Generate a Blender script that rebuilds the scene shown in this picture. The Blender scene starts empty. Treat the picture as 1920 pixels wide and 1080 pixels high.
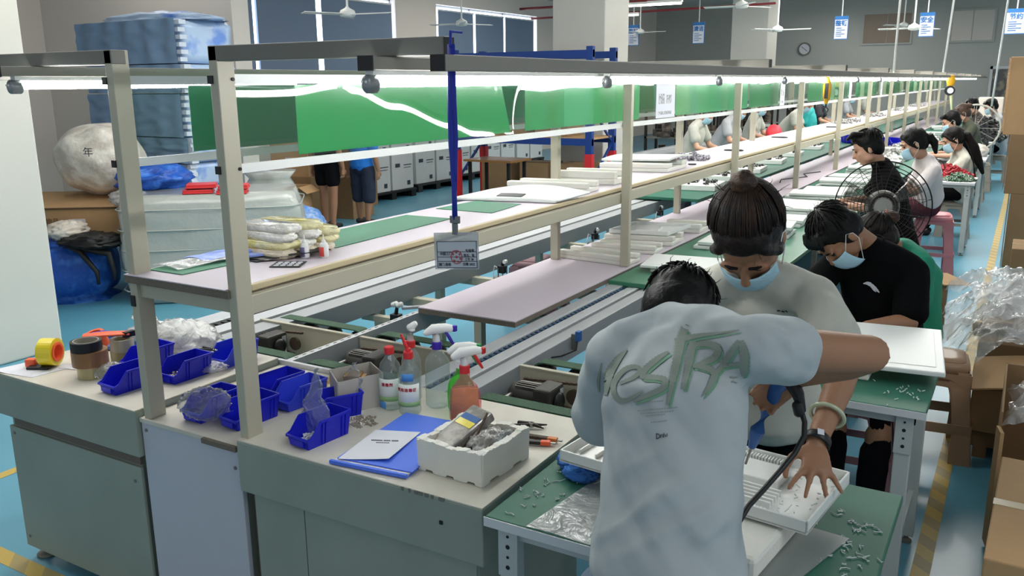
import bpy, bmesh, math, random
from mathutils import Vector, Matrix, noise
random.seed(7)
PI = math.pi
scn = bpy.context.scene
col = scn.collection
V = Vector

# ------------------------------------------------------------------ camera, world, light, exposure
cam_d = bpy.data.cameras.new('camera'); cam = bpy.data.objects.new('camera', cam_d); col.objects.link(cam)
cam_d.sensor_width = 36.0; cam_d.lens = 36.0*1617.74/1920.0; cam_d.clip_start = .02; cam_d.clip_end = 200
yaw, pitch, roll = .533146, .233357, -.008218
f_ = V((-math.sin(yaw)*math.cos(pitch), math.cos(yaw)*math.cos(pitch), -math.sin(pitch)))
r_ = V((math.cos(yaw), math.sin(yaw), 0)); u_ = r_.cross(f_)
r2 = r_*math.cos(roll)+u_*math.sin(roll); u2 = -r_*math.sin(roll)+u_*math.cos(roll)
cam.matrix_world = Matrix(((r2.x, u2.x, -f_.x, 0), (r2.y, u2.y, -f_.y, 0), (r2.z, u2.z, -f_.z, 1.8), (0, 0, 0, 1)))
scn.camera = cam
scn.view_settings.view_transform = 'Standard'; scn.view_settings.look = 'None'
scn.view_settings.gamma = 1; scn.view_settings.use_curve_mapping = False
scn.view_settings.exposure = 0.72

world = bpy.data.worlds.new('world'); scn.world = world; world.use_nodes = True
wn = world.node_tree.nodes['Background']; wn.inputs[0].default_value = (.90, .94, 1, 1); wn.inputs[1].default_value = .35

def area(name, loc, sx, sy, power, color=(1, 1, 1), rot=(0, 0, 0)):
    d = bpy.data.lights.new(name, 'AREA'); d.shape = 'RECTANGLE'; d.size = sx; d.size_y = sy
    d.energy = power; d.color = color
    o = bpy.data.objects.new(name, d); col.objects.link(o); o.location = loc; o.rotation_euler = rot
    return o
# ceiling luminaire rows over the hall
for x, y, w in [(-4.4, 3.0, 60), (-3.6, 7.5, 80), (-8.8, 8, 34), (-3.6, 17, 85), (-8.8, 16, 40), (-.8, 11, 110), (-.8, 19, 100), (-4.6, 25.5, 45), (3, 21, 60)]:
    area('ceiling_light', (x, y, 4.0), 1.6, 4.5, w*1.22, (1, .97, .92))
area('ceiling_light', (2.6, .6, 3.9), 1.6, 3.0, 45, (.95, .98, 1))

# ------------------------------------------------------------------ materials
def lin(c):
    if isinstance(c, str):
        c = [int(c[i:i+2], 16)/255 for i in (0, 2, 4)]
    return tuple((x/12.92 if x <= .04045 else ((x+.055)/1.055)**2.4) for x in c)+(1,)
MATS = {}
def mat(name, c, rough=.5, metal=0, var=.08, scale=8, bump=0, bscale=60, trans=0, alpha=1, spec=.5, coat=0, emit=0, stretch=None, ior=1.45, c2=None, c2lo=.45, c2hi=.6, detail=4, sheen=0, sss=0, rot=None):
    if name in MATS: return MATS[name]
    m = bpy.data.materials.new(name); m.use_nodes = True; nt = m.node_tree; N = nt.nodes; L = nt.links
    b = N['Principled BSDF']
    col_ = lin(c)
    b.inputs['Roughness'].default_value = rough; b.inputs['Metallic'].default_value = metal
    b.inputs['Specular IOR Level'].default_value = spec; b.inputs['IOR'].default_value = ior
    b.inputs['Transmission Weight'].default_value = trans; b.inputs['Alpha'].default_value = alpha
    b.inputs['Coat Weight'].default_value = coat; b.inputs['Coat Roughness'].default_value = .08
    b.inputs['Sheen Weight'].default_value = sheen
    if sss:
        b.inputs['Subsurface Weight'].default_value = sss; b.inputs['Subsurface Radius'].default_value = (.02, .01, .006); b.inputs['Subsurface Scale'].default_value = .5
    if emit:
        b.inputs['Emission Color'].default_value = col_; b.inputs['Emission Strength'].default_value = emit
    tc = N.new('ShaderNodeTexCoord'); mp = N.new('ShaderNodeMapping'); L.new(tc.outputs['Object'], mp.inputs[0])
    if stretch: mp.inputs['Scale'].default_value = stretch
    if rot: mp.vector_type = 'TEXTURE'; mp.inputs['Scale'].default_value = tuple(1/q for q in stretch); mp.inputs['Rotation'].default_value = rot
    nz = N.new('ShaderNodeTexNoise'); nz.inputs['Scale'].default_value = scale; nz.inputs['Detail'].default_value = detail
    L.new(mp.outputs[0], nz.inputs['Vector'])
    if c2 is not None:
        rp = N.new('ShaderNodeValToRGB'); rp.color_ramp.elements[0].color = col_; rp.color_ramp.elements[1].color = lin(c2)
        rp.color_ramp.elements[0].position = c2lo; rp.color_ramp.elements[1].position = c2hi
        L.new(nz.outputs['Fac'], rp.inputs[0]); L.new(rp.outputs[0], b.inputs['Base Color'])
    else:
        mx = N.new('ShaderNodeMix'); mx.data_type = 'RGBA'
        mx.inputs['A'].default_value = tuple(x*(1-var) for x in col_[:3])+(1,)
        mx.inputs['B'].default_value = tuple(min(1, x*(1+var)) for x in col_[:3])+(1,)
        L.new(nz.outputs['Fac'], mx.inputs['Factor']); L.new(mx.outputs['Result'], b.inputs['Base Color'])
    if bump:
        n2 = N.new('ShaderNodeTexNoise'); n2.inputs['Scale'].default_value = bscale; n2.inputs['Detail'].default_value = 3 if not rot else 1.2
        L.new(mp.outputs[0], n2.inputs['Vector'])
        bp = N.new('ShaderNodeBump'); bp.inputs['Strength'].default_value = min(1, bump); bp.inputs['Distance'].default_value = .01*max(1, bump)
        L.new(n2.outputs['Fac'], bp.inputs['Height']); L.new(bp.outputs[0], b.inputs['Normal'])
    MATS[name] = m
    return m

M_cab = mat('painted_cabinet', '97a094', .5, var=.05, scale=3, c2='8a9488', c2lo=.3, c2hi=.75)
M_desk = mat('desk_top', 'd0cbbd', .4, scale=5, c2='c0bbad', c2lo=.42, c2hi=.72, bump=.05, bscale=30)
M_whitepanel = mat('white_panel', 'bdbfc8', .4, var=.03)
M_cream = mat('cream_steel', 'b5b09c', .42, var=.05, scale=6)
M_greybeam = mat('grey_beam', '8e8a80', .45, var=.05)
M_darksteel = mat('dark_grey_steel', '74736b', .45, var=.05)
M_alu = mat('aluminium', 'c2c4c6', .38, .3, var=.05, scale=20, stretch=(30, 1, 30))
M_alud = mat('aluminium_dark', 'a4a7a9', .42, .2, var=.05)
M_lam = mat('pink_white_laminate', 'd0c5ce', .4, var=.02)
M_edge = mat('chipboard_edge', '6f675b', .8, bump=.3, bscale=200, var=.3, scale=120)
M_edgeband = mat('cream_edge_band', 'c4b592', .5)
M_green = mat('green_mat', '3a7d5e', .5, spec=.3, var=.06, scale=4, bump=.05, bscale=40)
M_greentop = mat('green_tabletop', '346b58', .5, spec=.3, var=.07, scale=5, bump=.03, bscale=40)
M_greensheet = mat('green_film_sheet', '0a9a4c', .2, var=.05, scale=3, coat=.5)
M_greenpale = mat('pale_green_film_sheet', '3fb573', .2, var=.04, scale=3, coat=.4)
M_greendull = mat('dull_green_board', '3f8766', .5, var=.05, scale=3)
M_belt = mat('green_belt', '37553f', .75, var=.1, bump=.4, bscale=150)
M_black = mat('black_plastic', '17181a', .45)
M_rubber = mat('black_rubber', '1d1d1e', .8)
M_motor = mat('motor_grey', '45433f', .45, .3, var=.1)
M_steel = mat('steel', '8e8c88', .3, .9)
M_rust = mat('rusty_chain', '54463a', .6, .4, bump=.4, bscale=200)
M_wplastic = mat('white_plastic', 'e6e8e4', .35, var=.02)
M_foamw = mat('white_foam', 'e4e3da', .8, var=.03, bump=.15, bscale=220, sss=.2)
M_blue = mat('blue_plastic', '1a22c4', .33, var=.05, sss=.1)
M_blue2 = mat('light_blue_plastic', '3346d6', .35, var=.05)
M_card = mat('cardboard', 'b8946a', .8, var=.07, scale=10, bump=.1, bscale=90)
M_cardd = mat('brown_cardboard', '8f7352', .85, var=.08, scale=10, bump=.1, bscale=90)
M_cardedge = mat('cardboard_edge', '5c4630', .9)
M_stool = mat('brown_plastic_stool', 'a58468', .4, var=.04)
M_pink = mat('pink_plastic', 'd98f98', .38, var=.04)
M_mauve = mat('mauve_plastic', '8d6a70', .4, var=.05)
M_legw = mat('pale_grey_leg', 'b9bfbd', .4, var=.04)
M_skin = mat('skin', '9c7256', .5, var=.08, scale=12, bump=.08, bscale=160, sss=.12)
M_skin2 = mat('skin_light', 'c99a80', .5, var=.06, scale=12, bump=.06, bscale=160, sss=.12)
M_tee = mat('white_tee', 'abb3b5', .85, var=.03, bump=6, bscale=1.0, stretch=(2.2, 6, 11), rot=(0, .75, 0), sheen=.1)
M_tee2 = mat('offwhite_tee', 'bcbbb0', .85, var=.03, bump=5, bscale=1.0, stretch=(9, 5, 3), rot=(0, .3, 0), sheen=.1)
M_teeB = mat('black_tee', '0a0a0c', .95, var=.1, bump=.4, bscale=10, spec=.15)
M_teeG = mat('green_tee', '1f8a6c', .8, var=.06, bump=.5, bscale=10)
M_teeP = mat('pale_pink_blouse', 'e6dcdb', .8, var=.03, bump=.5, bscale=10)
M_teeT = mat('teal_tee', '2fa9a8', .8, var=.05, bump=.4, bscale=10)
M_pants = mat('black_trousers', '0c0c10', .95, var=.1, bump=.3, bscale=15, spec=.15)
M_pantg = mat('dark_grey_trousers', '33343a', .85, var=.1, bump=.3, bscale=15)
M_maroon = mat('maroon_trousers', '54202c', .85)
M_shoe = mat('dark_shoe', '222226', .6)
M_mask = mat('face_mask', 'a9cfe0', .7, var=.03, bump=.3, bscale=30, stretch=(1, 1, 6))
M_elastic = mat('white_elastic', 'e8ece8', .7)
M_filmW = mat('milky_wrap', 'c3c8c2', .3, var=.04, scale=6, bump=1.2, bscale=7, trans=.25, coat=.4)
M_filmB = mat('blue_wrapped_foam', 'b4cbe8', .35, scale=3.2, c2='6c96e0', c2lo=.55, c2hi=.66, bump=1, bscale=6, coat=.3)
M_filmBs = mat('grey_blue_wrapped_foam', '7f9ab8', .5, scale=3, var=.06, bump=.5, bscale=5)
M_bagblue = mat('blue_bag', '1d55b5', .4, scale=9, c2='4b8ae6', c2lo=.5, c2hi=.72, bump=1.5, bscale=12)
M_bagbl2 = mat('crumpled_blue_film', '5f93dc', .3, scale=14, c2='b4cdf0', c2lo=.45, c2hi=.65, bump=2, bscale=14)
M_bagw = mat('crumpled_white_bag', 'd5ccbf', .35, scale=8, c2='ece7dd', bump=2, bscale=9)
M_red = mat('red_plastic', 'd42f33', .4)
M_redpipe = mat('red_pipe', '8e2f33', .5)
M_rackb = mat('rack_blue', '1d3f86', .45)
M_orange = mat('orange_plastic', 'f0653a', .4)
M_yellow = mat('yellow_tape', 'e6d02c', .25, coat=.5)
M_yellowp = mat('yellow_plastic', 'd9a21e', .4)
M_purple = mat('purple_plastic', '3a22a0', .35)
M_brownt = mat('brown_tape', '8a6238', .3, coat=.5)
M_cleart = mat('clear_yellowish_tape', 'c9bd8a', .2, coat=.6, trans=.35)
M_paper = mat('paper', 'dcdde4', .8, var=.02)
M_file = mat('blue_file', '4f78ea', .4, var=.03)
M_ink = mat('ink', '3a3d48', .8)
M_inkred = mat('red_ink', 'b03040', .8)
M_inkblue = mat('blue_ink', '2f6fb0', .7)
M_tube = mat('tube_glow', 'ffffff', .4, emit=24)
M_tubef = mat('far_tube_glow', 'fff4e2', .4, emit=9)
M_endcap = mat('lamp_end_cap', '8a8d90', .35, .4)
M_wall = mat('wall_paint', 'bbbcb6', .8, var=.02, scale=2)
M_wallb = mat('wall_paint_beige', 'dcd3ca', .8, var=.02, scale=2)
M_pillar = mat('pillar_paint', 'd6d3ca', .7, var=.02, scale=2)
M_ceil = mat('ceiling_paint', 'c6c6c2', .9, var=.02)
M_blind = mat('roller_blind', '76889f', .8, var=.04, scale=1.5, sss=0)
M_frame = mat('window_frame', 'd4d6d8', .5)
M_brown = mat('brown_shutter', '98897c', .8)
M_wire = mat('dark_wire', '33302e', .4, .6)
M_navy = mat('navy_lanyard', '1b2d9a', .55)
M_shav = mat('white_shaving', 'c9d3d0', .6)
M_screw = mat('screws', 'b0a698', .35, .8, var=.3, scale=300)
M_grip = mat('driver_blue', '2b5fa0', .4)
M_jade = mat('jade', 'b9bfa0', .2, coat=.6)
M_strapg = mat('grey_clip', '7b7b7d', .4, .5)
M_redcloth = mat('red_wiring', 'a3232f', .5, bump=1, bscale=60)
M_pcb = mat('green_circuit', '2c5a3e', .5, scale=90, c2='c5c9c0', c2lo=.55, c2hi=.6)
M_navyc = mat('navy_clothes', '20283c', .85)
M_blushirt = mat('blue_shirt', '2277d0', .8)
M_greyc = mat('striped_grey_shirt', 'b3b5b8', .85, bump=.3, bscale=12)
M_machine = mat('machine_cover', 'd5d1c4', .5)
M_clearbag = None

def glassy(name, c, rough=.05, alpha=.25, bump=0, bscale=20, spec=.9):
    """thin clear plastic: mostly see-through with glossy reflections"""
    m = bpy.data.materials.new(name); m.use_nodes = True; nt = m.node_tree; N = nt.nodes; L = nt.links
    N.remove(N['Principled BSDF']); out = N['Material Output']
    tr = N.new('ShaderNodeBsdfTransparent'); tr.inputs[0].default_value = lin(c)
    gl = N.new('ShaderNodeBsdfGlossy'); gl.inputs['Roughness'].default_value = rough
    df = N.new('ShaderNodeBsdfDiffuse'); df.inputs[0].default_value = lin(c)
    m1 = N.new('ShaderNodeMixShader'); m2 = N.new('ShaderNodeMixShader'); m1.inputs[0].default_value = alpha
    L.new(tr.outputs[0], m1.inputs[1]); L.new(df.outputs[0], m1.inputs[2])
    ge = N.new('ShaderNodeNewGeometry'); dt = N.new('ShaderNodeVectorMath'); dt.operation = 'DOT_PRODUCT'
    L.new(ge.outputs['Incoming'], dt.inputs[0]); L.new(ge.outputs['Normal'], dt.inputs[1])
    ab = N.new('ShaderNodeMath'); ab.operation = 'ABSOLUTE'; L.new(dt.outputs['Value'], ab.inputs[0])
    om = N.new('ShaderNodeMath'); om.operation = 'SUBTRACT'; om.inputs[0].default_value = 1; L.new(ab.outputs[0], om.inputs[1])
    pw = N.new('ShaderNodeMath'); pw.operation = 'POWER'; pw.inputs[1].default_value = 4.5; L.new(om.outputs[0], pw.inputs[0])
    fr = N.new('ShaderNodeMath'); fr.operation = 'MULTIPLY_ADD'; fr.inputs[1].default_value = .9; fr.inputs[2].default_value = .04; L.new(pw.outputs[0], fr.inputs[0])
    L.new(fr.outputs[0], m2.inputs[0]); L.new(m1.outputs[0], m2.inputs[1]); L.new(gl.outputs[0], m2.inputs[2]); L.new(m2.outputs[0], out.inputs[0])
    if bump:
        tc = N.new('ShaderNodeTexCoord'); nz = N.new('ShaderNodeTexNoise'); nz.inputs['Scale'].default_value = bscale; nz.inputs['Detail'].default_value = 3
        nz.inputs['Distortion'].default_value = 1.2
        bp = N.new('ShaderNodeBump'); bp.inputs['Strength'].default_value = min(1, bump); bp.inputs['Distance'].default_value = .02*max(1, bump)
        L.new(tc.outputs['Object'], nz.inputs['Vector']); L.new(nz.outputs['Fac'], bp.inputs['Height'])
        for s in (gl, df): L.new(bp.outputs[0], s.inputs['Normal'])
    MATS[name] = m
    return m
M_film = glassy('clear_film', 'f0f6f1', .03, .012, 0)
M_bagc = glassy('clear_crinkled_bag', 'f0f2f5', .10, .12, 1.6, 28)
M_bagc2 = glassy('clear_polythene', 'f6f6f6', .16, .30, 1.0, 14)
M_petc = glassy('clear_bottle', 'e9f0f0', .04, .10, .3, 30)
M_petg = glassy('green_clear_bottle', '84ee6a', .05, .25, .5, 30)
M_petp = glassy('pink_clear_bottle', 'ffc2c8', .05, .12, .5, 30)
M_liq = glassy('yellow_green_liquid', 'e2e684', .1, .6)
M_milky = glassy('milky_polythene', 'f0f0ee', .15, .6, 1, 18)
M_smoke = glassy('smoky_plastic', 'c8c8c6', .1, .05)
M_badge = glassy('clear_badge_holder', 'dfe3e8', .1, .3, .3, 40)

# ------------------------------------------------------------------ helpers
LM = {}     # object name -> world matrix of the thing it belongs to
def basis(t, side=None):
    t = V(t).normalized()
    s = V(side) if side is not None else (V((0, 0, 1)) if abs(t.z) < .95 else V((1, 0, 0)))
    a = s - t*s.dot(t)
    if a.length < 1e-6: a = t.orthogonal()
    a.normalize(); return a, t.cross(a), t

class MB:
    def __init__(s): s.b = bmesh.new()
    def box(s, a, b, rz=0, about=None, m=None):
        x0, x1 = sorted((a[0], b[0])); y0, y1 = sorted((a[1], b[1])); z0, z1 = sorted((a[2], b[2]))
        c = V(((x0+x1)/2, (y0+y1)/2, (z0+z1)/2)); ab = V(about) if about is not None else c
        vs = []
        for z in (z0, z1):
            for x, y in ((x0, y0), (x1, y0), (x1, y1), (x0, y1)):
                p = V((x, y, z))
                if rz: p = Matrix.Rotation(rz, 3, 'Z') @ (p-ab) + ab
                if m is not None: p = m @ p
                vs.append(s.b.verts.new(p))
        for f in ((3, 2, 1, 0), (4, 5, 6, 7), (0, 1, 5, 4), (1, 2, 6, 5), (2, 3, 7, 6), (3, 0, 4, 7)):
            s.b.faces.new([vs[i] for i in f])
        return s
    def bar(s, p, q, w, h, side=None):
        """rectangular bar from p to q, w along the side vector, h across"""
        p, q = V(p), V(q); a, b_, t = basis(q-p, side)
        vs = [s.b.verts.new(e+a*i*w/2+b_*j*h/2) for e in (p, q) for i, j in ((-1, -1), (1, -1), (1, 1), (-1, 1))]
        for f in ((3, 2, 1, 0), (4, 5, 6, 7), (0, 1, 5, 4), (1, 2, 6, 5), (2, 3, 7, 6), (3, 0, 4, 7)):
            s.b.faces.new([vs[i] for i in f])
        return s
    def rings(s, rings, caps=True, closed=False):
        R = [[s.b.verts.new(p) for p in r] for r in rings]; n = len(R[0])
        rng = range(len(R)) if closed else range(len(R)-1)
        for i in rng:
            A, B = R[i], R[(i+1) % len(R)]
            for k in range(n):
                s.b.faces.new((A[k], A[(k+1) % n], B[(k+1) % n], B[k]))
        if caps and not closed:
            s.b.faces.new(list(reversed(R[0]))); s.b.faces.new(R[-1])
        return s
    def tube(s, pts, r, seg=8, caps=True, side=None, closed=False):
        pts = [V(p) for p in pts]; n = len(pts); out = []; prev = None
        for i, p in enumerate(pts):
            if closed: t = pts[(i+1) % n]-pts[i-1]
            else: t = pts[min(i+1, n-1)]-pts[max(i-1, 0)]
            a, b_, t = basis(t, prev if prev is not None else side); prev = a
            rr = r[i] if isinstance(r, (list, tuple)) else r
            ra, rb = rr if isinstance(rr, (list, tuple)) else (rr, rr)
            out.append([p+a*ra*math.cos(k*2*PI/seg)+b_*rb*math.sin(k*2*PI/seg) for k in range(seg)])
        return s.rings(out, caps, closed)
    def loft(s, pts, radii, side=None, seg=16):
        """closed rounded tube with elliptical rings; side gives the axis of the first radius"""
        pts = [V(p) for p in pts]; rs = [r if isinstance(r, (list, tuple)) else (r, r) for r in radii]; n = len(pts); out = []
        def ring(p, t, ra, rb):
            a, b_, t = basis(t, side)
            return [p+a*ra*math.cos(k*2*PI/seg)+b_*rb*math.sin(k*2*PI/seg) for k in range(seg)]
        t0 = (pts[1]-pts[0]).normalized(); t1 = (pts[-1]-pts[-2]).normalized(); ca = min(rs[0])*.7; cb = min(rs[-1])*.7
        for k in (.25, .6, .85): out.append(ring(pts[0]-t0*ca*math.sqrt(1-k*k), t0, rs[0][0]*k, rs[0][1]*k))
        for i, p in enumerate(pts):
            t = (pts[min(i+1, n-1)]-p).normalized() + (p-pts[max(i-1, 0)]).normalized() if 0 < i < n-1 else (t0 if i == 0 else t1)
            out.append(ring(p, t, *rs[i]))
        for k in (.85, .6, .25): out.append(ring(pts[-1]+t1*cb*math.sqrt(1-k*k), t1, rs[-1][0]*k, rs[-1][1]*k))
        return s.rings(out, True)
    def ell(s, c, r, M=None, seg=16, rng=10):
        c = V(c); out = []
        for i in range(rng+1):
            th = PI*(i+.15)/(rng+.3); z = -math.cos(th); q = math.sin(th)
            ring = []
            for k in range(seg):
                p = V((r[0]*q*math.cos(2*PI*k/seg), r[1]*q*math.sin(2*PI*k/seg), r[2]*z))
                ring.append(c+(M @ p if M is not None else p))
            out.append(ring)
        return s.rings(out)
    def lathe(s, c, prof, seg=20, M=None, caps=True, closed=False):
        c = V(c); out = []
        for r, z in prof:
            ring = []
            for k in range(seg):
                p = V((r*math.cos(2*PI*k/seg), r*math.sin(2*PI*k/seg), z))
                ring.append(c+(M @ p if M is not None else p))
            out.append(ring)
        return s.rings(out, caps, closed)
    def cyl(s, p, q, r, seg=14): return s.tube([p, q], r, seg)
    def ring(s, c, ro, ri, h, M=None, seg=28):
        return s.lathe(c, [(ri, 0), (ro, 0), (ro, h), (ri, h)], seg, M, False, True)
    def prism(s, poly, z0, z1, M=None):
        A = [s.b.verts.new((M @ V((x, y, z0))) if M else V((x, y, z0))) for x, y in poly]
        B = [s.b.verts.new((M @ V((x, y, z1))) if M else V((x, y, z1))) for x, y in poly]
        n = len(poly)
        s.b.faces.new(list(reversed(A))); s.b.faces.new(B)
        for k in range(n): s.b.faces.new((A[k], A[(k+1) % n], B[(k+1) % n], B[k]))
        return s
    def grid(s, fn, nu, nv):
        G = [[s.b.verts.new(fn(i/nu, j/nv)) for j in range(nv+1)] for i in range(nu+1)]
        for i in range(nu):
            for j in range(nv): s.b.faces.new((G[i][j], G[i+1][j], G[i+1][j+1], G[i][j+1]))
        return s
    def build(s, name, m, parent=None, bev=0, smooth=False, solid=0, sub=0, remesh=0, smit=0, disp=None, seg=2):
        bmesh.ops.recalc_face_normals(s.b, faces=s.b.faces)
        me = bpy.data.meshes.new(name); 
        ms = m if isinstance(m, (list, tuple)) else [m]
        pm = LM.get(parent.name) if parent is not None else None
        org = None
        if pm is not None:
            inv = pm.inverted()
            for v in s.b.verts: v.co = inv @ v.co
        elif s.b.verts:
            xs = [v.co.x for v in s.b.verts]; ys = [v.co.y for v in s.b.verts]; zs = [v.co.z for v in s.b.verts]
            org = V(((min(xs)+max(xs))/2, (min(ys)+max(ys))/2, min(zs)))
            for v in s.b.verts: v.co -= org
        s.b.to_mesh(me); s.b.free()
        for q in ms: me.materials.append(q)
        if smooth:
            for p in me.polygons: p.use_smooth = True
        o = bpy.data.objects.new(name, me); col.objects.link(o)
        if parent is not None: o.parent = parent; LM[o.name] = pm
        else: o.location = org; LM[o.name] = Matrix.Translation(org)
        if solid:
            q = o.modifiers.new('Solidify', 'SOLIDIFY'); q.thickness = solid; q.offset = 0
        if remesh:
            q = o.modifiers.new('Remesh', 'REMESH'); q.mode = 'VOXEL'; q.voxel_size = remesh; q.use_smooth_shade = True
            if smit:
                q = o.modifiers.new('Smooth', 'SMOOTH'); q.factor = .5; q.iterations = smit
        if disp:
            tx = bpy.data.textures.new(name+'_folds', 'CLOUDS'); tx.noise_scale = disp[1]; tx.noise_depth = 1
            q = o.modifiers.new('Displace', 'DISPLACE'); q.texture = tx; q.strength = disp[0]; q.mid_level = .5; q.texture_coords = 'LOCAL'
        if bev:
            q = o.modifiers.new('Bevel', 'BEVEL'); q.width = bev; q.segments = seg; q.limit_method = 'ANGLE'; q.angle_limit = .6
        if sub:
            q = o.modifiers.new('Subsurf', 'SUBSURF'); q.levels = sub; q.render_levels = sub
        return o

def tag(o, label, cat, group=None):
    o['label'] = label; o['category'] = cat
    if group: o['group'] = group
    return o
def thing(name, label, cat, loc=(0, 0, 0), rz=0, group=None):
    o = bpy.data.objects.new(name, None); col.objects.link(o); o.empty_display_size = .05
    o.location = loc; o.rotation_euler = (0, 0, rz); LM[o.name] = Matrix.Translation(V(loc)) @ Matrix.Rotation(rz, 4, 'Z')
    return tag(o, label, cat, group)
def struct(mb, name, m, **k):
    o = mb.build(name, m, None, **k); o['kind'] = 'structure'; return o
def dup(root, loc, rz=0, label=None, group=None, tilt=None):
    r = root.copy(); col.objects.link(r); r.location = loc; r.rotation_euler = (tilt[0], tilt[1], rz) if tilt else (0, 0, rz)
    if label: r['label'] = label
    if group: r['group'] = group
    for ch in list(root.children):
        c = ch.copy(); col.objects.link(c); c.parent = r
        for g in list(ch.children):
            d = g.copy(); col.objects.link(d); d.parent = c
    return r
def text_obj(name, body, size, m, M, parent=None, extr=.0004, kind=None, label=None, cat=None, bold=0):
    """flat lettering: text turned to a mesh, M maps its plane into the world"""
    cu = bpy.data.curves.new(name, 'FONT'); cu.body = body; cu.size = size; cu.extrude = extr; cu.align_x = 'CENTER'; cu.align_y = 'CENTER'
    cu.offset = bold; cu.resolution_u = 2
    t = bpy.data.objects.new(name, cu); me = bpy.data.meshes.new_from_object(t); bpy.data.objects.remove(t)
    me.transform(M); bm = bmesh.new(); bm.from_mesh(me); bpy.data.meshes.remove(me)
    mb = MB(); mb.b.free(); mb.b = bm
    return mb.build(name, m, parent)
def frameM(o, x, y):
    """4x4 with origin o, text x axis x and up axis y"""
    x = V(x).normalized(); y = V(y); y = (y-x*y.dot(x)).normalized(); z = x.cross(y)
    return Matrix(((x.x, y.x, z.x, o[0]), (x.y, y.y, z.y, o[1]), (x.z, y.z, z.z, o[2]), (0, 0, 0, 1)))
# ------------------------------------------------------------------ the hall
def floor_mat():
    m = mat('blue_epoxy_floor', '5d9cb2', .34, c2='508fa6', c2lo=.35, c2hi=.7, scale=.7, coat=.08, spec=.45)
    return m
struct(MB().box((-14, -4, -.1), (6, 32, 0)), 'floor', floor_mat())
struct(MB().box((-14, -4, 4.3), (6, 32, 4.4)), 'ceiling', M_ceil)
struct(MB().box((-14, 29.5, 0), (6, 29.9, 4.3)), 'wall_far', M_wall)
# left wall with two window openings
lw = MB()
XL = -11.5; WZ0, WZ1 = 1.0, 3.38
for y0, y1 in ((-4, 9.3), (14.85, 16.3), (20.9, 29.5)): lw.box((XL-.3, y0, 0), (XL, y1, 4.3))
for y0, y1 in ((9.3, 14.85), (16.3, 20.9)):
    lw.box((XL-.3, y0, 0), (XL, y1, WZ0)); lw.box((XL-.3, y0, WZ1+.12), (XL, y1, 4.3))
struct(lw, 'wall_left', M_wallb)
M_day = mat('daylight_glass', 'e8f2ff', .3, emit=2.6)
wi = 0
blinds = []
for y0, y1, cuts in ((9.3, 14.85, (9.35, 11.0, 11.08, 12.55, 12.68, 14.78)), (16.3, 20.9, (16.45, 17.9, 17.97, 19.28, 19.34, 20.8))):
    wi += 1
    w = MB().box((XL-.26, y0, WZ0), (XL-.24, y1, WZ1+.12))
    struct(w, 'window_%d' % wi, M_day)
    fr = MB()
    for yy in (y0+.02, (y0*2+y1)/3, (y0+2*y1)/3, y1-.02): fr.box((XL-.2, yy-.02, WZ0), (XL-.14, yy+.02, WZ1+.12))
    fr.box((XL-.2, y0, WZ1+.08), (XL-.14, y1, WZ1+.12)); fr.box((XL-.2, y0, WZ0), (XL-.14, y1, WZ0+.04))
    o = fr.build('window_frame', M_frame); o['kind'] = 'structure'
    for k in range(3):
        t = thing('roller_blind', ['grey-blue roller blind', 'grey-blue roller blind', 'grey-blue roller blind'][k]+' on the %s window, %s' % (['nearer', 'farther'][wi-1], ['its nearest of three', 'the middle of its three', 'its farthest of three'][k]), 'blind', (XL-.06, cuts[2*k], WZ0), 0, 'roller blinds on the left wall windows')
        a, b = cuts[2*k], cuts[2*k+1]
        MB().grid(lambda u, v, a=a, b=b, k=k: V((XL-.06+.012*math.sin(u*5+k), a+(b-a)*u, WZ0+(WZ1-WZ0)*v)), 10, 4).build('fabric', M_blind, t, solid=.004)
        MB().cyl((XL-.06, a, WZ1+.01), (XL-.06, b, WZ1+.01), .02).build('roller', M_frame, t)
        MB().box((XL-.075, a, WZ0-.02), (XL-.045, b, WZ0+.01)).build('bottom_bar', M_frame, t)
# partition with the beige face behind the wrapped foam stack
struct(MB().box((-14, 7.2, 0), (-7.9, 7.45, 4.3)), 'wall_partition', M_wallb)
for i, y in enumerate((2.5, 12.5, 22.0)):
    struct(MB().box((-6.6, y, 0), (-5.7, y+.92, 4.3)), 'trim_%d' % (i+1), M_pillar, bev=.015)   # square pillars
# beam under the ceiling and ducts
struct(MB().box((-11.5, 21.5, 3.95), (6, 22.1, 4.3)), 'trim_4', M_ceil)
struct(MB().box((-11.5, 29.3, .0), (6, 29.5, .12)), 'baseboard_far', M_frame)
# floor marking: yellow and faded black hatched tape along the aisle
m = bpy.data.materials.new('hatched_tape'); m.use_nodes = True; nt = m.node_tree; N = nt.nodes; L = nt.links
tc = N.new('ShaderNodeTexCoord'); sp = N.new('ShaderNodeSeparateXYZ'); L.new(tc.outputs['Object'], sp.inputs[0])
ma = N.new('ShaderNodeMath'); ma.operation = 'MULTIPLY_ADD'; ma.inputs[1].default_value = .9; L.new(sp.outputs['X'], ma.inputs[0]); L.new(sp.outputs['Y'], ma.inputs[2])
mf = N.new('ShaderNodeMath'); mf.operation = 'MULTIPLY'; mf.inputs[1].default_value = 5.5; L.new(ma.outputs[0], mf.inputs[0])
mr = N.new('ShaderNodeMath'); mr.operation = 'FRACT'; L.new(mf.outputs[0], mr.inputs[0])
rp = N.new('ShaderNodeValToRGB'); rp.color_ramp.interpolation = 'CONSTANT'; rp.color_ramp.elements[0].color = lin('bfa24e'); rp.color_ramp.elements[1].color = lin('a08e58'); rp.color_ramp.elements[1].position = .5
L.new(mr.outputs[0], rp.inputs[0]); L.new(rp.outputs[0], N['Principled BSDF'].inputs['Base Color']); N['Principled BSDF'].inputs['Roughness'].default_value = .5
M_hatch = m
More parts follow.
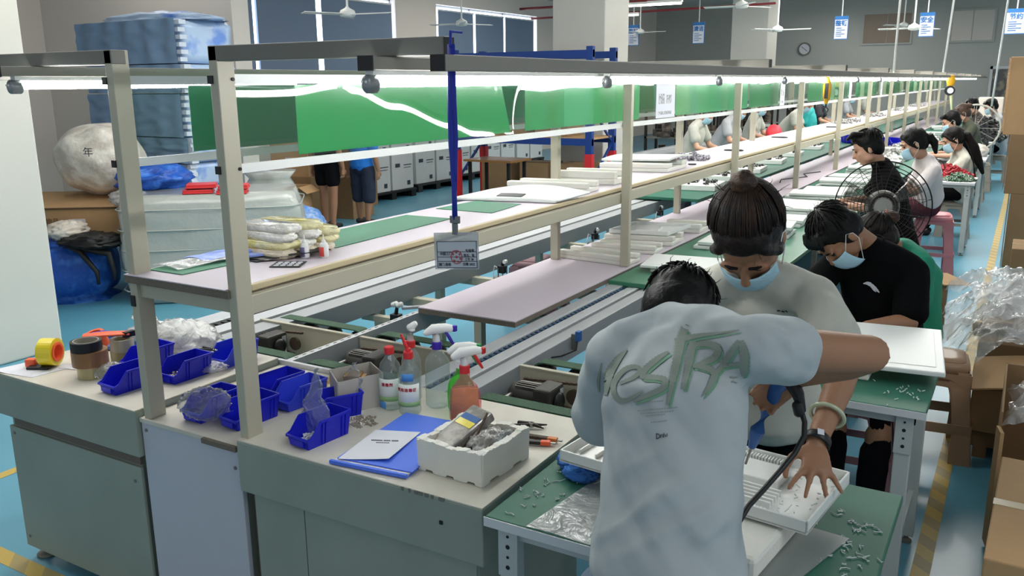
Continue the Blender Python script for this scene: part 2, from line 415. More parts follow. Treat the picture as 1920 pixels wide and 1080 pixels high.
struct(MB().box((-.195, .5, 0), (-.13, 27, .0015)), 'trim_5', M_hatch)
struct(MB().box((-4.06, 1.585, 0), (-1.0, 1.655, .0015)), 'trim_6', M_hatch)
struct(MB().box((-4.06, 1.655, 0), (-4.0, 26, .0015)), 'trim_7', M_hatch)
# far wall shutters, opening
for i, (a, b) in enumerate((((-4.7), -3.35), (-2.25, -1.15))):
    t = thing('wall_panel', ['brown two-leaf shutter panel high on the far wall', 'beige two-leaf shutter panel high on the far wall, right of the brown one'][i], 'panel', ((a+b)/2, 29.45, 2.9))
    mm = [M_brown, M_wallb][i]
    for k in (0, 1):
        x0 = a+(b-a)*k/2
        MB().box((x0+.01, 29.42, 2.9), (x0+(b-a)/2-.01, 29.48, 3.75)).build('leaf', mm, t, bev=.01)
    MB().box((a-.04, 29.44, 2.85), (b+.04, 29.499, 3.8)).build('frame', M_wall, t)
o = struct(MB().box((-1.05, 29.42, .9), (.9, 29.49, 2.1)), 'window_3', mat('dark_room_glass', '4a4c4c', .3, c2='8a8272', scale=6))
for n, a, b in (('window_frame', (-1.12, 29.38, 2.08), (1, 29.5, 2.16)), ('window_frame', (-1.12, 29.38, .84), (1, 29.5, .9)), ('window_frame', (-1.12, 29.38, .84), (-1.05, 29.5, 2.16))):
    q = MB().box(a, b).build(n, M_frame); q['kind'] = 'structure'
# clock
t = thing('wall_clock', 'round wall clock with a grey rim on the far wall', 'clock', (-6.43, 29.45, 2.62))
RY = Matrix.Rotation(PI/2, 3, 'X')
MB().lathe((-6.43, 29.47, 2.78), [(.17, 0), (.17, .03)], 28, RY).build('face', M_paper, t)
MB().ring((-6.43, 29.47, 2.78), .2, .165, .05, RY).build('rim', M_darksteel, t)
MB().bar((-6.43, 29.435, 2.78), (-6.53, 29.435, 2.86), .012, .004).build('hand', M_ink, t)
MB().bar((-6.43, 29.433, 2.78), (-6.34, 29.433, 2.71), .012, .004).build('hand', M_ink, t)
# pipes
for n, (p, q, r) in enumerate((((-11.5, 20.0, 3.63), (-4.9, 20.0, 3.68), .03), ((-11.5, 20.6, 3.43), (-5.2, 20.6, 3.5), .025), ((-5.2, 18.0, 3.62), (4, 18.0, 3.6), .025))):
    tag(MB().cyl(p, q, r).build('sprinkler_pipe', M_redpipe, smooth=True), ['thick red pipe under the ceiling, upper of the left pair', 'thin red pipe under the ceiling, lower of the left pair', 'red pipe running right from the far pillar'][n], 'pipe')
tag(MB().tube([(-9.0, 20.0, 3.63), (-9.0, 20.0, 4.3)], .02).build('pipe_hanger', M_redpipe), 'short red vertical pipe under the ceiling', 'pipe')
# hanging 5S signs
signs = [(-8.37, '\u6574\u7406', 'leftmost'), (-6.76, '\u6e05\u6d01', 'second from the left'), (-3.64, '\u6574\u987f', 'third, left of the brown shutter,'), (-1.99, '\u5b89\u5168', 'fourth, right of the brown shutter,'), (-.42, '\u8282\u7ea6', 'rightmost, at the corner of the picture,')]
for i, (x, s, w) in enumerate(signs):
    hw = .13 if i < 4 else .17
    t = thing('hanging_sign', 'white and blue hanging notice board, %s' % w.rstrip(','), 'sign', (x, 20, 2.64), 0, 'hanging notice boards')
    MB().box((x-hw, 19.99, 2.66), (x+hw, 20.01, 3.12)).build('board', M_paper, t)
    MB().box((x-hw, 19.983, 3.05), (x+hw, 19.989, 3.12)).build('blue_header', M_inkblue, t)
    mb = MB().box((x-hw, 19.984, 2.645), (x+hw, 20.012, 2.66)).box((x-hw-.008, 19.984, 2.645), (x-hw, 20.012, 3.12)).box((x+hw, 19.984, 2.645), (x+hw+.008, 20.012, 3.12))
    mb.build('blue_border', M_inkblue, t)
    text_obj('characters', s, .12, M_inkblue, frameM((x, 19.98, 2.97), (1, 0, 0), (0, 0, 1)), t, bold=.003)
    mb = MB()
    for k in range(5): mb.box((x-hw*.75, 19.982, 2.87-k*.04), (x+hw*(.6 if k % 2 else .1), 19.988, 2.882-k*.04))
    mb.build('small_print', M_inkblue, t)
    MB().cyl((x-.0, 20, 3.12), (x, 20, 4.3), .012, 8).build('hanging_rod', M_frame, t)
# ceiling fans
for i, (x, y, z, w) in enumerate(((-7.75, 9, 2.68, 'nearest, over the left windows'), (-8.64, 13, 2.8, 'over the farther left window'), (-8.2, 20, 2.95, 'beyond the second window'), (-4.2, 14.5, 2.98, 'beside the far pillar'), (-4.35, 17.5, 2.75, 'left of the clock'), (-2.0, 18, 2.72, 'over the brown shutter'), (-2.9, 24, 3.1, 'farthest, near the far wall'))):
    t = thing('ceiling_fan', 'white three-blade ceiling fan on a long rod, '+w, 'fan', (x, y, z), 0, 'ceiling fans')
    MB().lathe((x, y, z), [(.02, -.04), (.09, -.03), (.11, .0), (.09, .05), (.03, .08), (.015, .1)], 18).build('motor', M_wplastic, t, smooth=True)
    MB().cyl((x, y, z+.08), (x, y, 4.3), .015).build('rod', M_wplastic, t)
    for k in range(3):
        a = k*2*PI/3+.15+i
        MB().bar((x+.1*math.cos(a), y+.1*math.sin(a), z), (x+.62*math.cos(a), y+.62*math.sin(a), z-.0), .11, .008, (-math.sin(a), math.cos(a), .15)).build('blade', M_wplastic, t)
# ceiling tubes seen under the ceiling
for i, (x, y, z) in enumerate(((-6.9, 16.5, 3.25), (-2.2, 22.3, 3.6), (-5.4, 14.2, 3.05), (-8.3, 19.4, 3.3), (1.2, 21, 3.5))):
    t = thing('hall_tube_light', ['bright tube light hung left of the far pillar', 'tube light glowing over the beige shutter', 'tube light against the far pillar', 'tube light far left below the red pipes', 'tube light at the far right'][i], 'light', (x, y, z))
    MB().box((x-.3, y-.04, z+.02), (x+.3, y+.04, z+.06)).build('housing', M_wplastic, t)
    MB().cyl((x-.29, y, z), (x+.29, y, z), .016).build('tube', M_tubef, t, smooth=True)
    MB().cyl((x, y, z+.05), (x, y, 4.3), .008).build('cord', M_wire, t)

# ------------------------------------------------------------------ near cabinets
def screws(pts, parent, ny=True):
    for p in pts: MB().lathe(p, [(.006, 0), (.006, .003)], 10, RY).build('screw', M_darksteel, parent)
def cabinet(x0, x1, lab, y1=2.3):
    t = thing('line_end_cabinet', lab, 'cabinet', ((x0+x1)/2, 1.66, 0))
    MB().box((x0, 1.655, .60), (x1, y1, .762)).build('apron', M_cab, t, bev=.004)
    MB().box((x0+.001, 1.656, .762), (x1-.001, y1, .766)).build('top', M_desk, t)
    MB().box((x0+.04, 1.68, .10), (x1-.03, y1-.04, .60)).build('body', M_cab, t, bev=.004)
    return t
c1 = cabinet(-3.235, -2.415, 'grey steel cabinet at the left end of the line with tape rolls on top')
MB().box((-3.20, 1.668, .055), (-2.435, 1.682, .555)).build('front_panel', M_cab, c1, bev=.003)
MB().box((-3.17, 1.674, .562), (-2.44, 1.684, .595)).build('recess', mat('recess_brown', '6b6055', .7), c1)
screws([(-3.17, 1.668, .53), (-2.47, 1.668, .50), (-3.17, 1.668, .1), (-2.47, 1.668, .1)], c1)
for x, y in ((-3.16, 1.72), (-2.5, 1.72), (-3.16, 2.2), (-2.5, 2.2)):
    f = MB().lathe((x, y, 0), [(.038, 0), (.04, .006), (.03, .014), (.008, .02), (.008, .1)], 16).build('levelling_foot', M_darksteel, c1, smooth=True)
# middle infill between the two posts
t = thing('infill_cabinet', 'narrow white-fronted cabinet between the two steel posts', 'cabinet', (-2.17, 1.67, 0))
MB().box((-2.408, 1.672, .08), (-1.952, 1.69, .733)).build('white_panel', M_whitepanel, t, bev=.002)
MB().box((-2.40, 1.69, .08), (-1.96, 2.28, .722)).build('body', M_cab, t)
MB().box((-2.412, 1.668, .724), (-1.950, 2.3, .740)).build('top', M_desk, t, bev=.002)
MB().box((-2.10, 1.655, .722), (-1.95, 1.668, .738)).build('worn_edge', M_edge, t)
screws([(-2.385, 1.672, .70), (-1.975, 1.672, .66)], t)
c2 = cabinet(-1.942, -1.068, 'large grey steel cabinet with bottles and a white foam box on top')
MB().box((-1.90, 1.672, .10), (-1.70, 1.68, .59)).build('front_panel', M_cab, c2)
MB().box((-1.696, 1.672, .10), (-1.10, 1.68, .59)).build('front_panel', M_cab, c2)
MB().box((-1.925, 1.69, .10), (-1.90, 1.72, .6)).build('dark_side_gap', mat('rust_brown', '5a4c40', .8), c2)
MB().box((-1.20, 1.652, .69), (-1.19, 1.656, .70)).build('screw_hole', M_black, c2)
for k in range(7):
    x = -1.32+.02*k+random.uniform(-.006, .006)
    MB().box((x, 1.6535, .755), (x+random.uniform(.006, .02), 1.66, .7655)).build('paint_chip', M_darksteel, c2)
for x, y in ((-1.85, 1.74), (-1.14, 1.74), (-1.14, 2.22)):
    MB().lathe((x, y, 0), [(.038, 0), (.04, .006), (.03, .014), (.008, .02), (.008, .1)], 16).build('levelling_foot', M_darksteel, c2, smooth=True)

# ------------------------------------------------------------------ overhead steel frame of the line
YS = [1.68, 4.44, 6.52, 8.62, 10.64]+[10.64+2.07*k for k in range(1, 9)]
fr = thing('line_gantry', 'cream steel gantry of posts, shelf and light beams running the whole line', 'frame', (-2.15, 1.7, .74))
YE = 27.7
for i, y in enumerate(YS):
    w = .034 if i == 0 else .05
    d = .056 if i == 0 else .035
    for j, x in enumerate((-2.395, -1.945)):
        z0 = .74 if i == 0 else .782
        if i == 0: MB().box((x, y-.004, z0), (x+w, y+d, 1.905)).build('post', M_cream if False else M_cream, fr, bev=.003)
        else: MB().box((x+(.035 if j else .04), y, z0), (x+w+(.035 if j else .04), y+d, 1.86)).build('post', M_cream, fr, bev=.003)
    h0 = 1.863
    y0 = y-.004
    MB().box((-1.944 if i == 0 else -1.91, y0, h0), (-1.165 if i == 0 else -1.133, y0+(.044 if i == 0 else .05), 1.905)).build('light_beam', M_darksteel if i == 0 else M_greybeam, fr, bev=.003)
    MB().box((-3.3, y0, h0), (-2.36, y0+.05, 1.905)).build('light_beam', M_darksteel if i == 0 else M_greybeam, fr, bev=.003)
    xe = -1.165 if i == 0 else -1.133
    MB().box((xe-.0005, y0+.002, h0+.002), (xe+.0015, y0+(.042 if i == 0 else .048), 1.903)).build('beam_end_cap', M_black, fr)
    # shelf cross piece
    MB().box((-2.385, y+.01, 1.15), (-1.92, y+.03, 1.196)).build('shelf_cross_bar', M_cream, fr)
MB().box((-1.146, 1.60, 1.826), (-1.108, YE, 1.862)).build('long_rail', M_greybeam, fr, bev=.003)
MB().box((-1.146, 1.596, 1.826), (-1.108, 1.6, 1.862)).build('rail_end_cap', M_black, fr)
MB().box((-3.0, 1.60, 1.822), (-2.94, YE, 1.863)).build('long_rail', M_greybeam, fr, bev=.003)
MB().box((-1.35, 1.60, 1.832), (-1.31, YE, 1.862)).build('lamp_duct', M_greybeam, fr, bev=.002)
MB().box((-1.352, 1.596, 1.830), (-1.308, 1.6, 1.864)).build('duct_end_cap', M_black, fr)
MB().box((-2.76, 1.55, 1.832), (-2.72, YE, 1.862)).build('lamp_duct', M_greybeam, fr, bev=.002)
MB().box((-2.762, 1.546, 1.830), (-2.718, 1.55, 1.864)).build('duct_end_cap', M_black, fr)
# shelf
MB().box((-2.40, 1.665, 1.198), (-1.935, YE, 1.222)).build('shelf_board', M_edge, fr)
MB().box((-2.40, 1.664, 1.222), (-1.945, YE, 1.225)).build('shelf_laminate', M_lam, fr)
MB().box((-1.945, 1.75, 1.205), (-1.928, YE, 1.2255)).build('edge_band', M_edgeband, fr, bev=.004)
MB().box((-1.945, 1.73, 1.140), (-1.912, YE, 1.198)).build('shelf_side_beam', M_cream, fr, bev=.003)
MB().box((-2.40, 1.73, 1.140), (-2.367, YE, 1.198)).build('shelf_side_beam', M_cream, fr, bev=.003)
MB().box((-2.392, 1.672, 1.12), (-2.372, 1.678, 1.155)).build('bracket', M_black, fr)
MB().box((-1.96, 1.69, 1.09), (-1.944, 1.72, 1.15)).build('bracket', M_black, fr)
# film bars on both sides
for x, yb in ((-1.93, 1.70), (-2.39, 1.70)):
    m_ = M_wplastic if x > -2 else M_frame
    o = -.004 if x > -2 else 0
    MB().box((x-.004+.012, yb, 1.803), (x+.006+.012, YE, 1.830)).build('upper_film_bar', m_, fr)
    MB().box((x-.004+.012, yb, 1.556), (x+.006+.012, YE, 1.582)).build('lower_film_bar', m_, fr)
    for z in (1.816, 1.569):
        MB().lathe((x+.018, yb+.025, z), [(.005, 0), (.005, .006)], 10, Matrix.Rotation(PI/2, 3, 'Y')).build('bolt', M_black, fr)
        MB().box((x-.02, yb-.028, z-.012), (x+.0, yb-.02, z+.01)).build('black_clip', M_black, fr)
# clear film with wavy surface
CK = [(1.7, .03), (1.98, .028), (2.2, .012), (2.26, .03), (2.5, .085), (2.85, .18), (3.0, .222), (3.2, .24), (3.31, .245), (3.345, .03), (4.0, .018), (4.7, .008), (5.4, .012), (6, .016), (7, .01), (8, .018), (10, .012), (30, .014)]
def lean(y):
    for (a, p), (b, q) in zip(CK, CK[1:]):
        if y <= b:
            u = (y-a)/(b-a); u = u*u*(3-2*u); return p+(q-p)*u
    return .014
for x, wav in ((-1.932, True), (-2.385, False)):
    def ff(u, v, x=x, wav=wav):
        y = 1.74+(YE-1.74)*(u**2.4); zz = v*.216
        c_ = lean(y) if wav else .01
        return V((x-c_*zz+.0015*math.sin(PI*v)*noise.noise(V((y*2.5, v, x))), y, 1.584+zz))
    t = MB().grid(ff, 620, 10).build('clear_film_screen', M_film, smooth=True)
    tag(t, 'clear glossy plastic film hung between the bars of the '+('right' if x > -2 else 'left')+' post row', 'film')
# green sheets behind the film
def sheet(x, y0, y1, z0, z1, m_, lab, slant=0):
    o = MB().grid(lambda u, v: V((x+.004*math.sin(u*9+y0), y0+(y1-y0+slant*(1-v))*u, z0+(z1-z0)*v)), 14, 4).build('green_sheet', m_, solid=.0015)
    tag(o, lab, 'green sheet', 'green sheets along the light row')
xr = -1.995
for k, (a, b, m_, w, sl) in enumerate(((1.98, 3.2, M_greensheet, 'widest vivid green sheet behind the film, just right of the big post', .08), (3.40, 3.78, M_greensheet, 'vivid green sheet directly right of the lanyard gap', 0), (3.78, 4.72, M_greenpale, 'pale green sheet over the first inner post', 0), (5.33, 6.0, M_greenpale, 'pale green sheet right of the clear paper notice', 0), (6.0, 6.95, M_greenpale, 'pale green sheet above the leaning white panels', 0), (7.0, 7.95, M_greensheet, 'darker green sheet left of the second notice', 0), (9.14, 11.35, M_greensheet, 'green sheet behind the yellow hoist hook', 0), (11.9, 13.6, M_greenpale, 'green sheet past the third notice', 0), (14.2, 16.5, M_greensheet, 'green sheet farther down the row', 0), (17, 20, M_greenpale, 'green sheet near the far end of the row', 0), (20.5, 26, M_greensheet, 'last green sheet of the row', 0))):
    sheet(xr, a*1.033, b*1.033, 1.584, 1.80, m_, w, sl)
sheet(-2.42, 1.99, 3.62, 1.584, 1.80, M_greendull, 'dull green board on the left post row behind the front post')
sheet(-2.42, 3.85, 8.1, 1.584, 1.80, M_greendull, 'long dull green board on the left post row')
# paper notices in the film
for i, (a, b) in enumerate(((4.97, 5.29), (7.98, 8.14), (11.4, 11.56), (14, 14.15))):
    t = thing('paper_notice', ['white paper notice with grey pictures, nearest of the row', 'narrow white notice right of the darker green sheet', 'small white notice past the yellow hoist', 'farthest small white notice of the row'][i], 'notice', (-1.92, a, 1.585), 0, 'paper notices in the film')
    MB().box((-1.926, a, 1.585), (-1.924, b, 1.86 if i else 1.80)).build('sheet', M_paper, t)
    mb = MB()
    for (u0, v0, u1, v1) in ((.12, .42, .42, .72), (.52, .42, .8, .68), (.1, .1, .8, .2)): mb.box((-1.9235, a+(b-a)*u0, 1.585+.2*v0), (-1.923, a+(b-a)*u1, 1.585+.2*v1))
    mb.build('grey_picture', mat('print_grey', '9a9da0', .8, scale=60, c2='d5d6d8'), t)
# ------------------------------------------------------------------ tube lights
def tube_light(x, y, z, L=1.25):
    t = thing('tube_light', 'slim white LED tube light', 'light', (x, y, z))
    MB().box((x-.012, y+.01, z+.014), (x+.012, y+L-.01, z+.026)).build('housing', M_wplastic, t)
    MB().cyl((x, y+.03, z), (x, y+L-.02, z), .0135, 14).build('tube', M_tube, t, smooth=True)
    e = MB().loft([(x, y, z-.006), (x, y+.03, z-.006)], [(.014, .022)]*2, (1, 0, 0), 14).build('end_cap', M_endcap, t, smooth=True)
    MB().box((x-.007, y-.011, z-.004), (x-.003, y-.004, z+.002)).box((x+.003, y-.011, z-.004), (x+.007, y-.004, z+.002)).build('pins', M_wplastic, e)
    MB().box((x-.01, y+.02, z+.02), (x+.01, y+.05, z+.034)).build('mount', M_wplastic, t)
    return t
tl = tube_light(0, 0, 0)
n = 0
for x, y0, side in ((-1.33, 1.60, 'right'), (-2.74, 1.585, 'left')):
    for k in range(20):
        y = y0+1.33*k
        if y+1.3 > YE: break
        lab = '%s tube light of the %s light row, counted from the near end' % (['nearest', 'second', 'third', 'fourth', 'fifth', 'sixth', 'seventh', 'eighth', 'ninth', 'tenth', 'eleventh', 'twelfth', 'thirteenth', 'fourteenth', 'fifteenth', 'sixteenth', 'seventeenth', 'eighteenth', 'nineteenth', 'twentieth'][k], side)
        if n == 0:
            tl.location = (x, y, 1.806); tl['label'] = lab; tl['group'] = 'tube lights of the line'; LM[tl.name] = Matrix.Translation((x, y, 1.806))
        else: dup(tl, (x, y, 1.806), 0, lab, 'tube lights of the line')
        n += 1

# ------------------------------------------------------------------ conveyors
def profile_rail(x0, x1, z, y0, y1, lab, blue=False):
    t = thing('conveyor_rail', lab, 'conveyor', ((x0+x1)/2, y0, z-.12))
    w = x1-x0
    MB().box((x0, y0, z-.11), (x0+w*.30, y1, z)).build('extrusion', M_alu, t, bev=.003)
    MB().box((x0+w*.42, y0, z-.05), (x0+w*.66, y1, z-.004)).build('extrusion', M_alu, t, bev=.003)
    MB().box((x0+w*.72, y0, z-.11), (x1, y1, z-.008)).build('extrusion', M_alud, t, bev=.003)
    MB().box((x0+w*.02, y0, z-.10), (x1-w*.02, y1, z-.052)).build('channel_body', M_alud, t)
    # roller chain in the slot
    mb = MB(); p = .038; y = y0+.02
    while y < y1-.05:
        mb.box((x0+w*.32, y, z-.02), (x0+w*.40, y+p*.62, z-.004)); y += p
    o = mb.build('conveyor_chain', mat('blue_chain', '2b4c66', .5) if blue else M_wire, t)
    return t
profile_rail(-3.22, -2.82, .75, 2.32, YE, 'wide aluminium conveyor rail on the left of the line')
profile_rail(-1.83, -1.585, .75, 2.34, 4.2, 'aluminium conveyor rail with a blue chain right of the pink-white board', True)
t = thing('conveyor_rail', 'narrow aluminium divider rail under the left posts', 'conveyor', (-2.395, 2.32, .65))
MB().box((-2.405, 2.32, .66), (-2.375, YE, .752)).build('extrusion', M_alu, t, bev=.002)
mb = MB()
for k in range(40): mb.box((-2.392, 2.36+k*.045, .7525), (-2.388, 2.378+k*.045, .7535))
mb.build('slots', M_darksteel, t)
t = thing('end_rail', 'white aluminium rail across the ends of the conveyors behind the cabinets', 'rail', (-2.2, 2.31, .66))
MB().box((-3.2, 2.302, .66), (-1.07, 2.318, .758)).build('extrusion', M_alu, t, bev=.002)
MB().box((-3.2, 2.325, .66), (-1.07, 2.337, .748)).build('extrusion', M_alu, t, bev=.002)
MB().lathe((-1.13, 2.31, .758), [(.010, 0), (.010, .012), (.005, .02)], 10).build('bolt', M_steel, t)
# pink-white board along the middle of the line
t = thing('middle_board', 'long pink-white laminated board between the posts at table height', 'board', (-2.1, 3.15, .75))
MB().box((-2.37, 3.15, .752), (-1.845, YE, .776)).build('core', M_edge, t)
MB().box((-2.371, 3.149, .776), (-1.844, YE, .781)).build('laminate', M_lam, t)
# under-frame: cream cross beams with legs
for i, y in enumerate((3.70, 4.30, 5.60, 6.9, 8.6, 10.3)):
    t = thing('cream_cross_frame', 'cream steel cross frame under the line, %s from the near end' % ['first', 'second', 'third', 'fourth', 'fifth', 'sixth'][i], 'frame', (-2.6, y, 0), 0, 'cross frames under the line')
    MB().box((-3.15, y, .60), (-1.60, y+.05, .65)).build('beam', M_cream, t, bev=.003)
    for x in (-3.1, -2.42, -1.68): MB().box((x, y, 0), (x+.045, y+.045, .60)).build('leg', M_cream, t)
for i, (x, y) in enumerate(((-1.66, 2.95), (-1.66, 3.95))):
    tag(MB().box((x, y, 0), (x+.05, y+.05, .63)).build('rail_leg', M_legw, bev=.003), ['grey leg holding the blue-chain rail, nearer the cabinet', 'grey leg holding the blue-chain rail, nearer the green tabletop'][i], 'leg')
# pneumatic stoppers on the beams
def stopper(x, y, z):
    t = thing('pneumatic_stopper', 'black and steel pneumatic stopper', 'stopper', (x, y, z))
    MB().lathe((x, y, z), [(.055, 0), (.058, .004), (.058, .014), (.05, .018)], 22).build('base_plate', M_steel, t)
    for a in (0, 2.1, 4.2): MB().cyl((x+.03*math.cos(a), y+.03*math.sin(a), z+.015), (x+.03*math.cos(a), y+.03*math.sin(a), z+.07), .004).build('rod', M_steel, t)
    MB().box((x-.025, y-.022, z+.04), (x+.022, y+.022, z+.085)).build('cylinder_block', M_black, t, bev=.003)
    MB().loft([(x, y, z+.09), (x+.008, y, z+.115)], [.011, .009]).build('roller_arm', M_black, t, smooth=True)
    MB().cyl((x+.018, y-.012, z+.11), (x+.018, y+.012, z+.11), .012).build('roller', M_wplastic, t)
    MB().tube([(x-.02, y, z+.06), (x-.05, y-.01, z+.08), (x-.06, y-.01, z+.03), (x-.05, y, z-.05)], .003).build('air_hose', M_wplastic, t)
    return t
st = stopper(0, 0, 0)
for i, (x, y, z, w) in enumerate(((-2.62, 4.33, .651, 'behind the hanging badge'), (-2.62, 5.63, .651, 'left of the first inner post'), (-2.62, 6.93, .651, 'beyond the second inner post'))):
    lb = 'black pneumatic stopper on a round steel base, '+w
    if i == 0: st.location = (x, y, z); st['label'] = lb; st['group'] = 'pneumatic stoppers'; LM[st.name] = Matrix.Translation((x, y, z))
    else: dup(st, (x, y, z), .6*i, lb, 'pneumatic stoppers')
t = thing('sensor_stopper', 'small black stopper with white rollers between the rails', 'stopper', (-2.55, 3.25, .64))
MB().box((-2.60, 3.22, .66), (-2.55, 3.26, .70)).build('block', M_black, t, bev=.003)
MB().box((-2.58, 3.21, .63), (-2.56, 3.27, .66)).build('mount', M_steel, t)
MB().loft([(-2.575, 3.24, .70), (-2.565, 3.24, .745)], [.01, .008]).build('arm', M_black, t, smooth=True)
for dx in (-.016, .014): MB().cyl((-2.565+dx, 3.225, .748), (-2.565+dx, 3.255, .748), .013).build('roller', M_wplastic, t, smooth=True)
MB().bar((-2.545, 3.25, .73), (-2.42, 3.38, .73), .012, .026).build('bracket', M_alud, t)
tag(MB().box((-2.9, 3.36, .60), (-2.41, 3.4, .63)).build('stopper_crossbar', M_cream), 'thin cream bar under the small white-roller stopper', 'bar')
t = thing('photo_sensor', 'blue photoelectric sensor clamped beside the blue-chain rail', 'sensor', (-1.56, 3.17, .68))
MB().box((-1.575, 3.16, .69), (-1.555, 3.18, .76)).build('bracket', M_steel, t)
MB().box((-1.555, 3.155, .73), (-1.535, 3.185, .775)).build('sensor_head', M_grip, t, bev=.003)
MB().tube([(-1.545, 3.16, .73), (-1.54, 3.14, .70), (-1.57, 3.06, .69), (-1.59, 2.99, .70)], .0035).build('cable', M_wire, t)

# transfer modules
def transfer(x0, x1, name_lab, motor=True, far=True):
    t = thing('transfer_conveyor', name_lab, 'conveyor', ((x0+x1)/2, 2.4, .5))
    w = x1-x0; n = 0
    for (ya, yb, m_) in ((2.36, 2.42, 0), (2.80, 2.86, 1)):
        yc = (ya+yb)/2
        pts = []
        for k in range(9): a = PI/2+PI*k/8; pts.append((x0+.05+.045*math.cos(a), .71+.045*math.sin(a)-.01))
        for k in range(9): a = -PI/2+PI*k/8; pts.append((x1-.05+.045*math.cos(a), .71+.045*math.sin(a)-.01))
        outer = [(p[0], p[1]) for p in pts]
        cx = (x0+x1)/2
        inner = [(p[0]+(.006 if p[0] < cx else -.006), p[1]+(.005 if p[1] < .70 else -.005)) for p in pts]
        def ringpts(y, L_): return [V((a, y, b)) for a, b in L_]
        mb = MB(); mb.rings([ringpts(ya, outer), ringpts(yb, outer), ringpts(yb, inner), ringpts(ya, inner)], False, True)
        b = mb.build('belt', M_belt, t)
        for k in range(4):
            px = x0+.055+(w-.11)*k/3
            q = MB().lathe((px, ya+.008, .70), [(.012, 0), (.034, .002), (.036, .02), (.034, .042), (.012, .044)], 18, Matrix.Rotation(-PI/2, 3, 'X')).build('pulley', M_rubber, t, smooth=True)
            MB().lathe((px, ya+.004, .70), [(.011, 0), (.011, .005)], 12, Matrix.Rotation(-PI/2, 3, 'X')).build('bearing', M_steel, q)
    # side plates
    MB().box((x0-.0, 2.715, .58), (x1, 2.725, .748)).build('side_plate', M_cream, t)
    MB().box((x0-.0, 2.712, .746), (x1, 2.732, .752)).build('plate_flange', M_cream, t)
    MB().box((x0+.0, 2.44, .54), (x1, 2.448, .62)).build('side_plate', M_cream, t)
    MB().box((x0+w*.45, 2.45, .565), (x1, 2.715, .573)).build('floor_plate', M_cream, t)
    # shaft, sprockets, chain, motor
    MB().cyl((x0+.05, 2.37, .69), (x0+.05, 2.715, .69), .011).build('drive_shaft', M_steel, t, smooth=True)
    for zz, xx, r in ((.69, x0+.05, .026), (.68, x0+.25, .03)):
        MB().lathe((xx, 2.67, zz), [(r, 0), (r, .01)], 18, Matrix.Rotation(-PI/2, 3, 'X')).build('sprocket', M_rust, t)
    for (a, b) in (((x0+.04, .716), (x0+.30, .735)), ((x0+.04, .664), (x0+.24, .63))):
        rows = []
        for k in range(43):
            u = k/42; w_ = .007 if k % 3 else .004; x_, z_ = a[0]+(b[0]-a[0])*u, a[1]+(b[1]-a[1])*u
            rows.append([V((x_, 2.675-w_, z_-.004)), V((x_, 2.675+w_, z_-.004)), V((x_, 2.675+w_, z_+.005)), V((x_, 2.675-w_, z_+.005))])
        MB().rings(rows).build('drive_chain', M_rust, t)
    mx = x0+.05
    mt = MB().loft([(mx, 2.605, .683), (mx+.10, 2.605, .683)], [.045, .045], (0, 0, 1), 22).build('motor', M_motor, t, smooth=True)
    MB().box((mx+.095, 2.55, .62), (mx+.165, 2.665, .735)).build('gearbox', M_motor, t, bev=.008)
    MB().lathe((mx+.165, 2.61, .68), [(.035, 0), (.035, .012), (.02, .022)], 18, Matrix.Rotation(PI/2, 3, 'Y')).build('side_cap', M_black, t, smooth=True)
    for k in range(6): MB().box((mx+.01, 2.572+.012*k, .722-abs(k-2.5)*.003), (mx+.095, 2.577+.012*k, .734-abs(k-2.5)*.003)).build('fin', M_steel, mt)
    MB().box((mx+.1655, 2.632, .63), (mx+.1665, 2.655, .72)).build('name_plate', M_paper, mt)
    MB().box((mx+.105, 2.549, .635), (mx+.15, 2.5505, .672)).build('name_plate', M_paper, mt)
    for k in range(4):
        MB().tube([(mx+.0+.012*k, 2.58, .64), (mx-.02+.01*k, 2.54, .60+.01*k), (mx-.03, 2.50+.01*k, .57), (mx-.02, 2.46, .52)], .003, 6).build('cable', M_black, t)
transfer(-2.95, -2.41, 'left transfer conveyor with green belts and a motor behind the big post')
transfer(-2.36, -1.85, 'middle transfer conveyor with green belts behind the bottles')
transfer(-1.57, -1.07, 'right transfer conveyor with green belts, chain and motor beside the man in white')
# ------------------------------------------------------------------ stacking bins on the cabinets
def rbox(c, sx, sy, z0, z1, a, seed=0, amp=.0, n=10, power=6, taper=0):
    """box with rounded, slightly lumpy sides"""
    mb = MB(); rows = []; nz_ = n
    for i in range(nz_+1):
        v = i/nz_; z = z0+(z1-z0)*v
        e = (1-abs(2*v-1)**power)**(1/power) if 0 < v < 1 else .93
        row = []
        for k in range(40):
            th = 2*PI*k/40; cx, cy = math.cos(th), math.sin(th)
            q = 1/((abs(cx)**power+abs(cy)**power)**(1/power))
            f = (1+amp*noise.noise(V((cx*2+seed, cy*2, z*3))))*e*(1-taper*v)
            x, y = cx*q*sx/2*f, cy*q*sy/2*f
            row.append(V((c[0]+x*math.cos(a)-y*math.sin(a), c[1]+x*math.sin(a)+y*math.cos(a), z)))
        rows.append(row)
    return mb.rings(rows)
def fz(p, f, seed=0): return noise.noise(V(p)*f+V((seed, seed*1.7, seed*.3)))
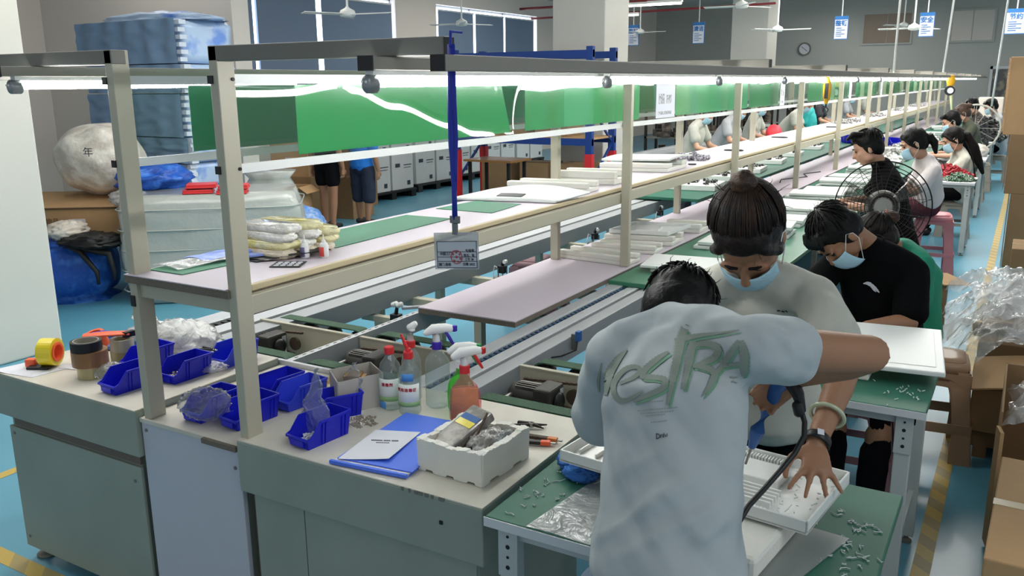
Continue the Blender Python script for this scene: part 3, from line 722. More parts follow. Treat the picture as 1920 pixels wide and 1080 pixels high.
def make_bin(m_, w=.095, L=.17, h=.075):
    t = thing('stacking_bin', 'blue plastic stacking bin', 'bin')
    th = .003; ins = .008
    prof = [(ins, 0), (0, h*.42), (L*.1, h*.5), (L*.3, h), (L, h), (L-ins, 0)]
    mb = MB()
    for s in (-1, 1):
        A = [V((s*(w/2-ins*(1-z/h)), y, z)) for y, z in prof]; B = [p-V((s*th, 0, 0)) for p in A]
        mb.rings([A, B])
    mb.rings([[V((-w/2+ins, ins, 0)), V((w/2-ins, ins, 0)), V((w/2-ins, L-ins, 0)), V((-w/2+ins, L-ins, 0))], [V((-w/2+ins, ins, th)), V((w/2-ins, ins, th)), V((w/2-ins, L-ins, th)), V((-w/2+ins, L-ins, th))]])
    mb.rings([[V((-w/2+ins, ins, 0)), V((w/2-ins, ins, 0)), V((w/2-ins*.5, 0, h*.42)), V((-w/2+ins*.5, 0, h*.42))], [V((-w/2+ins, ins+th, 0)), V((w/2-ins, ins+th, 0)), V((w/2-ins*.5, th, h*.42)), V((-w/2+ins*.5, th, h*.42))]])
    mb.rings([[V((-w/2+ins, L-ins, 0)), V((w/2-ins, L-ins, 0)), V((w/2, L, h)), V((-w/2, L, h))], [V((-w/2+ins, L-ins-th, 0)), V((w/2-ins, L-ins-th, 0)), V((w/2, L-th, h)), V((-w/2, L-th, h))]])
    mb.build('shell', m_, t)
    rim = MB()
    for s in (-1, 1):
        rim.bar((s*w/2, L*.3, h), (s*w/2, L, h), .007, .005); rim.bar((s*w/2, L*.3, h), (s*w/2, L*.1, h*.5), .006, .004); rim.bar((s*w/2, L*.1, h*.5), (s*w/2, 0, h*.42), .006, .004)
    rim.bar((-w/2, L, h), (w/2, L, h), .007, .005); rim.bar((-w/2, 0, h*.42), (w/2, 0, h*.42), .007, .006)
    rim.build('rim', m_, t)
    rb = MB()
    for s in (-1, 1):
        for q in (.35, .42, .8, .88): rb.bar((s*(w/2-ins*.9), L*q, .004), (s*(w/2+.001), L*q, h-.006), .006, .005)
    rb.build('side_rib', m_, t)
    MB().box((-w*.3, -.004, h*.12), (w*.3, .004, h*.36)).build('label_slot', m_, t)
    return t
bn = make_bin(M_blue); bl = make_bin(M_blue2)
bins = [(-2.635, 1.712, .766, -.06, 0, 'blue stacking bin at the edge of the left cabinet, left of the first post'),
        (-2.78, 1.90, .766, -.06, 0, 'blue stacking bin behind the one left of the first post, beside the tape'),
        (-2.55, 1.885, .766, -.04, 0, 'blue stacking bin holding metal screws, just right of the first post'),
        (-2.53, 2.095, .766, -.02, 1, 'lighter blue bin farthest back on the left cabinet, holding pens'),
        (-2.225, 1.722, .741, -.02, 0, 'blue bin under a plastic bag on the middle cabinet, left of the second post'),
        (-2.075, 1.742, .741, -.10, 0, 'blue bin partly hidden behind the second post on the middle cabinet'),
        (-2.17, 1.955, .741, -.12, 0, 'back blue bin on the middle cabinet, nearest the motors'),
        (-2.05, 1.94, .741, -.12, 1, 'lighter blue bin right behind the second post, holding a clear bag edge'),
        (-1.735, 1.700, .766, -.10, 0, 'blue bin at the front of the big cabinet with an upright clear bag'),
        (-1.865, 1.88, .766, -.55, 0, 'dark blue bin between the cardboard parts box and the upright bag')]
for i, (x, y, z, a, k, lb) in enumerate(bins):
    s_ = (bn, bl)[k]
    if i in (0, 3): s_.location = (x, y, z); s_.rotation_euler = (0, 0, a); s_['label'] = lb; s_['group'] = 'blue stacking bins'
    else: dup(s_, (x, y, z), a, lb, 'blue stacking bins')
def heap(name, c, rx, ry, n, sz, m_, parent=None, h=.01, lo=0):
    mb = MB()
    for k in range(n):
        a = random.uniform(0, 2*PI); q = math.sqrt(random.random()); p = V((c[0]+rx*q*math.cos(a), c[1]+ry*q*math.sin(a), c[2]+random.uniform(lo, h)*(1-q*q)+sz*.4))
        d = V((random.uniform(-1, 1), random.uniform(-1, 1), random.uniform(-.4, .4))).normalized()*sz
        mb.tube([p-d, p+d*.6, p+d*.61, p+d], [sz*.3, sz*.3, sz*.6, sz*.6], 6)
    return mb.build(name, m_, parent)
o = heap('screw_heap', (-2.56, 1.95, .772), .035, .05, 70, .008, M_screw, None, .02); tag(o, 'heap of metal screws in the bin right of the first post', 'screws'); o['kind'] = 'stuff'
o = heap('screw_heap', (-1.70, 1.95, .766), .055, .05, 95, .005, M_screw, None, .004); tag(o, 'loose small screws scattered on the big cabinet near the clear bag', 'screws'); o['kind'] = 'stuff'
o = heap('screw_heap', (-1.735, 1.76, .775), .03, .03, 40, .007, M_wplastic, None, .02); tag(o, 'white small fittings at the bottom of the upright clear bag', 'fittings'); o['kind'] = 'stuff'
def crumple(c, r, amp, f, seed, seg=36, rng=22, M=None, sharp=True, flat=None):
    mb = MB(); c = V(c); rows = []
    for i in range(rng+1):
        th = PI*(i+.1)/(rng+.2); row = []
        for k in range(seg):
            d = V((math.sin(th)*math.cos(2*PI*k/seg), math.sin(th)*math.sin(2*PI*k/seg), -math.cos(th)))
            n1 = noise.noise(d*f+V((seed, 0, seed))); n2 = noise.noise(d*f*2.3+V((0, seed, 1)))
            q = 1+amp*((1-abs(n1)*2.4)*.6+n2*.6 if sharp else n1)
            p = V((r[0]*d.x*q, r[1]*d.y*q, r[2]*d.z*q))
            if M is not None: p = M @ p
            p = c+p
            if flat is not None and p.z < flat: p.z = flat
            row.append(p)
        rows.append(row)
    return mb.rings(rows)
# clear bags
def upright_bag(c, w, h, seed, lab, ang=0):
    def f(u, v):
        wd = w*(.75+.3*math.sin(PI*(1-v)*.8))*(1-v**1.6*.93)
        a = 2*PI*u; x = wd*math.cos(a); y = wd*.38*math.sin(a)*(1-.7*v)
        n = noise.noise(V((a*1.2 if u < .5 else (2*PI-a)*1.2, v*6, seed)))*.012
        x, y = x*math.cos(ang)-y*math.sin(ang), x*math.sin(ang)+y*math.cos(ang)
        return V((c[0]+x+n+.02*v*v, c[1]+y+n, c[2]+h*v))
    o = MB().grid(f, 28, 26).build('clear_bag', M_bagc, smooth=True); tag(o, lab, 'bag'); return o
upright_bag((-1.745, 1.79, .772), .055, .215, 3, 'pointed clear zip bag standing in the front blue bin')
upright_bag((-1.80, 2.02, .81), .04, .12, 9, 'small clear bag sticking up from the cardboard parts box')
tag(crumple((-1.80, 1.965, .79), (.022, .025, .025), .3, 3, 5, flat=.766).build('clear_bag', M_bagc, smooth=True), 'little clear bag of screws beside the grey parts box', 'bag')
tag(crumple((-2.19, 1.76, .80), (.085, .07, .045), .25, 3, 11, flat=.748).build('clear_bag', M_bagc, smooth=True), 'crinkled clear bag spilling over the front of the left middle bin', 'bag')
tag(crumple((-2.52, 2.06, .785), (.06, .05, .015), .3, 3, 21, flat=.767).build('clear_bag', M_bagc2, smooth=True), 'flat clear bag lying right of the screw bin', 'bag')
tag(crumple((-2.78, 1.83, .79), (.04, .05, .03), .25, 3, 15, flat=.767).build('tape_wrap', M_bagc, smooth=True), 'crinkled clear wrap beside the brown tape roll', 'wrap')
o = MB().grid(lambda u, v: V((-3.14+.30*u+.04*fz((u, v, 0), 5), 2.16+.05*fz((u, v, 1), 4, 3)+.06*v, .768+(.17*v*(1-.75*u)+.025*fz((u*2, v*2, 2), 3, 2))*(1-.2*u))), 26, 16).build('white_bag', M_milky, smooth=True, solid=.001)
tag(o, 'milky plastic bag standing at the back of the left cabinet', 'bag')
tag(crumple((-2.86, 2.22, .80), (.17, .09, .07), .28, 2.6, 31, flat=.767).build('white_bag', M_milky, smooth=True), 'crumpled clear bag lying behind the first post', 'bag')

# ------------------------------------------------------------------ tape rolls, paper, parts box
t = thing('tape_gun', 'yellow packing tape roll on an orange tape dispenser', 'tape dispenser', (-3.11, 1.785, .766), .5)
Rz = Matrix.Rotation(.5, 3, 'Z') @ Matrix.Rotation(PI/2, 3, 'Y')
c = V((-3.115, 1.785, .826))
MB().ring(c-Rz @ V((0, 0, .0)), .052, .037, .055, Rz, 32).build('tape_roll', M_yellow, t, smooth=False)
MB().ring(c-Rz @ V((0, 0, .006)), .037, .028, .066, Rz, 28).build('orange_core', M_orange, t)
MB().box((-3.155, 1.74, .767), (-3.07, 1.80, .778), rz=.5).build('black_base', M_black, t, bev=.004)
MB().box((-3.175, 1.745, .768), (-3.135, 1.775, .80), rz=.5).build('orange_handle', M_orange, t, bev=.006)
t = thing('tape_roll', 'wide brown packing tape roll standing on a clear roll, left cabinet', 'tape', (-2.86, 1.80, .766))
MB().ring((-2.855, 1.805, .766), .048, .036, .045, None, 36).build('clear_roll', M_cleart, t)
MB().ring((-2.862, 1.81, .811), .062, .042, .055, None, 36).build('brown_roll', M_brownt, t)
t = thing('tape_roll', 'thin black tape roll on top of the brown tape roll', 'tape', (-2.865, 1.805, .866))
MB().ring((-2.868, 1.805, .866), .054, .044, .035, None, 36).build('black_roll', M_black, t); MB().ring((-2.868, 1.805, .866), .044, .041, .036, None, 36).build('core', mat('grey_core', 'a9a398', .7), t)
t = thing('tape_roll', 'clear yellowish tape roll on end right of the black and brown rolls', 'tape', (-2.90, 1.97, .766))
MB().ring((-2.90, 1.97, .766), .045, .036, .05, None, 36).build('lower_roll', M_cleart, t); MB().ring((-2.90, 1.97, .816), .043, .030, .045, None, 36).build('upper_roll', mat('pale_tape', 'b8b49a', .3, coat=.5), t)
t = thing('tape_gun', 'orange and purple tape gun lying behind the brown tape roll', 'tape dispenser', (-2.99, 1.95, .766), .2)
MB().ring((-3.02, 1.95, .82), .045, .034, .05, Matrix.Rotation(.4, 3, 'X'), 30).build('tape_roll', M_orange, t)
MB().ring((-3.03, 1.93, .766), .045, .034, .05, None, 30).build('clear_tape_roll', M_cleart, t)
MB().loft([(-3.03, 1.92, .868), (-2.99, 1.96, .875), (-2.94, 1.99, .868)], [(.008, .012)]*3, (0, 0, 1)).build('purple_frame', M_purple, t, smooth=True)
MB().loft([(-2.98, 1.87, .885), (-2.93, 1.93, .885), (-2.88, 1.99, .88)], [(.024, .007), (.03, .007), (.026, .007)], (1, -1, 0)).build('orange_plate', M_orange, t, smooth=True)
MB().box((-2.885, 1.965, .868), (-2.865, 2.01, .889)).build('black_cutter', M_black, t)
t = MB().grid(lambda u, v: V((-3.235+.20*u+.02*v, 1.655+.17*v+.03*u, .767+.012*max(0, .4-u)*(1-v))), 8, 6).build('paper_sheet', M_paper, solid=.0008); tag(t, 'white paper sheet under the yellow tape at the left cabinet edge', 'paper')
t = MB().grid(lambda u, v: V((-3.05+.13*u+.02*v, 1.80+.08*v+.03*u, .768)), 8, 6).build('paper_sheet', M_paper, solid=.0008); tag(t, 'small slip of paper between the yellow tape and brown roll', 'paper')
t = thing('blue_tray', 'flat blue plastic tray edge at the back of the left cabinet', 'tray', (-3.1, 2.1, .766))
MB().box((-3.23, 2.03, .767), (-3.04, 2.26, .772)).build('base', M_grip, t); mb = MB()
for a, b in (((-3.23, 2.03, .767), (-3.225, 2.26, .785)), ((-3.045, 2.03, .767), (-3.04, 2.26, .785)), ((-3.23, 2.03, .767), (-3.04, 2.035, .785))): mb.box(a, b)
mb.build('rim', M_grip, t)
for i, (x, y, a) in enumerate(((-2.60, 2.10, .2), (-2.585, 2.085, .05), (-2.59, 2.12, -.2))):
    c, s = math.cos(a), math.sin(a)
    t = thing('pen', ['black pen lying across the lighter blue bin, topmost', 'black pen lying lower in the lighter blue bin', 'black pen at the back of the lighter blue bin'][i], 'pen', (x, y, .82)); MB().cyl((x-.045*c, y-.045*s, .822), (x+.045*c, y+.045*s, .83), .005).build('barrel', M_black, t); MB().cyl((x+.045*c, y+.045*s, .83), (x+.056*c, y+.056*s, .831), .003).build('tip', M_wplastic, t)
t = thing('wooden_disc', 'small round wooden piece near the second post', 'disc', (-2.33, 2.09, .741)); MB().lathe((-2.33, 2.06, .741), [(.013, 0), (.013, .012)], 16).build('disc', M_brownt, t)
tag(MB().box((-2.20, 2.17, .741), (-2.09, 2.26, .746), rz=.3).build('cardboard_piece', M_card), 'flat piece of cardboard behind the blue bins on the middle cabinet', 'cardboard')
# grey corrugated-plastic parts box
t = thing('parts_box', 'pale grey open box holding small cardboard parts, beside the bottles', 'box', (-1.82, 2.08, .766), 0)
B = [V((-1.905, 2.05)), V((-1.815, 1.925)), V((-1.735, 2.06)), V((-1.825, 2.175))]
B = [V((-1.91, 2.04)), V((-1.80, 1.955)), V((-1.735, 2.10)), V((-1.845, 2.17))]
M_pbox = mat('pale_box', 'b9b4ac', .6, var=.04)
for k in range(4):
    a, b = B[k], B[(k+1) % 4]
    MB().bar((a.x, a.y, .822), (b.x, b.y, .822), .112, .004, (0, 0, 1)).build('side', M_pbox, t)
cx, cy = sum(p.x for p in B)/4, sum(p.y for p in B)/4
MB().prism([(p.x, p.y) for p in B], .767, .77).build('bottom', M_pbox, t)
MB().box((cx-.035, cy-.03, .77), (cx+.02, cy+.03, .87), rz=.5).build('carton', M_cardd, t)
MB().box((cx-.0, cy-.035, .77), (cx+.035, cy+.035, .862), rz=.5).build('carton', M_card, t)

# ------------------------------------------------------------------ bottles
def pet(x, y, lab, h=.185, r=.036, capm=M_red, liquid=True, label=None, name='bottle'):
    t = thing(name, lab, 'bottle', (x, y, .766))
    z = .766; P = [(.012, .004), (r*.8, 0), (r, .008), (r, .02)]
    for k in range(5): P += [(r, .02+h*.12*k), (r*.965, .02+h*.12*k+.006), (r, .02+h*.12*k+.012)]
    P += [(r, h*.70), (r*.88, h*.80), (r*.5, h*.90), (.014, h*.94), (.014, h*1.0)]
    MB().lathe((x, y, z), P, 26).build('body', M_petc, t, smooth=True)
    return t
def cap(x, y, z, m_, t, r=.016, h=.02, name='cap'):
    mb = MB().lathe((x, y, z), [(r, 0), (r, h), (r*.92, h+.003)], 20)
    o = mb.build(name, m_, t, smooth=False)
    return o
def plabel(x, y, z0, z1, r, t, m_, a0, a1, name='label'):
    return MB().grid(lambda u, v: V((x+(r+.0012)*math.cos(a0+(a1-a0)*u), y+(r+.0012)*math.sin(a0+(a1-a0)*u), z0+(z1-z0)*v)), 14, 2).build(name, m_, t, smooth=True, solid=.0004)
def carved_text(s, size, x, y, z, r, ang, t, m_):
    """characters set side by side round the bottle"""
    for i, ch in enumerate(s):
        a = ang+(i-(len(s)-1)/2)*size*1.02/r
        d = V((math.cos(a), math.sin(a), 0)); tx = V((-math.sin(a), math.cos(a), 0))
        text_obj('lettering', ch, size, m_, frameM(V((x, y, z))+d*(r+.0022), tx, (0, 0, 1)), t, bold=.0004)
M_lab = mat('bottle_label', 'e3e9e2', .5); M_labg = mat('label_green', '8fb67a', .5); M_labb = mat('label_blue', '4f8fd0', .5)
aim = -1.05
for (x, y, s, lb, r) in ((-1.700, 2.095, '\u6d88\u6bd2\u5242', 'clear disinfectant bottle with a plain red cap, leftmost of the bottles', .036), (-1.615, 2.085, '\u533b\u7528\u6d88\u6bd2\u6db2', 'clear disinfectant bottle with a red spout, nearest of the bottles', .036)):
    t = pet(x, y, lb, .19, r)
    plabel(x, y, .80, .875, r, t, M_lab, aim-1.2, aim+1.1)
    plabel(x, y, .80, .815, r+.0006, t, M_labg, aim-1.2, aim+1.1, 'green_band')
    if x > -1.65: plabel(x, y, .885, .91, r-.001, t, M_labb, aim-.6, aim+.5, 'blue_label')
    else: plabel(x, y, .775, .797, r+.0006, t, M_labb, aim-1.2, aim-.3, 'blue_band')
    carved_text(s, .0125, x, y, .856, r, aim-.15, t, M_inkred)
    cap(x, y, .952, M_red, t)
t_ = t; cap(-1.615, 2.085, .97, M_red, t_, .009, .012, 'spout_base'); MB().loft([(-1.615, 2.085, .978), (-1.623, 2.08, 1.0), (-1.632, 2.075, 1.03)], [.006, .0055, .004]).build('spout', M_red, t_, smooth=True)
def trigger(x, y, z, m_body, m_acc, t, d, collar=None):
    d = V(d).normalized(); n = V((-d.y, d.x, 0)); p = V((x, y, z))
    cap(x, y, z, collar or m_acc, t, .0165, .022, 'collar')
    MB().loft([p+V((0, 0, .02)), p+V((0, 0, .045))-d*.002, p+V((0, 0, .062))+d*.006], [.012, .012, .013]).build('neck', m_body, t, smooth=True)
    MB().loft([p-d*.035+V((0, 0, .052)), p-d*.01+V((0, 0, .066)), p+d*.03+V((0, 0, .070)), p+d*.05+V((0, 0, .068))], [(.012, .010), (.016, .017), (.014, .015), (.010, .012)], n).build('head', m_body, t, smooth=True)
    MB().box(p+d*.058+V((-.008, -.008, .058)), p+d*.058+V((.008, .008, .078))).build('nozzle', m_acc, t, bev=.003)
    MB().loft([p+d*.03+V((0, 0, .058)), p+d*.043+V((0, 0, .035)), p+d*.056+V((0, 0, .012))], [(.008, .005), (.008, .006), (.006, .004)], n).build('trigger', m_acc, t, smooth=True)
rt = V((.86, .51, 0))
t = pet(-1.575, 2.185, 'tall clear spray bottle with a white and purple trigger', .205, .041)
trigger(-1.575, 2.185, .962, M_wplastic, M_purple, t, rt)
t = pet(-1.685, 2.19, 'clear bottle with a white pump and red collar behind the red-capped pair', .19, .033)
cap(-1.685, 2.19, .95, M_red, t); MB().loft([(-1.685, 2.19, .97), (-1.685, 2.19, .995), (-1.68, 2.19, 1.01)], [.011, .01, .013]).build('pump', M_wplastic, t, smooth=True); MB().loft([(-1.685, 2.19, 1.015), (-1.67, 2.2, 1.03)], [.014, .01]).build('pump_head', M_wplastic, t, smooth=True)
def flask(x, y, lab, m_, W, T, h, liquid, d):
    t = thing('spray_bottle', lab, 'bottle', (x, y, .766)); pts = []; 
    prof = [(.0, W*.9), (.01, W), (h*.40, W*1.02), (h*.58, W*.95), (h*.70, W*.78), (h*.80, W*.50), (h*.86, W*.34), (h, W*.32)]
    MB().tube([(x, y, .766+z) for z, _ in prof], [(w, min(T, w*.75+.004)) for _, w in prof], 24, True, d).build('body', m_, t, smooth=True)
    if liquid is not None: MB().tube([(x, y, .77), (x, y, .766+h*.66)], [(W*.93, T*.9), (W*.80, T*.72)], 24, True, d).build('liquid', liquid, t, smooth=True)
    return t
t = flask(-1.487, 2.19, 'green squeeze spray bottle with a clear-white trigger behind the pink one', M_petg, .044, .026, .15, None, rt)
trigger(-1.487, 2.19, .912, M_wplastic, MATS['clear_bottle'] if False else mat('green_nozzle', '2f9a55', .4), t, rt, M_wplastic)
t = flask(-1.425, 2.12, 'pink spray bottle half full of yellow-green liquid with a red trigger', M_petp, .05, .028, .165, M_liq, rt)
trigger(-1.425, 2.12, .925, M_wplastic, M_red, t, V((.75, .65, 0)))

# ------------------------------------------------------------------ file, paper, foam box, tools
t = thing('document_file', 'bright blue document file lying open-edged on the big cabinet', 'file', (-1.46, 1.86, .766))
Q = [(-1.575, 1.672), (-1.335, 1.700), (-1.385, 2.06), (-1.615, 2.04)]
MB().prism(Q, .767, .770).build('back_cover', M_file, t); MB().prism([(a*.985-.022, b*.985+.028) for a, b in Q], .771, .776).build('sheets', M_paper, t)
MB().prism([(a+.006, b+.014) for a, b in Q], .777, .780).build('front_cover', M_file, t)
MB().bar((-1.58, 1.668, .7735), (-1.335, 1.696, .7735), .010, .010, (0, 0, 1)).build('spine', M_file, t)
t = thing('paper_document', 'white printed sheet lying on the blue file', 'paper', (-1.5, 1.78, .781))
pm = [V((-1.560, 1.678, 0)), V((-1.425, 1.735, 0)), V((-1.47, 1.945, 0)), V((-1.600, 1.892, 0))]
def pq(u, v, z=0): return pm[0]*(1-u)*(1-v)+pm[1]*u*(1-v)+pm[2]*u*v+pm[3]*(1-u)*v+V((0, 0, .7815+.008*(u*u*(1-v))+z))
MB().grid(pq, 10, 10).build('sheet', M_paper, t, solid=.0006)
mb = MB()
random.seed(3)
for k in range(24):
    u = .2+.024*k
    if random.random() < .85: a = pq(u, .62, .001); b = pq(u+.018, .62, .001); mb.bar(a, b, .006, .0004)
for k in range(12): a = pq(.35+.024*k, .55, .001); b = pq(.35+.024*k+.016, .55, .001); mb.bar(a, b, .004, .0004)
mb.build('printed_lines', M_ink, t)
# polystyrene box with scalloped walls
t = thing('polystyrene_box', 'white polystyrene box full of plastic-wrapped tools', 'box', (-1.21, 1.86, .766), 0)
c0 = V((-1.335, 1.755, 0)); ux = V((.205, -.0, 0)); uy = V((.0, .225, 0))
c0 = V((-1.340, 1.760, 0)); c1_ = V((-1.130, 1.752, 0)); c2_ = V((-1.118, 1.975, 0)); c3_ = V((-1.335, 1.98, 0))
def wall(a, b, n, thick, z0, z1):
    mb = MB(); d = (b-a); nrm = V((d.y, -d.x, 0)).normalized(); N_ = 60
    out = []; inn = []
    def prof(u): return .006*(.5+.5*math.cos(u*n*2*PI))
    rows = []
    for i in range(N_+1):
        u = i/N_; p = a+d*u; o_ = prof(u); zt = z1+.003*math.sin(u*9)+.002*fz((u*9, 0, n), 3)-(.004 if .5+.5*math.cos(u*n*2*PI) < .3 else 0)
        zb = z0+(0 if o_ > .002 else .006)
        rows.append([p+nrm*o_*.5+V((0, 0, zb)), p+nrm*o_+V((0, 0, zt)), p-nrm*thick+V((0, 0, zt)), p-nrm*(thick-.003)+V((0, 0, zb))])
    return mb.rings(rows)
for a, b, n in ((c0, c1_, 3), (c1_, c2_, 2), (c2_, c3_, 3), (c3_, c0, 2)): wall(a, b, n, .018, .767, .858).build('side', M_foamw, t, smooth=False)
MB().prism([(c0.x+.01, c0.y+.01), (c1_.x-.01, c1_.y+.01), (c2_.x-.01, c2_.y-.01), (c3_.x+.01, c3_.y-.01)], .772, .785).build('bottom', M_foamw, t)
M_gpack = mat('grey_plastic_pack', '7e7973', .3, c2='a09a92', scale=30, bump=.6, bscale=50, coat=.4)
t = thing('wrapped_tool_pack', 'grey blister pack with a blue and yellow label leaning in the foam box', 'pack', (-1.27, 1.86, .79))
RX = Matrix.Translation((-1.262, 1.868, .862)) @ Matrix.Rotation(-.35, 4, 'Z') @ Matrix.Rotation(.42, 4, 'X')
M3 = lambda M: (lambda p: M @ p)
def mbox(a, b, M): 
    mb = MB(); mb.box(a, b); 
    for v in mb.b.verts: v.co = M @ v.co
    return mb
mbox((-.045, -.082, -.014), (.045, .080, .014), RX).build('pack', M_gpack, t, bev=.006)
mbox((-.035, .0, .0145), (.035, .022, .0155), RX).build('yellow_label', M_yellow, t); mbox((-.035, .022, .0145), (.035, .044, .0155), RX).build('blue_label', M_grip, t)
RX2 = Matrix.Translation((-1.225, 1.88, .83)) @ Matrix.Rotation(-.35, 4, 'Z') @ Matrix.Rotation(.9, 4, 'Y')
t = thing('wrapped_tool_pack', 'narrow grey plastic pack right of the labelled pack in the foam box', 'pack', (-1.22, 1.88, .79)); mbox((-.03, -.07, -.008), (.03, .07, .008), RX2).build('pack', M_gpack, t, bev=.004)
t = crumple((-1.19, 1.87, .83), (.04, .07, .04), .25, 3, 41).build('clear_bag', mat('grey_bag', '96918b', .25, coat=.6, bump=2, bscale=40, scale=20, c2='c4c1bc'), smooth=True); tag(t, 'grey crinkled plastic bag of parts in the middle of the foam box', 'bag')
t = crumple((-1.155, 1.90, .83), (.025, .06, .03), .3, 3, 47).build('clear_bag', M_bagc, smooth=True); tag(t, 'shiny clear bag at the right wall of the foam box', 'bag')
t = thing('file_tool', 'dark round metal file sticking up from the foam box', 'tool', (-1.17, 1.83, .80)); MB().loft([(-1.198, 1.80, .84), (-1.205, 1.90, .908)], [.0045, .0035]).build('blade', M_rust, t, smooth=True); MB().loft([(-1.215, 1.775, .825), (-1.198, 1.802, .842)], [.009, .008]).build('handle', M_black, t, smooth=True)
t = thing('pliers', 'dark open pliers lying right of the foam box', 'pliers', (-1.19, 2.16, .766))
for a, b, c in (((-1.26, 2.14, .775), (-1.21, 2.165, .778), (-1.175, 2.195, .775)), ((-1.26, 2.17, .775), (-1.21, 2.165, .781), (-1.17, 2.165, .775))): MB().loft([a, b, c], [.006, .007, .002]).build('jaw_arm', M_wire, t, smooth=True)
MB().lathe((-1.212, 2.165, .772), [(.009, 0), (.009, .014)], 14).build('pivot', M_steel, t)
for i, (x, y, a) in enumerate(((-1.155, 2.055, .35), (-1.15, 2.095, .15))):
    t = thing('utility_knife', ['orange and black utility knife, nearer of the two', 'orange and brown utility knife, farther of the two'][i], 'knife', (x, y, .766), 0, 'knives right of the foam box')
    d = V((math.cos(a), math.sin(a), 0)); n = V((-d.y, d.x, 0)); p = V((x, y, .776))
    MB().bar(p-d*.06, p+d*.04, .018, .011, n).build('handle', M_black if i == 0 else M_rust, t, bev=.003)
    MB().bar(p+d*.03, p+d*.06, .019, .013, n).build('orange_end', M_orange if i == 0 else mat('dull_orange', 'd07a3a', .4), t, bev=.003)
    MB().bar(p+d*.06, p+d*.075, .009, .004, n).build('blade', M_steel, t)

# ------------------------------------------------------------------ lanyard and badge
t = thing('badge_lanyard', 'navy lanyard hanging from the light beam with a clear stamped badge', 'badge', (-1.126, 1.665, 1.36))
def ribbon(pts, w, th, name):
    mb = MB(); mb.tube([p for p, a in pts], [(w*abs(math.cos(a))+th, w*abs(math.sin(a))+th) for p, a in pts], 8, True, (1, 0, 0)); return mb.build(name, M_navy, t, smooth=True)
xl = -1.128
ribbon([(V((xl, 1.650, 1.885)), 0), (V((xl-.002, 1.650, 1.80)), .1), (V((xl-.006, 1.652, 1.74)), .3), (V((xl-.005, 1.652, 1.66)), .2), (V((xl-.002, 1.652, 1.60)), 1.0), (V((xl, 1.652, 1.575)), .4), (V((xl, 1.652, 1.545)), 1.1), (V((xl, 1.652, 1.49)), .4)], .007, .0015, 'strap')
ribbon([(V((xl+.004, 1.651, 1.885)), 0), (V((xl+.005, 1.651, 1.76)), .2), (V((xl+.006, 1.653, 1.68)), .1), (V((xl+.003, 1.653, 1.61)), .8), (V((xl, 1.653, 1.56)), .4)], .006, .0015, 'strap')
MB().tube([(xl, 1.65, 1.88), (xl-.0, 1.652, 1.912), (xl-.003, 1.70, 1.912)], .0035).build('loop', M_navy, t)
MB().box((xl-.013, 1.648, 1.482), (xl+.013, 1.656, 1.50)).build('metal_clip', M_strapg, t, bev=.002); MB().box((xl-.007, 1.648, 1.455), (xl+.007, 1.655, 1.482)).build('clip_tongue', M_strapg, t, bev=.002)
yb = 1.652
b0 = V((-1.188, yb, 1.455)); bx = V((.124, .0, .012)); bz = V((.002, 0, -.088))
def bq(u, v, d=0): return b0+bx*u+bz*v+V((0, -d, 0))
MB().rings([[bq(0, 0), bq(1, 0), bq(1, 1), bq(0, 1)], [bq(0, 0, .003), bq(1, 0, .003), bq(1, 1, .003), bq(0, 1, .003)]]).build('holder', M_badge, t)
MB().rings([[bq(.07, .24, .0034), bq(.97, .24, .0034), bq(.97, .95, .0034), bq(.07, .95, .0034)], [bq(.07, .24, .004), bq(.97, .24, .004), bq(.97, .95, .004), bq(.07, .95, .004)]]).build('card', mat('badge_card', 'c9ccd2', .6), t)
mb = MB()
for v in (.24, .52, .66, .78, .95): mb.bar(bq(.07, v, .0044), bq(.97, v, .0044), .0008, .0012, (0, 1, 0))
for u in (.07, .97): mb.bar(bq(u, .24, .0044), bq(u, .95, .0044), .0008, .0012, (0, 1, 0))
mb.build('table_lines', M_ink, t)
Mt = lambda u, v: frameM(bq(u, v, .0048), bx, -bz)
text_obj('lettering', '\u4e2d\u56fd\u5de5\u5382', .0085, M_ink, Mt(.27, .58), t); text_obj('lettering', '\u4e13\u7528\u7ae0', .0085, M_ink, Mt(.82, .5), t)
text_obj('lettering', '\u59d3\u540d\uff1a\u5f20', .0075, M_ink, Mt(.80, .62), t); text_obj('lettering', '\u5de5\u53f7 28', .0075, M_ink, Mt(.80, .73), t); text_obj('lettering', '\u90e8\u95e8 \u8d28\u68c0', .0085, M_ink, Mt(.24, .87), t); text_obj('lettering', '\u65e5\u671f 2022', .008, M_ink, Mt(.79, .86), t)
FM = frameM(bq(.52, .62, .0052), bx, -bz).to_3x3()
MB().ring(bq(.52, .66, .0055), .0165, .0150, .0006, FM, 30).build('stamp_ring', M_inkred, t)
st5 = []
for k in range(10): rr = .0042 if k % 2 == 0 else .0018; st5.append((rr*math.sin(k*PI/5), rr*math.cos(k*PI/5)))
MM = FM.to_4x4(); MM.translation = bq(.52, .66, .0055); MB().prism(st5, 0, .0006, MM).build('stamp_star', M_inkred, t)
for k, ch in enumerate('\u8d28\u91cf\u68c0\u9a8c\u4e13\u7528'):
    a = 2.5-k*.95; q = bq(.52, .66, .0056)+FM @ V((.0108*math.cos(a), .0108*math.sin(a), 0))
    text_obj('stamp_character', ch, .0058, M_inkred, frameM(q, FM @ V((math.sin(a), -math.cos(a), 0)), FM @ V((math.cos(a), math.sin(a), 0))), t)

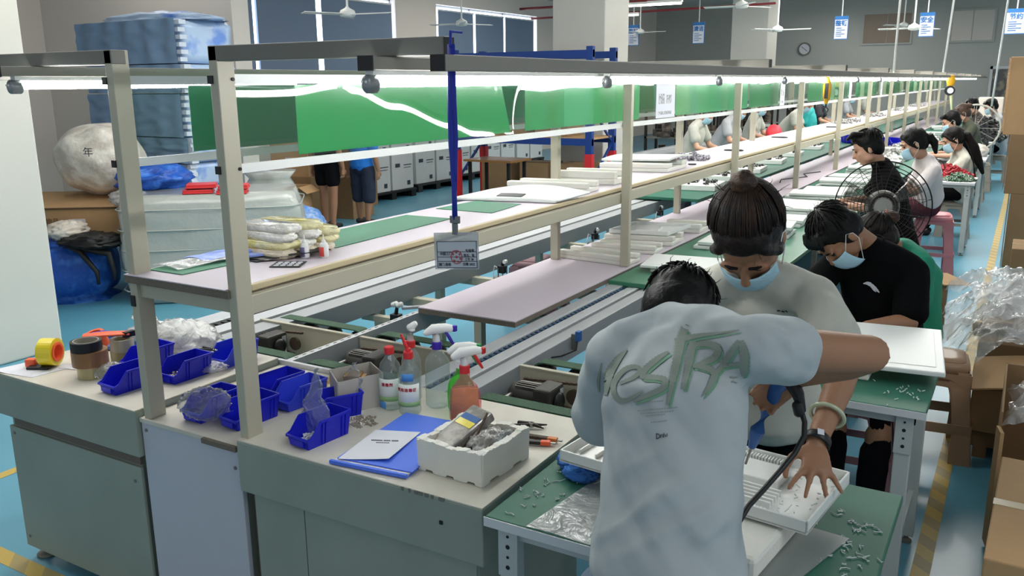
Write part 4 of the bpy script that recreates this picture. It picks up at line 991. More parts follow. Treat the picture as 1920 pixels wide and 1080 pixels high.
# ------------------------------------------------------------------ things on the shelf
S = 1.2255
def slab(name, poly, z0, z1, m_, lab=None, cat=None, bev=0, parent=None, group=None):
    o = MB().prism(poly, z0, z1).build(name, m_, parent, bev=bev)
    if lab: tag(o, lab, cat, group)
    return o
slab('green_mat', [(-2.36, 2.45), (-2.10, 2.31), (-2.12, 3.08), (-2.36, 3.07)], S+.0005, S+.0025, M_green, 'green mat on the shelf behind the glue bottles', 'mat')
slab('green_mat', [(-2.38, 1.74), (-2.22, 1.74), (-2.20, 1.98), (-2.38, 1.98)], S+.0005, S+.0025, M_green, 'green mat on the shelf corner under the blue pads', 'mat')
slab('green_mat', [(-2.36, 3.3), (-2.05, 3.3), (-2.08, 3.62), (-2.34, 3.62)], S+.0005, S+.0025, M_green, 'small green mat on the shelf before the white front panel', 'mat')
t = thing('printed_film_bag', 'flat white and blue printed plastic bag on the shelf corner', 'bag', (-2.33, 1.9, S))
MB().grid(lambda u, v: V((-2.405+.13*v+.05*u, 1.77+.33*u, S+.006+.012*u+.006*fz((u*4, v*4, 0), 1.5)+.008*math.sin(PI*v))), 14, 6).build('bag', M_bagc2, t, solid=.002)
MB().grid(lambda u, v: V((-2.39+.11*v+.05*u, 1.88+.2*u, S+.013+.012*u+.004*fz((u*4, v*4, 0), 1.5)+.008*math.sin(PI*v))), 10, 6).build('blue_print', mat('blue_print', '8da4e0', .4, scale=20, c2='6a88d8'), t, solid=.001)
slab('blue_pad', [(-2.33, 2.0), (-2.20, 2.0), (-2.10, 2.22), (-2.22, 2.26)], S+.012, S+.019, mat('pale_blue_pad', '8496d8', .4), 'pale blue flat pad behind the second post on the shelf', 'pad')
for k in range(5):
    y = 2.0+.02*k; x = -2.20+.02*k
    slab('dark_sheet_pack', [(x-.08, y), (x+.04, y-.01), (x+.09, y+.13), (x-.03, y+.14)], S+.001+.004*k, S+.004+.004*k, [M_black, MATS['grey_plastic_pack']][k % 2], ['bottom', 'second', 'middle', 'fourth', 'top'][k]+' dark plastic sheet of the pile behind the second post', 'sheet', group='dark sheets on the shelf')
t = thing('sticker_sheet', 'black sheet with round white stickers on the shelf edge', 'stickers', (-2.04, 2.02, S))
MB().box((-2.09, 1.97, S+.001), (-1.99, 2.06, S+.003), rz=.5).build('black_sheet', M_black, t)
for i in range(3):
    for j in range(4):
        q = Matrix.Rotation(.5, 3, 'Z') @ V(((j-1.5)*.022, (i-1)*.024, 0)); MB().lathe((-2.04+q.x, 2.015+q.y, S+.0032), [(.009, 0), (.009, .0006)], 16).build('white_sticker', M_paper, t)
# pile of plastic-wrapped parcels
M_parc = mat('clear_wrapped_parcel', 'cdc9b8', .2, c2='eeece4', scale=14, bump=1.6, bscale=30, coat=.7); M_parcy = mat('yellow_wrapped_parcel', 'd9c95a', .25, c2='e9e2b0', scale=14, bump=1.5, bscale=30, coat=.6); M_parcb = mat('brown_wrapped_parcel', 'b39770', .3, c2='d8ccb4', scale=14, bump=1.5, bscale=30, coat=.6)
k = 0
for j, (z0, n, x0) in enumerate(((0, 3, -2.34), (.028, 3, -2.35), (.056, 3, -2.35), (.084, 2, -2.36))):
    for i in range(n):
        y = 2.09+.088*i+.012*j; m_ = M_parcy if (i == n-1 or i == 0 and j == 1) and j > 0 else (M_parcb if j == 0 else M_parc)
        mb = rbox((-2.22+.012*i-.008*(j % 2), y), .25, .095, S+.002+z0*.98, S+.029+z0*.98, .15*math.sin(i*3+j*2), j*3+i, .16, 8, 4)
        tag(mb.build('wrapped_parcel', m_, smooth=True), ['nearest', 'centre', 'farthest'][i]+' film-wrapped parcel in the %s of the shelf pile' % ['bottom layer', 'second layer up', 'third layer up', 'top layer'][j], 'parcel', 'wrapped parcels on the shelf')
for i, (x, y) in enumerate(((-2.075, 2.13), (-2.02, 2.165))):
    t = thing('glue_bottle', ['white glue bottle with a purple label, left of the pair on the shelf', 'white glue bottle with a red label, right of the pair on the shelf'][i], 'bottle', (x, y, S))
    MB().lathe((x, y, S), [(.012, 0), (.0155, .002), (.0155, .04), (.012, .05), (.006, .053)], 18).build('body', M_wplastic, t, smooth=True)
    MB().lathe((x, y, S+.05), [(.008, 0), (.007, .008), (.003, .012), (.0015, .03)], 12).build('nozzle', M_wplastic, t, smooth=True)
    plabel(x, y, S+.006, S+.038, .0155, t, [mat('purple_label', '6d6894', .5), mat('red_label', 'dd4f48', .5)][i], aim-1.2, aim+.2)
# white appliance panels and foam on the shelf
t = thing('appliance_casing', 'curved white appliance front panel with a dark display slot on the shelf', 'panel', (-2.18, 3.8, S))
A_, B_, C_ = V((-2.46, 3.60, S)), V((-1.93, 3.72, S)), V((-1.90, 4.02, S)); D_ = V((-2.43, 3.92, S))
def apf(u, v):
    p = A_*(1-u)*(1-v)+B_*u*(1-v)+C_*u*v+D_*(1-u)*v
    return p+V((0, 0, .012+.030*math.sin(PI*u)*min(1, v*2.2)+.01*v))
MB().grid(apf, 24, 12).build('shell', M_wplastic, t, smooth=True, solid=.008)
MB().grid(lambda u, v: apf(.38+.24*u, .10+.13*v)+V((0, -.001, .0055)), 8, 3).build('display', M_black, t, solid=.003)
MB().grid(lambda u, v: apf(.02+.96*u, .0+.03*v)+V((0, -.004, -.004)), 12, 2).build('front_lip', M_wplastic, t, solid=.008)
def foam(poly, z0, h, lab, notch=True):
    t = thing('foam_block', lab, 'foam block', (sum(p[0] for p in poly)/4, sum(p[1] for p in poly)/4, z0), 0, 'white packing foam blocks')
    MB().prism(poly, z0, z0+h*.45).build('base', M_foamw, t, bev=.006)
    c = [V((p[0], p[1], 0)) for p in poly]
    for a, b in ((0, 1), (3, 2)):
        q = (c[a]*.82+c[3-a if a in (0, 3) else a]*.18); 
        p1, p2 = c[a], c[b]; i1, i2 = c[3 if a == 0 else 0], c[2 if b == 1 else 1]
        r1, r2_ = p1+(i1-p1)*.25, p2+(i2-p2)*.25
        MB().prism([tuple(p1[:2]), tuple(p2[:2]), tuple(r2_[:2]), tuple(r1[:2])], z0+h*.45, z0+h).build('ridge', M_foamw, t, bev=.006)
    return t
foam([(-2.42, 4.05), (-1.97, 4.12), (-1.98, 4.30), (-2.42, 4.24)], S, .055, 'white foam block on the shelf right behind the curved panel')
foam([(-2.36, 4.5), (-2.0, 4.55), (-2.0, 4.76), (-2.36, 4.7)], S, .075, 'taller white foam block on the shelf beside the first inner post')
foam([(-2.42, 5.25), (-1.98, 5.35), (-1.99, 5.75), (-2.42, 5.7)], S, .055, 'white foam block on the shelf under the tilted white panel')
t = thing('appliance_casing', 'tilted white flat panel resting on foam on the shelf', 'panel', (-2.2, 5.6, S+.056))
MB().grid(lambda u, v: V((-2.45+.46*u, 5.35+.45*v+.05*u, S+.066+.010*u+.012*math.sin(PI*v))), 10, 8).build('shell', M_wplastic, t, solid=.012)
for i, (y, x) in enumerate(((7.3, -2.12), (9.2, -2.2), (11.5, -2.1))):
    tag(MB().tube([(x+.08*math.cos(a*PI/8), y+.05*math.sin(a*PI/8)*(1+.3*math.sin(a)), S+.006) for a in range(16)], .005, 6, closed=True).build('cable_loop', M_wire, smooth=True), ['first', 'second', 'third'][i]+' dark cable loop on the shelf, counted from the near end', 'cable', 'cable loops on the shelf')
o = heap('wire_bundle', (-2.15, 6.35, S), .12, .1, 50, .03, mat('grey_wires', '6a6470', .5, c2='c9c6cc', scale=60), None, .02); tag(o, 'tangle of grey and white wires on the shelf behind the third post', 'wires'); o['kind'] = 'stuff'
tag(MB().lathe((-2.02, 5.95, S), [(.028, 0), (.03, .008)], 18).build('black_disc', M_black), 'small black disc on the shelf past the tilted panel', 'disc')
for i, (y, n) in enumerate(((13, 5), (15.5, 5), (18.5, 6), (21.5, 5))):
    o = heap('shelf_parts', (-2.18, y, S), .16, .5, 60, .03, mat('mixed_parts', '7c7a76', .5, c2='e6e4e0', scale=50), None, .03); tag(o, 'scatter of small white and dark parts far down the shelf, patch %d' % (i+1), 'parts'); o['kind'] = 'stuff'

# foam and trays on the pink-white board
Z = .7815
foam([(-2.33, 4.50), (-1.87, 4.45), (-1.86, 4.63), (-2.32, 4.68)], Z, .05, 'white foam block between the two inner posts on the pink-white board')
foam([(-2.26, 4.80), (-1.86, 4.85), (-1.87, 5.02), (-2.26, 4.97)], Z, .05, 'second white foam block, just behind the nearest one on the board')
foam([(-2.30, 5.08), (-1.86, 5.16), (-1.87, 5.4), (-2.30, 5.32)], Z, .06, 'white foam block under the shallow white tray on the board')
foam([(-2.15, 5.65), (-1.86, 5.7), (-1.87, 5.92), (-2.15, 5.88)], Z, .06, 'white foam block beyond the shallow white tray')
t = thing('appliance_tray', 'shallow white plastic tray with raised rim on foam on the board', 'tray', (-2.08, 5.3, Z+.06))
cc = [V((-2.27, 5.10, Z+.065)), V((-1.90, 5.17, Z+.065)), V((-1.88, 5.55, Z+.065)), V((-2.25, 5.48, Z+.065))]
MB().prism([(p.x, p.y) for p in cc], Z+.062, Z+.070).build('floor', M_wplastic, t, bev=.003)
for k in range(4): MB().bar(cc[k]+V((0, 0, .012)), cc[(k+1) % 4]+V((0, 0, .012)), .026, .008).build('rim', M_wplastic, t, bev=.002)
MB().box((-2.15, 5.22, Z+.07), (-2.0, 5.38, Z+.085), rz=.2).build('inner_box', M_wplastic, t, bev=.003)
tag(MB().tube([(-1.98, 10.3, Z+.005), (-2.1, 10.0, Z+.004), (-2.0, 9.7, Z+.004), (-2.18, 9.3, Z+.004), (-2.12, 9.0, Z+.006)], .006).build('cable_loop', M_wire, smooth=True), 'dark cable lying across the pink-white board near the fourth post', 'cable')

# ------------------------------------------------------------------ tables
def table(x0, x1, y0, y1, lab, group=None, legs=True, topm=M_greentop, z=.765):
    t = thing('work_table', lab, 'table', ((x0+x1)/2, (y0+y1)/2, 0), 0, group)
    MB().box((x0, y0, z-.024), (x1, y1, z)).build('tabletop', topm, t, bev=.003)
    MB().box((x0-.002, y0-.003, z-.026), (x1+.002, y0, z-.002)).build('edge_strip', M_frame, t)
    if legs:
        mb = MB(); mb.box((x0+.03, y0+.03, z-.06), (x1-.03, y0+.05, z-.026)); mb.box((x0+.03, y1-.05, z-.06), (x1-.03, y1-.03, z-.026)); mb.box((x0+.03, y0+.03, z-.06), (x0+.05, y1-.03, z-.026)); mb.box((x1-.05, y0+.03, z-.06), (x1-.03, y1-.03, z-.026))
        mb.build('apron', M_legw, t)
        for x in (x0+.03, x1-.085):
            for y in (y0+.02, y1-.06):
                l = MB().box((x, y, .03), (x+.05, y+.036, z-.03)).build('leg', M_legw, t, bev=.003)
                MB().box((x-.002, y-.004, z-.16), (x+.052, y, z-.03)).build('bracket_plate', M_legw, l)
                h = MB()
                for k in range(4): h.lathe((x+.025, y-.004, z-.05-k*.028), [(.006 if k % 2 else .004, 0), (.006 if k % 2 else .004, .001)], 10, RY)
                h.build('bolt_holes', M_black, l)
                MB().lathe((x+.025, y+.018, 0), [(.022, 0), (.022, .008), (.008, .014), (.008, .04)], 12).build('foot', M_darksteel, l)
        for x in (x0+.045, x1-.07): MB().box((x, y0+.05, .20), (x+.02, y1-.05, .23)).build('stretcher', M_legw, t)
    return t
table(-1.045, -.170, 1.63, 2.25, 'green-topped table where the man in white leans, beside the big cabinet')
table(-1.05, -.178, 2.895, 3.535, 'green-topped table behind the bun-haired woman, with white panels on it')
# long green tops beside the belt
for i, (y0, y1) in enumerate(((4.13, 7.4), (7.4, 11.0), (11.0, 16), (16, 22), (22, 27))):
    t = thing('green_side_table', 'long narrow green tabletop on the right of the line, %s from the near end' % ['first', 'second', 'third', 'fourth', 'fifth'][i], 'table', (-1.4, (y0+y1)/2, 0), 0, 'green tabletops right of the line')
    MB().box((-1.84, y0, .745), (-1.10, y1-.005, .772)).build('tabletop', mat('green_tabletop_edge', '3d7a5e', .35) if i == 0 else M_greentop, t, bev=.006)
    for x in (-1.80, -1.16):
        for y in (y0+.1, y1-.2): MB().box((x, y, 0), (x+.045, y+.045, .745)).build('leg', M_legw, t)
for i, (y0, y1) in enumerate(((7.4, 10.4), (10.4, 14), (14, 19), (19, 26))):
    t = thing('green_side_table', 'long narrow green tabletop on the left of the line, %s from the near end' % ['first', 'second', 'third', 'fourth'][i], 'table', (-2.9, (y0+y1)/2, 0), 0, 'green tabletops left of the line')
    MB().box((-3.35, y0, .755), (-2.44, y1-.005, .785)).build('tabletop', M_greentop, t, bev=.006)
    for x in (-3.3, -2.5):
        for y in (y0+.1, y1-.2): MB().box((x, y, 0), (x+.045, y+.045, .755)).build('leg', M_legw, t)
# side tables along the aisle
table(-1.0, -.40, 10.0, 10.62, 'pale table with red wiring behind the woman in the white blouse', topm=M_frame)
table(-1.0, -.42, 12.95, 13.9, 'pale table carrying the small blue bin by the aisle', topm=M_frame)
table(-1.0, -.44, 16.6, 17.7, 'pale table under the heap of dark parts by the aisle', topm=M_frame)
table(-.75, -.17, 20.3, 21.2, 'pale table with a red-edged top at the far end of the aisle', topm=M_red)
# ------------------------------------------------------------------ white panel stacks
def panel(x, y, z, sx, sy, a, lab, group, m_=None, tilt=0, h=.016):
    t = thing('plastic_plate', lab, 'panel', (x, y, z), a, group)
    M = Matrix.Translation((x, y, z)) @ Matrix.Rotation(a, 4, 'Z') @ Matrix.Rotation(tilt, 4, 'X')
    mbox((-sx/2, -sy/2, 0), (sx/2, sy/2, h), M).build('shell', m_ or M_wplastic, t, bev=.004)
    mbox((-sx*.42, -sy*.40, h), (sx*.42, sy*.40, h+.0015), M).build('raised_face', m_ or M_wplastic, t, bev=.002)
    return t
random.seed(11)
stk = [(5.35, 2), (5.95, 3), (6.45, 2), (6.9, 3), (7.35, 2), (7.85, 3), (8.4, 2), (9.0, 3), (9.7, 2), (10.5, 3), (11.4, 3), (12.4, 2), (13.6, 3), (15, 2), (16.6, 3), (18.5, 2), (20.5, 3)]
words = ['first', 'second', 'third', 'fourth', 'fifth', 'sixth', 'seventh', 'eighth', 'ninth', 'tenth', 'eleventh', 'twelfth', 'thirteenth', 'fourteenth', 'fifteenth', 'sixteenth', 'seventeenth']
for i, (y, n) in enumerate(stk):
    for k in range(n):
        panel(-1.52+random.uniform(-.03, .03), y, .774+k*.027, .44, .30, random.uniform(-.1, .1)+.05, 'white panel on the right green tabletop, %s stack from the near end, %s' % (words[i], ['bottom', 'second up', 'third up'][k]), 'white panels stacked on the right tabletop', h=.022)
panel(-1.58, 4.58, .80, .42, .32, .12, 'white panel lying on foam left of the bun-haired woman', None, tilt=.02)
foam([(-1.72, 4.42), (-1.42, 4.45), (-1.42, 4.7), (-1.72, 4.68)], .773, .027, 'foam block under the panel left of the bun-haired woman')
for i, (x, y) in enumerate(((-2.75, 8.2), (-2.85, 9.1), (-2.8, 10.0), (-2.85, 11.2), (-2.9, 12.4), (-2.9, 13.8), (-2.95, 15.5), (-2.95, 17.5))):
    t = panel(x, y, .787, .5, .5, .1, 'white tray of black parts on the left green tabletop, %s from the near end' % words[i], 'part trays on the left tabletop', h=.05)
    mb = MB(); random.seed(i)
    for k in range(34):
        px, py = x+random.uniform(-.2, .2), y+random.uniform(-.2, .2); s = random.uniform(.008, .03); mb.box((px-s, py-s*.6, .838), (px+s, py+s*.6, .838+random.uniform(.01, .035)), rz=random.uniform(0, 3))
    mb.build('loose_part', mat('black_parts', '262626', .5, c2='b8b8b4', c2lo=.55, c2hi=.6, scale=40), t)['kind'] = 'stuff'
# table 2: panel, foam, part
t = panel(-.35, 3.32, .835, .36, .42, .12, 'thick white flat panel propped on foam on the second green table', None, tilt=.10, h=.018)
for i, (x, y) in enumerate(((-.43, 3.16), (-.25, 3.45))): tag(MB().box((x-.045, y-.04, .766), (x+.045, y+.04, .83)).build('foam_cube', M_foamw, bev=.006), ['white foam cube under the near edge of the propped panel', 'white foam cube under the far corner of the propped panel'][i], 'foam cube')
tag(MB().box((-.60, 3.02, .766), (-.47, 3.09, .782), rz=.1).build('black_part', M_black, bev=.003), 'black electronic part on the second green table', 'part')
panel(-.66, 3.3, .767, .3, .35, 0, 'white panel half hidden behind the arm on the second green table', None)
# table 1: sheet, tray, foam, scraps
tag(MB().grid(lambda u, v: V((-.93+.22*u+.05*v, 1.632+.42*v, .767+.002*math.sin(6*u))), 6, 6).build('clear_sheet', M_bagc2, solid=.001), 'translucent plastic sheet on the near table left of the man', 'sheet')
tag(MB().prism([(-.60, 1.64), (-.33, 1.66), (-.25, 1.95), (-.52, 1.98)], .766, .769).build('grey_board', mat('grey_sheet', '8b918e', .4)), 'grey flat sheet under the foam on the near table', 'sheet')
tag(MB().box((-.55, 1.66, .77), (-.37, 1.98, .826), rz=-.12).build('foam_block', M_foamw, bev=.012), 'soft white foam block under the big white tray', 'foam block')
t = thing('appliance_tray', 'big white ribbed plastic appliance shell being worked on the near table', 'tray', (-.55, 2.0, .835), 0)
tm = Matrix.Translation((-.622, 1.985, .838)) @ Matrix.Rotation(-.115, 4, 'Z') @ Matrix.Rotation(-.0, 4, 'X')
W_, D_ = .325, .155
mbox((-W_, -D_, -.004), (W_, D_, .002), tm).build('floor', M_wplastic, t)
for a, b in (((-W_, -D_, -.004), (W_, -D_+.006, .028)), ((-W_, D_-.006, -.004), (W_, D_, .028)), ((-W_, -D_, -.004), (-W_+.006, D_, .028)), ((W_-.006, -D_, -.004), (W_, D_, .028))): mbox(a, b, tm).build('rim', M_wplastic, t, bev=.002)
for k in range(22):
    mbox((.0+.008*k, D_-.03, .002), (.004+.008*k, D_-.008, .020), tm).build('rib', M_wplastic, t); mbox((.0+.008*k+.05, -D_+.006, .002), (.004+.008*k+.05, -D_+.024, .02), tm).build('rib', M_wplastic, t)
for k in range(5): mbox((.06, -.10+.018*k, .002), (.22, -.094+.018*k, .018), tm).build('stiffener', M_wplastic, t)
mbox((.07, .0, .002), (.20, .10, .024), tm).build('inner_box', M_wplastic, t, bev=.003)
for k in range(6): mbox((-.30+.05*k, -.10, .002), (-.296+.05*k, .12, .014), tm).build('stiffener', M_wplastic, t)
random.seed(5)
mb = MB()
for k in range(90):
    p = tm @ V((random.uniform(.02, .30), random.uniform(-.13, .13), .006)); mb.tube([p, p+V((random.uniform(-.012, .012), random.uniform(-.012, .012), .004))], .0014, 5)
o = mb.build('plastic_shavings', M_shav); tag(o, 'fine white plastic shavings lying in the big white tray', 'shavings'); o['kind'] = 'stuff'
mb = MB()
for k in range(60):
    x, y = random.choice(((-.23+random.gauss(0, .03), 1.86+random.gauss(0, .05)), (-.25+random.gauss(0, .035), 2.0+random.gauss(0, .06)), (-.98+random.gauss(0, .03), 1.78+random.gauss(0, .07)), (-.93+random.gauss(0, .03), 1.95+random.gauss(0, .04))))
    x = max(-1.03, min(-.18, x)); y = max(1.65, min(2.2, y)); pts = [V((x, y, .768))]
    for q in range(4): pts.append(pts[-1]+V((random.uniform(-.011, .011), random.uniform(-.011, .011), 0)))
    mb.tube(pts, .0013, 5)
o = mb.build('plastic_shavings', M_shav); tag(o, 'curly white plastic shavings scattered on the near green tabletop', 'shavings'); o['kind'] = 'stuff'
mb = MB()
for k in range(26):
    x, y = -.26+random.gauss(0, .05), 3.05+random.gauss(0, .07)
    if x > -.19: continue
    mb.tube([(x, y, .768), (x+random.uniform(-.01, .01), y+.01, .769)], .0018, 5)
o = mb.build('plastic_shavings', M_shav); tag(o, 'white shavings scattered on the second green tabletop', 'shavings'); o['kind'] = 'stuff'
t = thing('blue_cloth', 'crumpled blue cloth on the near green table by the left tray corner', 'cloth', (-.93, 2.0, .766))
crumple((-.955, 1.99, .79), (.055, .055, .032), .45, 2.2, 3, 40, 26, flat=.767).build('cloth', mat('blue_rag', '3f78c8', .9, bump=.5, bscale=60), t, smooth=True); crumple((-.93, 1.93, .783), (.042, .034, .024), .4, 2.5, 8, 32, 20, flat=.767).build('fold', MATS['blue_rag'], t, smooth=True)
# ------------------------------------------------------------------ left storage corner
A45 = math.radians(41)
t = thing('wrapped_bale', 'huge bale of white foam wrapped in milky film on the floor', 'bale', (-5.9, 5.1, 0), 0)
rbox((-6.12, 5.22), 1.5, .95, 0.01, .90, A45, 2, .05, 14, 8).build('bale', M_filmW, t, smooth=True)
o = MB()
for k in range(5):
    z = .12+.17*k; pts = []
    for q in range(41):
        th = 2*PI*q/40; cx, cy = math.cos(th), math.sin(th); w = 1/((abs(cx)**8+abs(cy)**8)**(1/8)); x, y = cx*w*.755, cy*w*.48
        pts.append((-6.12+x*math.cos(A45)-y*math.sin(A45), 5.22+x*math.sin(A45)+y*math.cos(A45), z))
    o.tube(pts[:-1], (.006), 5, closed=True)
o.build('wrap_fold', M_filmW, t, smooth=True)
tag(crumple((-6.62, 4.72, .86), (.16, .14, .07), .25, 2.5, 77).build('film_tuft', M_bagc2, smooth=True), 'loose gathered film on the left top end of the wrapped bale', 'film')
for i, (dx, dy, dz, a) in enumerate(((-.02, 0, 0, .75), (.0, .02, .045, .78), (.26, .12, 0, .70), (.27, .13, .04, .72))):
    t = thing('red_case', ['lower left', 'upper left', 'lower right', 'upper right'][i]+' flat red plastic case on the wrapped bale', 'case', (-6.05+dx, 5.0+dy, .905+dz), 0, 'red plastic cases')
    MB().box((-6.17+dx, 4.92+dy, .905+dz), (-5.93+dx, 5.10+dy, .94+dz), rz=a).build('lid', M_red, t, bev=.006)
    MB().box((-6.175+dx, 4.915+dy, .905+dz), (-5.925+dx, 5.105+dy, .917+dz), rz=a).build('base', M_red, t, bev=.004)
# blue wrapped foam stack
lv = [(0, .42, 0, .0), (.43, .80, .02, .1), (.81, 1.05, -.02, .0), (1.06, 1.30, .03, .02), (1.31, 1.72, -.01, .03), (1.73, 2.0, .02, 0), (2.01, 2.42, .0, .02)]
for i, (z0, z1, dx, dy) in enumerate(lv):
    t = thing('foam_sheet_bundle', 'blue film-wrapped bundle of foam sheets, level %s of the tall stack' % ['one (lowest)', 'two', 'three', 'four', 'five', 'six', 'seven (top)'][i], 'bundle', (-7.75+dx, 6.1, z0), 0, 'blue-wrapped foam stack')
    x0 = -8.45 if i < 6 else -8.55
    MB().grid(lambda u, v: V((x0+dx+(-7.02-x0)*u, 5.69+.010*math.sin(u*31)+.02*fz((u*5, v*3, i), 2), z0+(z1-z0)*v)), 60, 16).build('front_face', M_filmBs, t, smooth=True)
    rbox((-7.75+dx, 6.08), 1.44, .68, z0, z1, 0, i, .02, 10, 14).build('wrapped_body', M_filmB, t, smooth=True)
    mb = MB()
    for k in range(6): zz = z0+(z1-z0)*(k+.5)/6; mb.box((-7.04+dx, 5.70, zz-.02), (-6.99+dx+.02*(k % 2), 5.78, zz+.02))
    mb.build('sheet_edge', mat('white_sheet_edge', 'ccd6e4', .6), t)
t = crumple((-7.7, 6.1, 2.42), (.75, .36, .10), .25, 2, 5, flat=2.42).build('blue_film_cover', M_filmB, smooth=True); tag(t, 'loose blue film crumpled over the top of the tall foam stack', 'film')
# bag, carton, blue bag beside pillar
tag(crumple((-7.35, 5.0, 1.15), (.42, .36, .33), .13, 1.6, 12, 60, 44, sharp=False).build('white_bag', M_bagw, smooth=True), 'big crumpled white bag on the carton beside the pillar', 'bag')
text_obj('bag_mark', '\u5e74', .09, M_ink, frameM((-7.0, 4.645, 1.24), (.82, .57, 0), (0, 0, 1)), None); bpy.data.objects['bag_mark'].name = 'handwritten_mark'; tag(bpy.data.objects['handwritten_mark'], 'small dark handwritten mark on the white bag', 'mark')
tag(crumple((-6.85, 5.15, .98), (.30, .3, .14), .3, 2, 25).build('blue_bag', M_bagblue, smooth=True), 'blue crumpled film spilling right of the white bag', 'bag')
t = thing('brown_carton', 'brown cardboard carton lying tilted under the white bag', 'carton', (-7.0, 4.5, .5))
M = Matrix.Translation((-7.40, 4.78, .66)) @ Matrix.Rotation(.62, 4, 'Z') @ Matrix.Rotation(.10, 4, 'X')
mbox((-.50, -.35, -.14), (.5, .35, .14), M).build('box', M_card, t, bev=.006); mbox((-.50, -.36, .13), (.5, -.34, .142), M).build('flap_edge', M_cardedge, t)
mbox((.02, -.355, -.02), (.16, -.351, .04), M).build('label', M_paper, t)
text_obj('print', '\u6613\u788e\u7269\u54c1', .06, M_cardedge, M @ frameM((-.18, -.352, .02), (1, 0, 0), (0, 0, 1)), t)
t = thing('blue_sack', 'large bright blue plastic sack tied with black cloth strips on the floor', 'sack', (-7.1, 4.4, 0))
rbox((-7.12, 4.40), .84, .68, 0.0, .52, A45, 9, .10, 14, 3.2, .05).build('sack', M_bagblue, t, smooth=True)
MB().tube([(-6.72, 4.20, .50), (-6.62, 4.22, .47), (-6.52, 4.28, .30), (-6.50, 4.27, .20)], [.02, .025, .02, .012]).build('black_strip', M_black, t, smooth=True)
MB().tube([(-6.60, 4.24, .50), (-6.45, 4.36, .45), (-6.44, 4.38, .3), (-6.43, 4.37, .22)], [.03, .03, .02, .012]).build('black_strip', M_black, t, smooth=True)
crumple((-6.72, 4.40, .53), (.30, .22, .06), .3, 3, 8).build('black_cover', M_black, t, smooth=True)
tag(crumple((-6.98, 4.36, .60), (.16, .16, .08), .25, 3, 18).build('white_bag', M_bagw, smooth=True), 'pale bundle between the blue sack and the tilted carton', 'bag')

# boxes behind the bale
def carton(c, sx, sy, z0, h, a, lab, m_=M_card, flaps=0, group=None, lb=False, name='brown_carton'):
    t = thing(name, lab, 'carton', (c[0], c[1], z0), a, group)
    M = Matrix.Translation((c[0], c[1], z0)) @ Matrix.Rotation(a, 4, 'Z')
    if flaps:
        for q, w in (((-sx/2, -sy/2, 0), (sx/2, -sy/2+.006, h)), ((-sx/2, sy/2-.006, 0), (sx/2, sy/2, h)), ((-sx/2, -sy/2, 0), (-sx/2+.006, sy/2, h)), ((sx/2-.006, -sy/2, 0), (sx/2, sy/2, h)), ((-sx/2, -sy/2, 0), (sx/2, sy/2, .006))): mbox(q, w, M).build('side', m_, t)
        for s in (-1, 1):
            MM = M @ Matrix.Translation((0, s*sy/2, h)) @ Matrix.Rotation(-s*.7, 4, 'X'); mbox((-sx/2, 0 if s > 0 else -sy*.4, 0), (sx/2, sy*.4 if s > 0 else 0, .006), MM).build('flap', m_, t)
            MM = M @ Matrix.Translation((s*sx/2, 0, h)) @ Matrix.Rotation(s*.6, 4, 'Y'); mbox((0 if s > 0 else -sx*.3, -sy/2, 0), (sx*.3 if s > 0 else 0, sy/2, .006), MM).build('flap', m_, t)
    else:
        mbox((-sx/2, -sy/2, 0), (sx/2, sy/2, h), M).build('box', m_, t, bev=.005)
        mbox((-sx/2-.001, -.024, h-.05), (sx/2+.001, .024, h+.0012), M).build('packing_tape', mat('packing_tape', 'b59f78', .3, coat=.4), t)
    if lb: mbox((-sx*.1, -sy/2-.002, h*.3), (sx*.25, -sy/2, h*.55), M).build('label', M_paper, t)
    return t
carton((-8.0, 8.0), .45, .36, 0, .55, .3, 'low open brown carton behind the wrapped bale', flaps=1)
carton((-8.35, 8.6), .6, .5, 0, .62, .2, 'lower brown carton near the partition end', M_cardd)
carton((-8.38, 8.6), .55, .5, .62, .45, .25, 'upper brown carton on the pile near the partition end', M_card, lb=True)
carton((-8.1, 9.2), .55, .5, 0, .7, .1, 'lower brown carton behind the walking pair', M_cardd)
carton((-8.1, 9.2), .5, .5, .7, .5, .2, 'upper brown carton behind the walking pair', M_cardd)
carton((-8.9, 10.0), .9, .6, 0, 1.1, .1, 'tall brown carton stack base left of the white pallets', M_cardd)
carton((-8.9, 10.0), .9, .6, 1.1, .7, .1, 'top brown carton seen under the light beam at left', M_card)
for i, (x, y) in enumerate(((-7.0, 7.1),)):
    t = thing('film_bag', 'pale blue film in a clear bag on the floor behind the shelf parcels', 'bag', (x, y, 0)); crumple((x-.1, y+.05, .22), (.36, .3, .24), .2, 2.4, 31, 44, 30, flat=0).build('bag', M_bagbl2, t, smooth=True)
tag(rbox((-6.6, 6.35), .55, .5, .0, .95, A45, 5, .1, 14, 3).build('wrapped_bale', M_filmW, smooth=True), 'rounded milky wrapped roll standing right behind the big bale', 'bale')
carton((-6.35, 7.3), .45, .35, 0, .16, .9, 'flat open brown carton on the floor beside the film bag', flaps=1)
